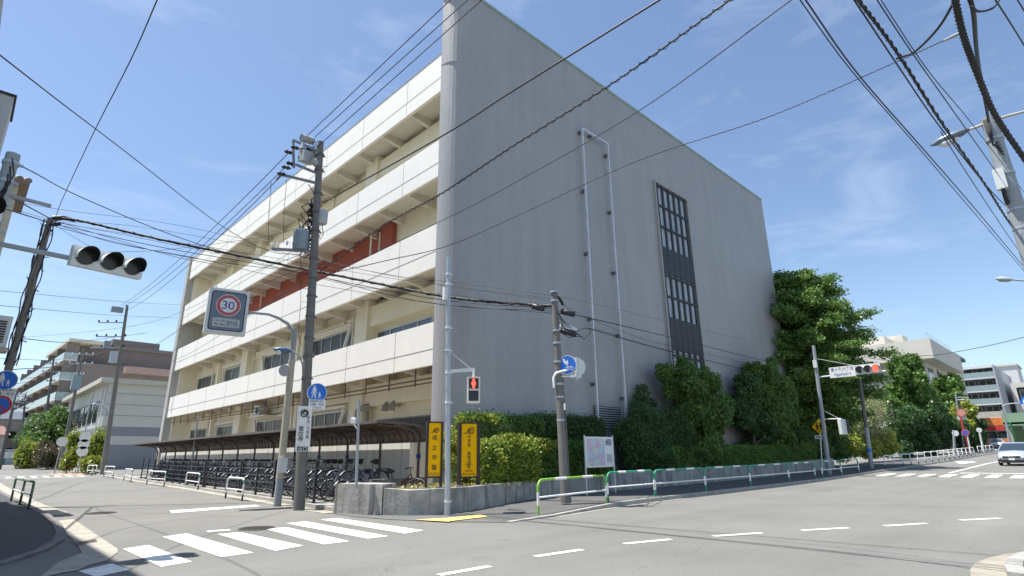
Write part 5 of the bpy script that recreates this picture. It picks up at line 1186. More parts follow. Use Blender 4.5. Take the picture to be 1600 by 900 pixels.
# right far signs
def rsign(u, v, hp, label, parts, r=.06, m=POLEL, cat='road sign'):
    b = Vector((u, v, g(u, v) + .1)); T = thing('road_sign', label, cat, b); mb = MB(); mb.tube([b, hp], r, 8); mb.build('post', m, T)
    for c, rr, kind in parts: round_sign(T, c, NX, rr, kind)
    return T
def dirp(px, py, u): return onu(px, py, u)
q = dirp(1515, 714, 72); t = dirp(1498, 640, 72); T = rsign(72, q.y, t, 'round pink-red sign high on a leaning red post by the ivy', [(dirp(1502, 645, 72) + NX * .1, .46, 'pinkred')], .1, mat('red_post_paint', (.6, .06, .06), .5))
mb = MB(); mb.obox(dirp(1503, 653, 72), (0, 1, 0), ZU, NX, .8, .35, .05); mb.build('plate', WHT2, T)
q = dirp(1519, 716, 70); t = dirp(1510, 675, 70); rsign(70, q.y, t, 'white post with a red and blue no parking sign, below the red post sign', [(dirp(1508.5, 676, 70) + NX * .1, .36, 'nopark')], .07, WHT)
q = dirp(1537, 706, 74); t = dirp(1530, 674, 74); T = rsign(74, q.y, t, 'short post with a round pale mirror, right of the no parking sign', [(dirp(1530, 672, 74) + NX * .1, .27, 'back')], .1, WHT2)
q = dirp(1492, 712, 66); t = dirp(1489, 668, 66); rsign(66, q.y, dirp(1490, 672, 66), 'pale post leaning by the trees above the far guard rails', [(dirp(1493, 677, 66) + NX * .1, .3, 'back')], .12, POLEL)
T = thing('street_lamp', 'pale double-armed street lamp above the yellow-green tree on the right', 'street lamp', dirp(1495, 712, 78)); mb = MB(); mb.tube([dirp(1506, 700, 78), dirp(1494, 622, 78), dirp(1493, 615, 78)], .09, 8); mb.build('shaft', POLEL, T); mb = MB(); mb.tube([dirp(1494, 621, 78), dirp(1510, 621, 78), dirp(1514, 624, 78)], .06, 8); mb.tube([dirp(1494, 625, 78), dirp(1508, 625, 78)], .09, 8); mb.build('arm', POLEL, T)
# ---------------------------------------------------------------- hedges, shrubs, trees
def hedge(name, label, x0, x1, y0, y1, z0, z1, n, m, size=.07, cat='hedge', bright=None, rag=.05, group=None):
    def gz(x): return g(x, 0)
    P = []; A = [(x1 - x0) * (z1 - z0), (x1 - x0) * (y1 - y0), (y1 - y0) * (z1 - z0) * 2]; tot = sum(A)
    for a, kind in zip(A, 'fte'):
        k = int(n * a / tot); u = rng.random(k); v = rng.random(k)
        bump = .09 * np.sin((x0 + (x1 - x0) * u) * 2.1 + v * 3) * np.sin(v * 7 + u * 20)
        if kind == 'f': X_ = x0 + (x1 - x0) * u; Y_ = y0 + .06 * rng.normal(size=k) * .8 + bump * .6 + .10 * np.maximum(0, v - .85) * 6 * .3; Z_ = z0 + (z1 - z0) * v
        elif kind == 't': X_ = x0 + (x1 - x0) * u; Y_ = y0 + (y1 - y0) * v; Z_ = z1 + np.abs(rng.normal(size=k)) * rag + bump * .5
        else: X_ = np.where(rng.random(k) < .5, x0, x1) + .06 * rng.normal(size=k); Y_ = y0 + (y1 - y0) * u; Z_ = z0 + (z1 - z0) * v
        P.append(np.stack([X_, Y_, Z_], 1))
    P = np.concatenate(P); P[:, 2] += np.array([gz(x) for x in P[:, 0]])
    c = MB(); s = .09; nn = max(1, int((x1 - x0) / 2))
    for k in range(nn):
        a = x0 + s + (x1 - x0 - 2 * s) * k / nn; b = x0 + s + (x1 - x0 - 2 * s) * (k + 1) / nn; c.box(a, b + .01, y0 + s, y1 - s, z0 - .1 + gz(a), z1 - s + gz(a))
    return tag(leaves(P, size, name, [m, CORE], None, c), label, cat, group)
def shrub(name, label, blobs, m, size, dens, trunk=None, group=None, cat='shrub', core=True, clampy=None, shell=.6, flat=0):
    b0 = blobs[0][0]; T = thing(name, label, cat, (b0[0], b0[1], g(b0[0], b0[1]) + .5), group) if trunk else None
    P = []; C_ = MB()
    for c, r in blobs:
        n = int(dens * (r[0] * r[1] + r[1] * r[2] + r[0] * r[2])); P.append(ell(c, r, n, shell))
        if core: q = ncore(c, r, .7 if shell > .4 else .4, 6); C_.idx(q.v, q.f)
    P = np.concatenate(P)
    if clampy is not None: P[:, 1] = np.minimum(P[:, 1], clampy - .03 * rng.random(len(P)))
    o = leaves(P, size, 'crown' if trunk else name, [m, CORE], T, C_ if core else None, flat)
    if trunk:
        mb = MB()
        for pts, r in trunk: mb.tube(pts, r, 8)
        mb.build('trunk', BARK, T); return T
    return tag(o, label, cat, group)
hedge('clipped_hedge', 'bright-topped hedge closest to the wide yellow school sign, lower tier', .75, 3.1, -.9, .2, .62, 1.78, 9000, L_BRIGHT, .09)
shrub('bright_bush', 'loose bush of bright yellow-green new leaves on top of the corner hedge', [((2.1, -.55, 1.75), (1.5, .45, .42)), ((1.2, -.6, 1.3), (.6, .5, .65)), ((3.6, -.45, 1.84), (1.0, .35, .25)), ((1.6, .45, 2.65), (1.0, .4, .25)), ((2.2, -.7, 1.1), (1.3, .3, .45))], L_YG, .11, 1500, shell=.3)
hedge('clipped_hedge', 'dark green clipped hedge behind the map board, lower tier', 3.1, 8.0, -.45, .4, .68, 1.88, 16000, L_HEDGE, .07)
hedge('clipped_hedge', 'taller hedge against the grey tiled wall, upper tier behind the sunlit bush', .9, 4.6, .2, .95, .62, 2.68, 15000, L_MID, .09, rag=.1)
hedge('clipped_hedge', 'taller dark hedge against the grey wall left of the white louvre', 4.6, 8.6, .35, 1.05, .66, 2.82, 13000, L_DARK, .09, rag=.1)
shrub('bright_bush', 'small bright leafy sprout left of the wide yellow sign', [((-.05, .1, 1.35), (.35, .3, .4)), ((.35, .3, 1.9), (.5, .3, .5))], L_YG, .1, 1600, shell=.2, core=False)
shrub('round_shrub', 'big rounded dark shrub just right of the map board', [((11.0, .05, 2.1), (1.75, .85, 1.5)), ((11.1, -.1, 1.5), (1.8, .8, 1.0))], L_DARK, .085, 4200, clampy=1.1)
shrub('round_shrub', 'dark shrub behind and right of the big rounded shrub', [((13.8, .2, 2.2), (1.5, .8, 1.5)), ((14.5, .2, 1.5), (1.6, .8, .9))], L_DARK, .085, 3200, clampy=1.1)
shrub('thin_sapling', 'sparse dark sapling standing against the grey wall above the rounded shrub', [((12.4, .8, 4.3), (.45, .25, .5)), ((11.9, .8, 3.9), (.4, .25, .35)), ((12.9, .8, 3.8), (.6, .25, .3))], L_DARK, .13, 700, trunk=[([(12.4, .8, .6), (12.4, .8, 4.6)], [.04, .02])], cat='tree', core=False, clampy=1.1)
hedge('clipped_hedge', 'long low clipped hedge on the planter wall below the trees', 12.0, 31.0, -.5, .45, .72, 1.72, 34000, L_HEDGE, .075)
def tree(name, label, base_, hgt, blobs, m, size, dens, trunk_r=.12, limbs=True, core=False, shell=.45, group=None, flat=0, bark=None, clampy=None, splits=0):
    T = thing(name, label, 'tree', base_, group); P = []; C_ = MB()
    B_ = []
    for c, r in blobs:
        if splits:
            for _ in range(splits):
                d = rng.normal(size=3); d /= np.linalg.norm(d); k = .5 + .45 * rng.random(); f_ = .24 + .24 * rng.random()
                B_.append((tuple(np.array(c) + d * np.array(r) * k), tuple(np.array(r) * f_)))
            B_.append((c, tuple(np.array(r) * .6)))
        else: B_.append((c, r))
    for c, r in B_:
        n = max(20, int(dens * (r[0] * r[1] + r[1] * r[2] + r[0] * r[2]))); P.append(ell(c, r, n, shell))
        if core: q = ncore(c, r, .62, 5); C_.idx(q.v, q.f)
    P = np.concatenate(P)
    if clampy is not None: P = P[P[:, 1] < clampy]
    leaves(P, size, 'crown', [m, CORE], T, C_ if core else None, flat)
    mb = MB(); b = Vector(base_); top = Vector((b.x, b.y, b.z + hgt)); mb.tube([b, b.lerp(top, .35) + Vector((.1, 0, 0)), b.lerp(top, .7), top], [trunk_r, trunk_r * .8, trunk_r * .5, trunk_r * .2], 10)
    if limbs:
        for c, r in B_[::max(1, len(B_) // 26)]:
            c = Vector(c); s = b.lerp(top, min(.9, max(.2, (c.z - b.z - (c.xy - b.xy).length * .6) / hgt))); mb.tube([s, (s + c) / 2 + Vector((0, 0, -.1)), c], [trunk_r * .4, trunk_r * .25, trunk_r * .1], 6)
    mb.build('trunk', bark or BARK, T); return T
tree('evergreen_tree', 'dense rounded evergreen tree in front of the tall window strip', (16.0, .2, .7), 4.8, [((15.8, .1, 4.3), (2.0, 1.0, 1.8)), ((16.1, -.1, 2.9), (1.8, 1.0, 1.5)), ((14.9, 0, 5.0), (1.6, .9, 1.1)), ((16.9, 0, 4.0), (1.7, .9, 1.6)), ((15.7, -.1, 1.8), (1.7, .8, .8))], L_MID, .13, 1500, core=False, clampy=1.1, splits=11, shell=.3)
tree('evergreen_tree', 'bluish dark tree with two bare forked stems, middle of the three before the grey wall', (22.6, .1, .7), 5.2, [((22.2, .1, 4.1), (2.0, 1.0, 1.7)), ((21.4, 0, 3.3), (1.3, .9, .9)), ((23.4, .1, 3.3), (1.6, .9, 1.2)), ((22.9, 0, 5.3), (1.5, .9, 1.0))], L_DARK, .14, 1300, core=False, clampy=1.1, splits=7, shell=.35)
tree('evergreen_tree', 'dark green tree just left of the wall end, third before the grey wall', (26.6, .1, .8), 5.6, [((26.6, .1, 5.2), (2.6, 1.0, 1.8)), ((25.6, .1, 6.3), (1.6, .9, 1.0)), ((25.4, 0, 3.8), (1.8, .9, 1.5)), ((28.0, .1, 4.5), (1.8, .9, 1.4)), ((25.9, 0, 2.4), (1.4, .9, 1.0))], L_MID, .15, 1200, core=False, clampy=1.1, splits=11, shell=.3)
shrub('round_shrub', 'spreading dark bush under the trees left of the yellow crossing sign', [((27.5, .9, 2.1), (3.2, .9, 1.2)), ((31.5, 1.6, 2.4), (3.4, 1.6, 1.3)), ((24, .6, 1.6), (2.4, .6, .8))], L_DARK, .13, 1100)
# big layered tree past the end of the wall
T = thing('layered_tree', 'largest tree with tiered spreading branches beyond the end of the grey wall', 'tree', (35.0, .5, .3))
P = []; lb = MB(); b = Vector((35.0, .5, .3))
for i in range(92):
    t = i / 91; z = 3.0 + 11.7 * t; R_t = (5.7 * (1 - t) ** .55 + .6) * (.62 if t < .2 else .85 if t < .35 else 1) * (1 if t > .12 else .8); a = i * 2.4 + random.uniform(-.3, .3); L_ = R_t * random.uniform(.75, 1.12)
    s = Vector((b.x, b.y, z - .2)); e = Vector((b.x + math.cos(a) * L_, b.y + math.sin(a) * L_, z + L_ * .16)); lb.tube([s, s.lerp(e, .5) + Vector((0, 0, .15)), e], [.07, .04, .015], 5)
    for k in range(7):
        q = s.lerp(e, .3 + .75 * k / 6); w_ = .9 * (1 - .3 * k / 6) + .2
        P.append(ell((q.x + random.uniform(-.6, .6), q.y + random.uniform(-.6, .6), q.z + random.uniform(-.35, .45)), (w_ * random.uniform(.7, 1.1), w_, random.uniform(.25, .55)), 240, .0))
P = np.concatenate(P); P[:, 2] -= .01 * ((P[:, 0] - b.x) ** 2 + (P[:, 1] - b.y) ** 2); P = P[(P[:, 0] > 32.9) | (P[:, 1] < 1.05)]
leaves(P, .2, 'crown', leafmat('layered_leaves', (.05, .12, .028), (.22, .35, .08)), T, None, .35)
lb.tube([b, (35.1, .5, 6), (35, .5, 11), (35, .5, 14.8)], [.3, .24, .14, .05], 10); lb.build('trunk', BARK, T)
shrub('round_shrub', 'mounded dark hedge at the foot of the far signal pole', [((33.5, 1.0, 1.9), (3.4, 1.4, 1.3)), ((38.5, 1.0, 1.7), (3, 1.4, 1.2)), ((30.5, .5, 1.5), (2, .9, .8))], L_MID, .14, 1000)
shrub('bright_bush', 'low yellow-green bush between the far utility pole and the pale twiggy tree', [((42.5, .6, 2.0), (2.2, 1.0, 1.0)), ((46, .2, 1.7), (2.0, 1.0, .9)), ((39.5, 2.6, 3.0), (2, 1, .9)), ((50, -.2, 2.1), (2.2, 1.0, 1.1))], L_YG, .17, 800)
T = tree('twiggy_tree', 'pale half-bare twiggy tree before the dark trees on the right', (47.5, .6, .9), 5.2, [((47.0, .6, 4.4), (4.2, 1.8, 2.1)), ((49.5, .6, 5.0), (3.2, 1.5, 1.7)), ((44.6, .6, 3.6), (2.4, 1.4, 1.4))], L_OLIVE, .17, 330, trunk_r=.14, shell=.1, bark=BARKL)
tw = MB()
for i in range(230):
    a = random.uniform(0, 2 * PI); L_ = random.uniform(1.5, 4.4); e = random.uniform(.1, 1.3); s = Vector((47.5 + math.cos(a) * .6, .6 + math.sin(a) * .4, random.uniform(2, 4.4))); q = s + Vector((math.cos(a) * math.cos(e) * L_, math.sin(a) * math.cos(e) * L_ * .5, math.sin(e) * L_ * .75)); tw.tube([s, s.lerp(q, .5) + Vector((0, 0, -.15)), q], [.035, .022, .008], 4)
tw.build('twigs', BARKL, T)
tree('broadleaf_tree', 'tall bushy green tree in front of the pale balcony building', (70, 1.0, 1.2), 11.5, [((70, .9, 8.4), (3.6, 2.2, 3.2)), ((69, .9, 5.4), (4.0, 2.2, 3.2)), ((70, .9, 11.0), (2.2, 1.6, 2.0)), ((74.5, .4, 6.0), (3.4, 1.8, 3.0))], leafmat('broad_leaves', (.05, .12, .025), (.2, .33, .07)), .33, 260, trunk_r=.3, core=True, splits=16, shell=.5)
tree('dark_tree', 'dark ivy-clad tree filling the pavement side behind the far guard rails', (60, .8, 1.0), 6, [((62, .9, 3.6), (4.0, 1.8, 2.8)), ((68, .2, 3.9), (6, 2.2, 3.1)), ((79, -1.0, 3.9), (6, 1.8, 2.7)), ((89, -2.4, 3.7), (5, 1.3, 2.5))], L_DARK, .3, 230, core=True, splits=12, shell=.5)
tree('broadleaf_tree', 'green tree in front of the balconied apartment block, right of the tall bushy one', (96, 1.5, 1.4), 12, [((94, .4, 10.2), (3.0, 1.7, 2.8)), ((92, .2, 7.6), (4.2, 1.8, 2.8))], L_MID, .42, 120, trunk_r=.3, core=True, splits=14, shell=.5)
tree('broadleaf_tree', 'yellow-green tree low beside the red post sign', (85, -.8, 1.3), 5.5, [((83, -.9, 5.0), (4.0, 1.6, 2.6)), ((89, -1.9, 5.8), (3.2, 1.2, 2.0))], L_YG, .38, 110, trunk_r=.25, core=True, splits=10, shell=.5)
# --- plants of the side street
shrub('flowering_bush', 'yellow-green bush beside the second utility pole of the side street, right one', [(tuple(onv(150, 700, 50)), (.85, .8, 1.6)), (tuple(onv(142, 725, 49)), (.9, .8, .7))], L_YG, .22, 420)
shrub('flowering_bush', 'yellow-green bush beside the second utility pole of the side street, left one', [(tuple(onv(117, 690, 54)), (.8, .8, 1.0)), (tuple(onv(108, 724, 53)), (.7, .7, .7)), (tuple(onv(121, 710, 53)), (.85, .7, .8))], L_YG, .22, 420)
q0 = onv(66, 680, 78); q1 = onv(55, 705, 74)
shrub('side_street_tree', 'leafy green tree over the far pavement of the side street', [(tuple(q0), (2.3, 2.4, 2.8)), (tuple(onv(86, 660, 80)), (1.9, 2.0, 1.9)), (tuple(onv(56, 698, 76)), (1.5, 2.0, 2.2)), (tuple(onv(80, 690, 78)), (1.6, 2, 2.2))], L_MID, .36, 130, trunk=[([(q0.x, q0.y, .6), (q0.x, q0.y, 5)], [.25, .1])], cat='tree')
shrub('lit_hedge', 'bright yellow-green hedge at the foot of the far side street tree', [(tuple(onv(36, 712, 72)), (.8, 1.5, 1.7)), (tuple(onv(46, 712, 72)), (.8, 1.5, 1.8))], L_YG, .3, 180)
shrub('dark_bush', 'dark reddish bush behind the far U rails of the side street', [(tuple(onv(80, 715, 66)), (1.5, 1.2, 1.2)), (tuple(onv(72, 705, 68)), (1.0, 1.2, 1.2))], leafmat('reddish_leaves', (.05, .045, .025), (.16, .13, .07)), .24, 300)
# ---------------------------------------------------------------- background buildings
def bthing(name, label, x0, y0, rz=0, z=0, cat='building', group=None):
    T = thing(name, label, cat, (x0, y0, z), group); T.rotation_euler = (0, 0, rz); return T
def lb_build(mb, name, m, T):      # geometry given in the thing's own coordinates
    o = mb.build(name, m, None); o.parent = T; return o
def win(T, x0, x1, y0, y1, z0, z1, mf=ALU, mg=GLASS, ax='y', n=2):
    f = MB(); 
    if ax == 'y':      # faces -y at y0
        f.box(x0, x1, y0 - .05, y0, z0, z0 + .07); f.box(x0, x1, y0 - .05, y0, z1 - .07, z1)
        for k in range(n + 1): x = x0 + (x1 - x0) * k / n; f.box(x - .04, x + .04, y0 - .05, y0, z0 + .07, z1 - .07)
        p = MB(); p.box(x0, x1, y0 - .02, y0 - .005, z0 + .02, z1 - .02)
    else:              # faces -x at x0
        f.box(x0 - .05, x0, y0, y1, z0, z0 + .07); f.box(x0 - .05, x0, y0, y1, z1 - .07, z1)
        for k in range(n + 1): y = y0 + (y1 - y0) * k / n; f.box(x0 - .05, x0, y - .04, y + .04, z0 + .07, z1 - .07)
        p = MB(); p.box(x0 - .02, x0 - .005, y0, y1, z0 + .02, z1 - .02)
    fo = lb_build(f, 'window', mf, T); po = p.build('pane', mg, None); po.parent = fo
PANEL = mat('grey_panel_wall', (.56, .55, .50), .8, var=.04, scale=.6, bump=.1, bscale=3); PANELD = mat('slate_panel_wall', (.25, .26, .29), .8, var=.04); BRNT = mat('brown_tile_wall', (.20, .17, .155), .8, var=.08, scale=.8); PINKR = mat('pinkish_roof', (.34, .24, .22), .8)
# panelled hall
gh = g(0, 62); T = bthing('panelled_hall', 'two-storey grey panelled hall with dark stripes beyond the school end', .2, 62, z=gh)
b_top = onv(192, 600, 62).z - gh
mb = MB(); H4 = b_top
mb.box(0, 22, 0, 30, 0, H4, 0); mb.box(-.02, 22.02, -.02, 30, H4 * .0, H4 * .28, 1); mb.box(-.02, 22.02, -.02, 30, H4 * .38, H4 * .49, 1)
for z in (.14, .62, .75, .88): mb.box(-.03, 22, -.035, 0, H4 * z, H4 * z + .05, 2)
for x in (8,): mb.box(x, x + .05, -.036, 0, 0, H4, 2)
lb_build(mb, 'wall', [PANEL, PANELD, mat('panel_joint', (.3, .29, .27), .9)], T)
mb = MB(); mb.box(-.9, 22.6, -.6, 30.5, H4, H4 + .55); lb_build(mb, 'roof', mat('pale_roof_edge', (.5, .48, .40), .7), T)
for k in range(6): win(T, -.02, 0, 4 + k * 3.4, 6.4 + k * 3.4, H4 * .56, H4 * .82, ax='x', mf=DFR)
mb = MB(); 
for y in (.6, 2.6, 9.5): mb.cyl((-.12, y, 0), (-.12, y, H4), .07, 8)
lb_build(mb, 'drain_pipe', WHT2, T)
# brown apartments
gh = g(0, 92); c0 = onv(121, 566, 92); T = bthing('apartment_block', 'brown-grey apartment block with glass balconies stepping down the side street', c0.x, 92, rad(2.4), gh)
H5 = c0.z - gh; fl_ = H5 / 5.0
mb = MB(); mb.box(0, 60, 0, 57, 0, H5); mb.box(0, 60, 3, 57, H5, H5 + 3.0, 0); lb_build(mb, 'wall', BRNT, T)
mb = MB(); mb.box(-1.6, 3, -.3, 20, H5 + 3.0, H5 + 3.5, 0); mb.box(3, 60, 2.6, 57.4, H5 + 3.0, H5 + 3.6, 1); mb.box(5, 12, 6, 14, H5 + 3.6, H5 + 5.2, 1); lb_build(mb, 'roof', [mat('cream_eave', (.6, .56, .44), .7), BRNT], T)
for k in range(6):
    z = fl_ * k + .2
    if k < 6:
        mb = MB(); mb.box(-1.7, 0, .5, 57, z + fl_ * .0, z + .25, 0); s = mb; s = lb_build(mb, 'balcony', mat('balcony_slab_white', (.6, .58, .52), .7) if k == 0 else bpy.data.materials['balcony_slab_white'], T)
        p = MB(); p.box(-1.7, -1.64, .5, 57, z + .25, z + 1.25); p.box(-1.7, 0, .5, .56, z + .25, z + 1.25); po = p.build('balcony_glass', mat('milky_green_glass', (.38, .46, .44), .2, var=.1) if k == 0 else bpy.data.materials['milky_green_glass'], None); po.parent = s
        for j in range(7): win(T, -.02, 0, 2 + j * 8, 7 + j * 8, z + .3, z + 2.4, ax='x', mf=WHT2)
        for j in range(7): mb = MB(); mb.box(-1.6, 0, .6 + 8 * j, .75 + 8 * j, z + .25, z + fl_); lb_build(mb, 'balcony_screen', BRNT, T)
win(T, 7, 8.2, 0, 0, H5 * .45, H5 * .78, mg=PANEL); win(T, 9.8, 11, 0, 0, H5 * .45, H5 * .78, mg=PANEL)
win(T, 23, 26, 0, 0, H5 * .7, H5 * .86); win(T, 16, 18.5, 3, 0, H5 + .9, H5 + 2.2, mg=GLASSC); win(T, 21, 23, 3, 0, H5 + .9, H5 + 2.2, mg=GLASSC)
mb = MB(); mb.box(6, 60, -1.5, 2.99, H5 - 1.2, H5 - .1); lb_build(mb, 'lower_roof', PINKR, T)
# dark house between
c0 = onv(115, 690, 84); T = bthing('dark_house', 'small dark house with slate roof between the apartments and the hall', c0.x - .5, 84, 0, g(0, 84))
mb = MB(); mb.box(0, 8, 0, 8, 0, 5.4); lb_build(mb, 'wall', mat('dark_house_wall', (.09, .09, .10), .7), T)
mb = MB(); mb.idx([(-.6, -.6, 5.4), (8.6, -.6, 5.4), (8.6, 8.6, 5.4), (-.6, 8.6, 5.4), (4, 1.2, 8.2), (4, 7, 8.2)], [(0, 1, 4), (1, 2, 5, 4), (2, 3, 5), (3, 0, 4, 5), (3, 2, 1, 0)]); mb.box(-1.4, 5, -1.6, 0, 2.6, 2.9); lb_build(mb, 'roof', mat('grey_slate_roof', (.22, .24, .27), .6), T)
win(T, 1, 4, 0, 0, 3.4, 4.8, mf=WHT2, mg=GLASSB); win(T, 5, 7, 0, 0, 3.4, 4.8, mf=WHT2)
# houses at the end of the side street
HC = [(.42, .38, .32), (.3, .29, .28), (.5, .47, .42), (.24, .2, .18), (.36, .33, .33), (.45, .4, .36)]
hlab = ['dark navy-roofed house left of the apartment block', 'beige narrow house at the end of the side street', 'grey low house partly behind the no parking sign', 'brown house far down the side street', 'pale house with a flat roof far down the side street', 'reddish-brown house just beyond the left pavement']
for i, (px, pyt, vv, w_, d_) in enumerate(((44, 643, 120, 9, 10), (22, 655, 135, 7, 9), (6, 668, 125, 7, 9), (14, 640, 170, 14, 12), (34, 628, 185, 12, 12), (-22, 665, 112, 6, 12))):
    c0 = onv(px, pyt, vv); gz_ = g(0, vv); T = bthing('house', hlab[i], c0.x - w_ / 2, vv, rad(8), gz_, 'house', 'houses at the far end of the side street'); hh = max(3, c0.z - gz_ - 1.4)
    mb = MB(); mb.box(0, w_, 0, d_, 0, hh); lb_build(mb, 'wall', mat('house_wall_%s' % 'abcdef'[i], HC[i], .8, var=.1), T)
    mb = MB()
    if i in (4,): mb.box(-.2, w_ + .2, -.2, d_, hh, hh + .4)
    else: mb.idx([(-.4, -.4, hh), (w_ + .4, -.4, hh), (w_ + .4, d_, hh), (-.4, d_, hh), (-.4, d_ / 2, hh + 1.7), (w_ + .4, d_ / 2, hh + 1.7)], [(0, 1, 5, 4), (1, 2, 5), (2, 3, 4, 5), (3, 0, 4), (3, 2, 1, 0)])
    lb_build(mb, 'roof', mat('roof_%s' % 'abcdef'[i], [(.06, .08, .12), (.2, .18, .17), (.16, .16, .17), (.1, .08, .08), (.4, .4, .4), (.2, .1, .08)][i], .6), T)
    for z in np.arange(1.2, hh - 1.2, 2.8):
        for x in (w_ * .15, w_ * .6): win(T, x, x + w_ * .25, 0, 0, z, z + 1.2, mf=WHT2 if i % 2 else DFR)
c0 = onv(0, 611, 210); c1 = onv(66, 611, 210)
T = bthing('long_grey_building', 'long dark grey-brown building closing the far end of the side street', c0.x - 10, 210, 0, 2, 'building'); hh = c0.z - 2
mb = MB(); mb.box(0, c1.x - c0.x + 14, 0, 14, 0, hh, 0); mb.box(0, c1.x - c0.x + 14, -.2, 0, hh * .62, hh * .7, 1); lb_build(mb, 'wall', [BRNT, PANEL], T)
mb = MB(); mb.box(-.4, c1.x - c0.x + 14.4, -.4, 14.4, hh, hh + .8); lb_build(mb, 'roof', mat('dark_parapet', (.12, .12, .15), .7), T)
for k in range(7): win(T, 2 + k * 5, 5 + k * 5, 0, 0, hh * .4, hh * .56, mf=DFR); win(T, 2 + k * 5, 5 + k * 5, 0, 0, hh * .76, hh * .92, mf=DFR)
# bins and boxes down the street
for i, (px, col) in enumerate(((9, (.04, .2, .16)), (19, (.35, .42, .45)))):
    d = rd(px, 728); vv = 96; b = CAM + d * ((vv - CAM.y) / d.y); b.z = g(b.x, b.y); mb = MB(); mb.box(b.x - .9, b.x + .9, b.y - .5, b.y + .5, b.z, b.z + 2.0); mb.box(b.x - .95, b.x + .95, b.y - .55, b.y + .55, b.z + 2.0, b.z + 2.12, 1); mb.box(b.x - .7, b.x + .7, b.y - .52, b.y - .5, b.z + .9, b.z + 1.8, 1)
    tag(mb.build('vending_machine', [mat('machine_%s' % 'ab'[i], col, .4), WHT2]), ['green vending machine far down the left side of the street', 'pale blue vending machine far down the left side of the street'][i], 'vending machine')
# left edge buildings
T = bthing('white_building', 'white building with balcony railing cut by the left edge high above the signal', -11.80, 4.0, 0, 0)
zt = onv(25, 153, 4).z
mb = MB(); mb.box(-12, 0, 0, 1.5, zt - 2.6, zt, 0); mb.box(-12, -.25, .02, 12, 0, zt - .05, 0); mb.box(-12, .05, -.05, 1.55, zt, zt + .06, 1); lb_build(mb, 'wall', [mat('left_wall_white', (.55, .56, .56), .8, var=.05), DFR], T)
mb = MB()
for k in range(6): mb.box(-.28 - k * .09, -.26 - k * .09, -.05, -.03, zt - 1.5, zt - .5)
mb.box(-1.2, -.2, -.06, -.03, zt - .52, zt - .46); mb.box(-1.2, -.2, -.06, -.03, zt - 1.5, zt - 1.44); lb_build(mb, 'balcony_railing', BLK, T)
c0 = onv(46, 290, 9); zt = c0.z; T = bthing('tiled_roof_house', 'cream house with tiled eave behind the left signal pole', c0.x - .25, 9, 0, 0, 'house')
mb = MB(); mb.box(-9, 0, 0, 2.4, zt - 4.6, zt - .1); lb_build(mb, 'wall', mat('cream_left_wall', (.62, .58, .44), .8, var=.06), T)
mb = MB(); mb.box(-9, .25, -.3, 2.7, zt - .1, zt, 0); 
for k in range(14): mb.tube([(.2 - k * .22, -.3, zt + .05), (.1 - k * .22, 1.2, zt + .62)], .1, 7, 1)
mb.face([(.25, -.3, zt), (-9, -.3, zt), (-9, 1.2, zt + .55), (.15, 1.2, zt + .55)], 1); mb.face([(.25, -.3, zt), (.15, 1.2, zt + .55), (.25, 2.7, zt)], 1); lb_build(mb, 'roof', [mat('brown_eave', (.26, .19, .14), .7), mat('grey_roof_tile', (.27, .24, .22), .7, var=.25, scale=5)], T)
c0 = onv(22, 497, 7.0); zt = c0.z
T = thing('outdoor_unit', 'white louvred outdoor air unit on a bracket at the left edge above the footpath sign', 'air conditioner', (c0.x, 7, zt - 1)); zb = onv(18, 545, 7.0).z
mb = MB(); mb.box(c0.x - .75, c0.x - .02, 6.8, 7.2, zb, zt); mb.build('casing', WHT2, T)
mb = MB()
for k in range(9): z = zb + .12 + (zt - zb - .24) * k / 9; mb.box(c0.x - .62, c0.x - .12, 6.785, 6.8, z, z + .045)
mb.build('louvre', BLK, T); mb = MB(); mb.box(c0.x - 1.2, c0.x + .02, 6.7, 7.3, zb - .12, zb - .02); mb.box(c0.x - 1.2, c0.x - .2, 6.8, 7.2, zb - .3, zb - .12); mb.build('bracket', mat('beige_ledge', (.5, .44, .36), .7), T)
mb = MB(); mb.box(-24, -12.6, -3.0, 13.8, .1, 14.2); tag(mb.build('corner_building', mat('left_block_wall', (.4, .4, .38), .8)), 'building at the left whose shadow falls over the left pavement', 'building')
# right: pale balcony building
c0 = onv(1452, 528, 1.0); X0 = c0.x; zt = c0.z; g0 = g(90, 0); T = bthing('balcony_building', 'pale building with jutting upper balcony storey behind the bushy tree', X0, 1.0, 0, g0); H6 = zt - g0
PALE = mat('pale_building_wall', (.58, .55, .48), .8, var=.05, scale=.5); 
mb = MB(); mb.box(0, 26, 0, 26, H6 - 3.0, H6); mb.box(4, 26, 2, 26, 0, H6 - 3.0); mb.box(1.2, 18, .3, 26, H6 - 8.2, H6 - 6.0, 0); mb.box(2, 26, 1, 26, H6 - 13, H6 - 10.6, 0); lb_build(mb, 'wall', PALE, T)
mb = MB(); mb.box(6, 22, 7, 22, H6, H6 + 2.2, 0); mb.box(12, 16, 5.5, 12, H6, H6 + 3.0, 0); lb_build(mb, 'roof_house', PALE, T)
mb = MB()
for k in range(14): mb.cyl((1 + k * 1.6, .5, H6), (1 + k * 1.6, .5, H6 + 1.1), .03, 5)
mb.bar((1, .5, H6 + 1.1), (22, .5, H6 + 1.1), .05); mb.cyl((10, 14, H6 + 2), (10, 14, H6 + 5), .03, 5); mb.cyl((8, 18, H6 + 2), (8, 18, H6 + 5.4), .03, 5); lb_build(mb, 'roof_railing', STEELG, T)
for z in (H6 - 5.6, H6 - 10.2): 
    for k in range(4): win(T, 4, 0, 3 + k * 5, 6.5 + k * 5, z, z + 2.0, ax='x', n=2); (win(T, 6 + k * 7, 10 + k * 7, 2, 0, z, z + 2, n=2) if k < 3 else None)
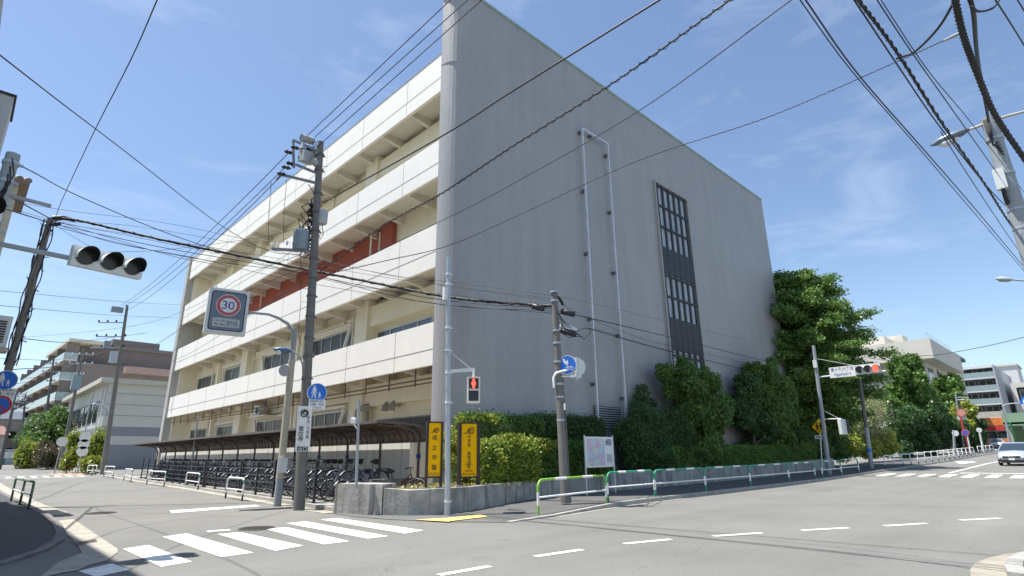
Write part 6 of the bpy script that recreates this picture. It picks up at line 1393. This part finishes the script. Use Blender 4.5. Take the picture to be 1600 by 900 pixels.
mb = MB(); mb.box(3.7, 3.95, 8, 22, H6 - 13.5, H6 - 9.5); lb_build(mb, 'green_net', mat('green_netting', (.02, .22, .14), .7, var=.2), T)
T = bthing('side_wing', 'dark-windowed wing with flat roof right behind the pale balcony building', X0 + 27, 2.4, 0, g0); z2 = onv(1500, 562, 2.4).z - g0
mb = MB(); mb.box(0, 9, 0, 20, 0, z2 - 2); lb_build(mb, 'wall', PALE, T); mb = MB(); mb.box(-1, 10, -.8, 21, z2 - .6, z2); mb.box(.5, 8.5, .5, 20, z2 - 2, z2 - .6, 1); lb_build(mb, 'roof', [mat('dark_flat_roof', (.12, .12, .12), .7), DFR], T)
# balconied apartments
c0 = onv(1549, 570, -1.2); X0 = c0.x; g0 = g(140, 0); H7 = c0.z - g0; T = bthing('apartment_block', 'grey apartment block with stacked balconies above the green footbridge', X0, -1.2, 0, g0)
wy = 9.0; DK = mat('dark_apartment_wall', (.10, .10, .11), .7); mb = MB(); mb.box(1.6, 30, 0, wy, 0, H7 - .5, 0); mb.box(0, 30, -.3, 0, 0, H7, 1); mb.box(0, 30, 0, wy, H7 - .5, H7, 2); lb_build(mb, 'wall', [DK, mat('grey_side_wall', (.36, .37, .40), .8, var=.05), WHT2], T)
nf = 6; fh = H7 / nf
for k in range(nf):
    z = k * fh; mb = MB(); mb.box(0, 1.6, 0, wy, z, z + .25, 0); mb.box(0, .12, 0, wy, z + .25, z + 1.35, 1 if k > 2 else 2); lb_build(mb, 'balcony', [WHT2, mat('grey_green_balcony_glass', (.3, .38, .38), .3) if k == 0 else bpy.data.materials['grey_green_balcony_glass'], mat('taupe_balcony_panel', (.46, .43, .38), .7) if k == 0 else bpy.data.materials['taupe_balcony_panel']], T)
    for j in range(3): win(T, 1.6, 0, .6 + j * 2.9, 2.8 + j * 2.9, z + .4, z + 2.5, ax='x', mg=GLASSC)
mb = MB()
for k in range(8): mb.cyl((2, .5 + k * 1.1, H7), (2, .5 + k * 1.1, H7 + 1), .03, 5)
mb.bar((2, .5, H7 + 1), (2, wy, H7 + 1), .05); lb_build(mb, 'roof_railing', STEELG, T)
c0 = onv(1560, 572, -6); T = bthing('white_tower', 'white building part rising behind the balconied apartments', 190, onu(1560, 580, 190).y, 0, 2); zt = onu(1575, 572, 190).z - 2
y1 = onu(1590, 580, 190).y; y0_ = onu(1560, 580, 190).y
mb = MB(); mb.box(0, 12, y1 - y0_, 0, 0, zt); lb_build(mb, 'wall', mat('tower_white', (.62, .62, .6), .8), T)
mb = MB(); mb.box(-.3, 12.3, y1 - y0_ - .3, .3, zt, zt + .5); lb_build(mb, 'roof', PALE, T)
yA = onu(1578, 600, 150).y; zt = onu(1590, 598, 150).z - 2; T = bthing('white_office', 'white office with dark window openings at the right edge', 150, yA, 0, 2)
mb = MB(); mb.box(0, 14, -18, 0, 0, zt - 4.2); mb.box(0, 14, -18, 0, zt - 1.0, zt); mb.box(.8, 14, -18, 0, zt - 4.2, zt - 1.0, 1); mb.box(0, .8, -.8, 0, zt - 4.2, zt - 1, 0); lb_build(mb, 'wall', [mat('office_white', (.62, .6, .54), .8), DFR], T)
for k in range(4): win(T, .78, 0, -3.4 - k * 2.8, -1.2 - k * 2.8, zt - 3.9, zt - 1.4, ax='x', mf=WHT2)
mb = MB()
for k in range(8): mb.cyl((.5, -.5 - k * 2, zt), (.5, -.5 - k * 2, zt + 1.2), .04, 5)
mb.bar((.5, 0, zt + 1.2), (.5, -17, zt + 1.2), .06); lb_build(mb, 'roof_railing', STEELG, T)
# green footbridge
yL = onu(1567, 660, 102).y; T = bthing('footbridge', 'green pedestrian bridge over the road at the right edge', 102, yL, 0, g(102, 0)); zz = onu(1575, 660, 102).z - g(102, 0)
GB = mat('pale_green_bridge_paint', (.24, .38, .24), .6, var=.1); GBD = mat('dark_green_bridge_paint', (.05, .2, .12), .6)
mb = MB(); mb.box(0, 2.4, -18, 0, zz - .3, zz, 0); mb.box(0, .1, -18, 0, zz - .5, zz + 1.35, 0); mb.box(2.3, 2.4, -18, 0, zz, zz + 1.35, 0); lb_build(mb, 'deck', GB, T)
mb = MB(); mb.box(.4, 1.2, -3.6, -2.9, 0, zz - .3); mb.box(.6, 1.0, -2.6, -2.2, 0, zz - .3); mb.tube([(-.1, -.8, 0), (-.1, -.8, zz)], .12, 8); lb_build(mb, 'pier', GBD, T)
mb = MB(); 
for k in range(14): mb.box(3 + k * .6, 3.6 + k * .6, -1.8, -.2, zz * (13 - k) / 14, zz * (14 - k) / 14)
mb.bar((11.5, -.1, .6), (3, -.1, zz + .6), .1, .9); lb_build(mb, 'stairs', GB, T)
# shopfront colours, van
yS = onu(1538, 690, 112).y; T = bthing('shop_front', 'small shop with orange and red signs under the apartments', 112, yS, 0, g(112, 0), 'shop')
mb = MB(); mb.box(0, 8, -3.8, 0, 0, 4.9); lb_build(mb, 'wall', mat('shop_wall', (.55, .5, .45), .8), T)
mb = MB(); mb.box(-.15, 0, -3.6, -.2, 3.6, 4.8, 0); mb.box(-.16, 0, -3.0, -.6, 2.8, 3.5, 1); mb.box(-.16, 0, -3.4, -.3, .3, 1.3, 0); lb_build(mb, 'sign_board', [mat('orange_shop_sign', (.75, .22, .05), .6, var=.3, scale=3), mat('red_shop_sign', (.6, .04, .04), .6)], T)
win(T, 0, 0, -3.4, -.4, 1.5, 2.7, ax='x')
# triangle sign on mast at the far right
T = thing('road_sign', 'blue triangular crossing sign on a long mast arm at the right edge', 'road sign', onu(1578, 700, 80)); c = onu(1598, 657, 80)
mb = MB(); mb.tube([onu(1580, 720, 80), onu(1574, 668, 80), onu(1566, 640, 80)], .11, 8); mb.tube([onu(1566, 636, 80), onu(1572, 632, 80), onu(1582, 630.5, 80), onu(1610, 630, 80)], .08, 8); mb.build('mast', POLEL, T)
mb = MB(); c = onu(1600, 627, 80) + NX * .1; mb.poly(c, NX, ZU, [(0, .6), (-.52, -.32), (.52, -.32)], 0, .03); mb.poly(c + NX * .01, NX, ZU, [(0, .3), (-.14, -.22), (.14, -.22)], 1); mb.build('sign_face', [BLUE, WHT], T)
# ---------------------------------------------------------------- cars
def car(label, loc, rz, body, cat='car', name='parked_car', hsc=1.0):
    T = thing(name, label, cat, loc); T.rotation_euler = (0, 0, rz)     # front towards local -x
    Lc, Wc = 3.95, 1.69
    st = [(0, .42, .62, .60), (.12, .24, .74, .74), (.35, .20, .84, .80), (.9, .18, .98, .84), (1.25, .18, 1.02, .845), (2.6, .18, 1.03, .845), (3.5, .2, 1.04, .82), (3.85, .26, .98, .78), (3.95, .4, .8, .7)]
    mb = MB(); rings = []
    for x, zl, zu, hw in st:
        zm = (zl + zu) / 2; rings.append([(x, -hw * .92, zl), (x, -hw, zl + .12), (x, -hw, zm), (x, -hw * .95, zu - .07), (x, -hw * .86, zu), (x, 0, zu + .03), (x, hw * .86, zu), (x, hw * .95, zu - .07), (x, hw, zm), (x, hw, zl + .12), (x, hw * .92, zl)])
    n = len(rings[0]); vs = [p for r in rings for p in r]; fs = [(i * n + j, i * n + (j + 1) % n, (i + 1) * n + (j + 1) % n, (i + 1) * n + j) for i in range(len(rings) - 1) for j in range(n)]
    mb.idx(vs, [f[::-1] for f in fs], 0, True); mb.face(rings[0], 0); mb.face(rings[-1][::-1], 0)
    lb_build(mb, 'body', body, T)
    ro = [(.92, .99, .78), (1.25, 1.2, .72), (1.75, 1.47, .62), (2.3, 1.53, .6), (3.1, 1.49, .58), (3.5, 1.34, .6), (3.75, 1.05, .68)]
    gm = MB(); prof_ = ro; 
    for s in (-1, 1): gm.face([(x, s * w_, z) for x, z, w_ in prof_] + [(3.75, s * .72, 1.0), (.92, s * .8, .97)][:2], 0)
    for (a, b) in zip(prof_, prof_[1:]): gm.face([(a[0], -a[2], a[1]), (a[0], a[2], a[1]), (b[0], b[2], b[1]), (b[0], -b[2], b[1])], 0, True)
    lb_build(gm, 'windows', GLASSB if 0 else mat('car_glass', (.03, .045, .06), .05, var=0, spec=1), T)
    r_ = MB()
    for (a, b) in zip(prof_[2:5], prof_[3:6]): r_.face([(a[0], -a[2] - .01, a[1] + .012), (a[0], a[2] + .01, a[1] + .012), (b[0], b[2] + .01, b[1] + .012), (b[0], -b[2] - .01, b[1] + .012)], 0, True)
    for s in (-1, 1):
        r_.tube([(x, s * (w_ + .005), z) for x, z, w_ in prof_], .03, 6, 0)
        r_.bar((2.25, s * .62, 1.5), (2.3, s * .8, 1.0), .07)
    lb_build(r_, 'roof', body, T)
    for x in (.72, 3.2):
        for s in (-1, 1):
            w_ = MB(); w_.tube([(x, s * .68, .31), (x, s * .85, .31)], .31, 20); wo = lb_build(w_, 'wheel', RUBB, T); h = MB(); h.disc((x, s * .856, .31), (0, s, 0), (0, 0, 1), .2, n=16); ho = h.build('rim', CHROME, None); ho.parent = wo
    for s in (-1, 1):
        h = MB(); h.idx([(.02, s * .36, .60), (.05, s * .66, .66), (.34, s * .81, .80), (.36, s * .80, .70), (.1, s * .70, .55), (-.015, s * .38, .53)], [(0, 1, 2, 3, 4, 5)] if s > 0 else [(5, 4, 3, 2, 1, 0)]); h.obox((.02, s * .52, .60), (0, 1, 0), (.1, 0, .3), (-1, 0, .1), .3, .1, .05); lb_build(h, 'headlight', mat('headlight_glass', (.6, .65, .7), .1, var=0, spec=1), T)
        m_ = MB(); m_.tube([(1.2, s * .8, 1.0), (1.15, s * .92, 1.03), (1.12, s * 1.0, 1.03)], [.03, .09, .07], 8); lb_build(m_, 'mirror', body, T)
        f_ = MB(); f_.obox((.03, s * .62, .36), (.15, 1, 0), (0, 0, 1), (-1, .15 * s, 0), .28, .13, .05); lb_build(f_, 'fog_lamp_recess', BLK, T)
    q = MB(); q.obox((-.005, 0, .60), (0, 1, 0), (0, 0, 1), (-1, 0, 0), .95, .13, .07, 0); q.obox((-.01, 0, .31), (0, 1, 0), (0, 0, 1), (-1, 0, 0), 1.1, .17, .08, 0); q.obox((-.035, 0, .60), (0, 1, 0), (0, 0, 1), (-1, 0, 0), .5, .025, .02, 1); lb_build(q, 'grille', [BLK, CHROME], T)
    q = MB(); q.obox((-.04, 0, .44), (0, 1, 0), (0, 0, 1), (-1, 0, 0), .33, .165, .02); lb_build(q, 'number_plate', WHT, T)
    return T
silver = mat('silver_car_paint', (.52, .55, .60), .28, .35, var=.02, coat=.6)
cf = Vector((41.6, -9.55, g(41.6, -9.5))); ob = car('silver hatchback driving towards the camera at the right edge', (cf.x, cf.y, cf.z + .005), rad(-4), silver, name='silver_car'); ob.rotation_euler.y = -math.atan(.018)
d = onu(1551, 690, 104); car('white van-like car seen small in front of the orange shop signs', (104, d.y - .3, g(104, 0)), 0, mat('white_car_paint', (.75, .74, .72), .3, coat=.5), name='white_car')
# ---------------------------------------------------------------- overhead cables
def cable(pts, r, label, sag=0, group=None, name='overhead_cable', n=14, wrap=None):
    ext = []
    for end in (0, -1):          # a cable that leaves the picture carries on towards its next pole
        d = pts[end] - CAM; z = d.dot(FW); x = 800 + FL * d.dot(RX) / z; y = 450 - FL * d.dot(UY) / z
        if not (0 <= x <= 1600 and 0 <= y):
            ext.append(end)
    out = []; m_ = len(pts) - 1
    for i, (a, b) in enumerate(zip(pts, pts[1:])):
        p0 = pts[i - 1] if i > 0 else a + (a - b); p3 = pts[i + 2] if i < m_ - 1 else b + (b - a)
        for k in range(n):
            t = k / n
            p = a.lerp(b, t) if m_ == 1 else .5 * (2 * a + (b - p0) * t + (2 * p0 - 5 * a + 4 * b - p3) * t * t + (3 * a - p0 - 3 * b + p3) * t ** 3)
            p.z -= sag * 4 * t * (1 - t); out.append(p)
    out.append(pts[-1].copy()); mb = MB(); full = list(out)
    if 0 in ext: full.insert(0, out[0] + (out[0] - out[1]).normalized() * 22)
    if -1 in ext: full.append(out[-1] + (out[-1] - out[-2]).normalized() * 22)
    mb.tube(full, r, 6)
    if wrap:
        sp = []; turns, rr = wrap; N = turns * 8
        for k in range(N + 1):
            t = k / N * (len(out) - 1); i = min(len(out) - 2, int(t)); q = out[i].lerp(out[i + 1], t - i); d = (out[i + 1] - out[i]).normalized(); u = d.orthogonal().normalized(); v_ = d.cross(u); a = 2 * PI * k / 8; sp.append(q + (u * math.cos(a) + v_ * math.sin(a)) * rr)
        mb.tube(sp, r * (.5 if rr < .03 or turns > 50 else .3), 4)
    return tag(mb.build(name, WIRE), label, 'cable', group)
GRP = 'overhead cables'
h1 = hd(B1)
# three high lines from the first pole, over the camera to the right and down the side street
S1 = [over(462, 231, e1), over(470, 243, e1), over(484, 236, e1)]
for i, ((x0, y0), (x1, y1), nm) in enumerate((((480, 212), (712, -8), 'uppermost'), ((492, 214), (764, -30), 'middle'), ((494, 231), (775, -20), 'lowest'))):
    a = over(x0, y0, B1); b = at(x1, y1, 11.5); cable([a, b], .013, 'high line from the tall pole up over the corner column, %s of three' % nm, 0, 'high lines over the corner column')
a = over(603, 96, B1)
d_ = [over(440, 232, B1), over(446, 250, B1), over(438, 272, B1)]
for i, (s, e, nm) in enumerate((((452, 238), (184, 480), 'uppermost'), ((445, 262), (192, 479), 'middle'), ((436, 278), (200, 484), 'lowest'))):
    cable([over(*s, B1), over(*e, UP2)], .014, 'high line from the tall pole back to the side street pole, %s of three' % nm, .6, 'high lines along the side street')
# four cables crossing the grey wall
for pts, r, wr, lb in (
    ([(505, 317, h1), (690, 213, 13), (800, 143, 11.0), (1040, -6, 8.6)], .020, None, 'black cable crossing high over the grey wall, first from the top'),
    ([(500, 424, h1), (600, 352, 15.5), (690, 302, 13.5), (800, 229, 11.5), (960, 128, 9.6), (1160, -14, 8)], .016, (60, .035), 'cable with spiral wrap crossing the grey wall, second from the top'),
    ([(520, 425, h1 - .5), (690, 345, 14.5), (800, 288, 12.5), (1000, 172, 10.0), (1250, -10, 8)], .010, None, 'thin plain cable crossing the grey wall, third from the top'),
    ([(512, 428, h1 - .5), (600, 408, 17), (700, 384, 17.5), (800, 341, 17.8), (1000, 250, 18), (1200, 183, 18.3), (1400, 97, 18.6), (1500, 52, 18.8)], .011, (110, .02), 'long spiral-wrapped cable to the upper right, lowest across the grey wall')):
    cable([at(*p) for p in pts], r, lb, 0, None, n=8, wrap=wr)
mb = MB(); a, b = at(1474, 64, 18.7), at(1500, 52, 18.8); mb.tube([a, a.lerp(b, .5), b], [.03, .05, .06], 8); tag(mb.build('cable_clamp', POLEL), 'pale strain clamp at the upper right end of the long wrapped cable', 'cable clamp')
# bundle from the wrapped pole to the second main-road pole
P8 = [over(x, y, T8) for x, y in ((86, 345), (84, 352), (90, 339), (60, 349))]
h8, h4 = hd(T8), hd(B4)
def lerpd(pts): 
    n_ = len(pts) - 1; xa, xb = pts[0][0], pts[-1][0]
    return [at(x, y, h8 + (h4 - h8) * (x - xa) / (xb - xa)) for x, y in pts]
cable(lerpd([(90, 341), (130, 346), (250, 374), (400, 405), (560, 437), (700, 464), (800, 474), (864, 478)]), .048, 'thick dark cable bundle from the wrapped pole across to the pole with cable closures', 0, None, n=4, wrap=(34, .055))
for i, (pts, r) in enumerate((([(84, 350), (250, 386), (400, 412), (560, 445), (700, 470), (866, 482)], .013), ([(86, 354), (200, 383), (330, 408), (480, 428), (650, 470), (870, 490)], .011), ([(82, 347), (240, 372), (400, 398), (600, 433), (866, 470)], .008), ([(60, 346), (200, 352), (400, 386), (600, 428), (700, 440), (864, 462)], .008), ([(0, 312), (120, 331), (250, 347), (400, 378), (560, 420), (700, 446), (864, 466)], .008), ([(0, 322), (85, 345), (250, 395), (330, 412)], .009), ([(88, 350), (180, 380), (300, 402), (450, 436), (690, 476), (866, 486)], .009), ([(86, 346), (260, 380), (420, 414), (560, 448), (720, 462), (830, 480)], .009))):
    cable(lerpd(pts), r, ['thin cable just below the thick bundle', 'slack thin cable hanging lowest under the thick bundle at left', 'thin cable touching the top of the thick bundle', 'thin straight cable well above the thick bundle', 'uppermost thin cable leaving the left edge above the bundle', 'short slack cable from the left edge to behind the signal', 'loose looping cable under the thick bundle', 'thin cable woven along the thick bundle'][i], 0, None, n=4)
for i, (pts, r, lb) in enumerate((
    ([(-6, 296, 14), (85, 345, h8)], .018, 'black cable from the left edge to the wrapped pole, upper'), ([(-6, 322, 14), (85, 350, h8)], .016, 'black cable from the left edge to the wrapped pole, lower'),
    ([(12, 250, 13.5), (50, 268, 15), (120, 305, 18), (250, 360, 20), (345, 392, 22), (430, 412, 23)], .013, 'black cable descending from the left signal pole to the cable bundle'),
    ([(-8, 80, 9), (100, 164, 12), (200, 240, 15), (345, 352, 20), (420, 392, 22.5), (470, 398, hd(B1))], .012, 'cable running from the upper left edge down to the tall pole'),
    ([(249, -8, 9), (205, 92, 12), (146, 208, 17), (98, 310, 23), (86, 342, h8)], .011, 'cable from the top edge down to the wrapped pole'),
    ([(86, 352, h8), (140, 385, 24), (150, 390, 23)], .009, 'short stay from the wrapped pole to the left signal'),
    ([(110, 395, h8), (250, 391, 30), (400, 372, 24), (470, 356, hd(B1))], .010, 'faint cable between the left signal and the tall pole'),
    ([(470, 398, hd(B1)), (380, 432, 30), (300, 480, 40), (215, 508, 52), (100, 522, 70), (-5, 530, 85)], .012, 'low cable from the tall pole to the left edge'),
    ([(472, 420, hd(B1)), (420, 440, 24), (330, 482, 33), (240, 540, 48), (190, 555, 58)], .016, 'dark cable from the tall pole down to the second pole, upper'),
    ([(476, 436, hd(B1)), (400, 485, 26), (330, 520, 34), (250, 556, 46), (190, 575, 58)], .012, 'dark cable from the tall pole down to the second pole, lower'),
    ([(470, 445, hd(B1)), (380, 500, 28), (280, 560, 42), (190, 590, 60)], .010, 'thin low service cable to the second pole'),
    ([(-5, 454, 30), (200, 472, 45), (320, 478, 60)], .01, 'faint level cable above the second pole'), ([(-5, 477, 30), (170, 492, 50), (300, 498, 60)], .012, 'level cable crossing near the top of the second pole'),
    ([(22, 528, 30), (120, 534, 55), (230, 520, 70)], .02, 'slack cable over the brown apartment roof'), ([(10, 578, 40), (100, 570, 55), (190, 540, 58)], .025, 'dark slack cable before the brown apartments'), ([(0, 560, 50), (90, 562, 70), (160, 545, 60)], .016, 'thin cable before the brown apartments'),
    ([(0, 594, 60), (90, 585, 80), (130, 560, 76)], .02, 'far cable left of the brown apartments'),
    ([(0, 604, 60), (80, 590, 90), (128, 575, 76)], .02, 'lowest far cable left of the brown apartments'),
    ([(866, 464, h4), (905, 490, 23), (1000, 528, 28), (1100, 552, 34), (1275, 592, 54)], .009, 'thin cable from the pole with closures towards the far signal, lower'),
    ([(898, 492, h4), (960, 506, 24), (1060, 530, 30), (1180, 560, 40), (1275, 580, 54)], .018, 'thick cable from the pole with closures towards the far signal'),
    ([(900, 518, h4), (925, 514, 22), (1000, 536, 27), (1100, 562, 34), (1230, 592, 46)], .016, 'cable below the thick one from the pole with closures'),
    ([(920, 514, 22), (1010, 540, 27), (1090, 560, 33)], .010, 'thin tail under the cables right of the pole with closures'),
    ([(872, 463, h4), (960, 482, 25), (1080, 512, 31), (1160, 530, 38)], .006, 'finest cable above the others right of the pole with closures'),
    ([(1278, 543, 53), (1375, 562, 60), (1440, 566, 72)], .02, 'pale stay over the far signal arm'),
    ([(1280, 543, 53), (1340, 548, 52), (1440, 556, 48), (1520, 545, 44), (1600, 527, 40), (1640, 516, 38)], .018, 'cable crossing the sky at lower right'),
    ([(1243, -10, 7.5), (1330, 110, 10), (1430, 225, 14), (1520, 330, 20), (1606, 430, 30)], .009, 'left one of the two close thin cables descending at right'),
    ([(1252, -10, 7.5), (1340, 115, 10), (1440, 230, 14), (1520, 322, 20), (1602, 420, 30)], .012, 'right one of the two close thin cables descending at right'),
    ([(1328, -10, 8), (1400, 98, 10), (1470, 200, 13), (1550, 300, 19), (1602, 350, 26)], .012, 'plain cable running along the spiral-wrapped bundle at right'),
    ([(1364, -10, 8), (1420, 75, 9.5), (1480, 160, 12), (1540, 245, 16), (1600, 330, 24)], .009, 'thin cable left of the big lamp pole'),
    ([(1370, -10, 8), (1450, 110, 10), (1520, 195, 14), (1600, 300, 22)], .007, 'thinnest cable left of the big lamp pole'),
    ([(1470, 206, 14), (1520, 285, 18), (1580, 375, 26), (1606, 410, 30)], .010, 'thin cable below the lamp hood at right'),
    ([(1400, 92, 9), (1430, 80, 9), (1465, 45, 8.6), (1488, 8, 8.2), (1495, -8, 8)], .017, 'short loop cable at the top right joining the long wrapped one'),
    ([(1550, -8, 8), (1575, 30, 9), (1606, 80, 11)], .010, 'thin cable crossing the top right corner'), ([(1585, -8, 8), (1612, 36, 9)], .008, 'short cable in the extreme top right corner'),
    ([(1518, 10, 8), (1530, 18, 8.2), (1552, 12, 8.4), (1566, -8, 8.6)], .014, 'small curved cable near the top edge at right'))):
    cable([at(*p) for p in pts], r, lb, 0, None, n=5)
cable([at(1333, -10, 8), at(1400, 80, 9.8), at(1470, 190, 12.5), at(1540, 290, 18), at(1575, 345, 22), at(1606, 385, 28)], .022, 'spiral-wrapped black cable bundle descending to the right edge', 0, None, n=8, wrap=(48, .026))
cable([at(1490, -10, 8), at(1505, 55, 8.6), at(1525, 110, 9.2), at(1555, 180, 10.5), at(1606, 256, 12)], .04, 'thickest black cable sweeping down past the big lamp pole', 0, None, n=6, wrap=(46, .036))
cable([at(1512, -10, 8.6), at(1521, 20, 9), at(1526, 80, 11), at(1534, 130, 14), at(1545, 190, 17.5)], .032, 'black drop cable hanging to the top of the big lamp pole', 0, None, n=6)
for i, (s, e, z_) in enumerate((((425, 389), (470, 396), 0), ((430, 392), (-5, 480), 0))): pass
for i, (x, y0, y1, nm) in enumerate(((424, 285, 385, 'left'), (448, 280, 380, 'right'))):
    cable([over(x, y0, B1), over(x - 4, (y0 + y1) / 2, B1), over(x - 5, y1, B1)], .008, 'vertical jumper lead between the crossarms of the tall pole, %s one' % nm)
cable([over(470, 395, B1), over(470, 470, B1), over(466, 520, B1), over(471, 540, B1)], .008, 'thin drop lead hanging beside the tall pole above the street lamp')
# cables behind the camera's shoulder that throw their shadows on the junction
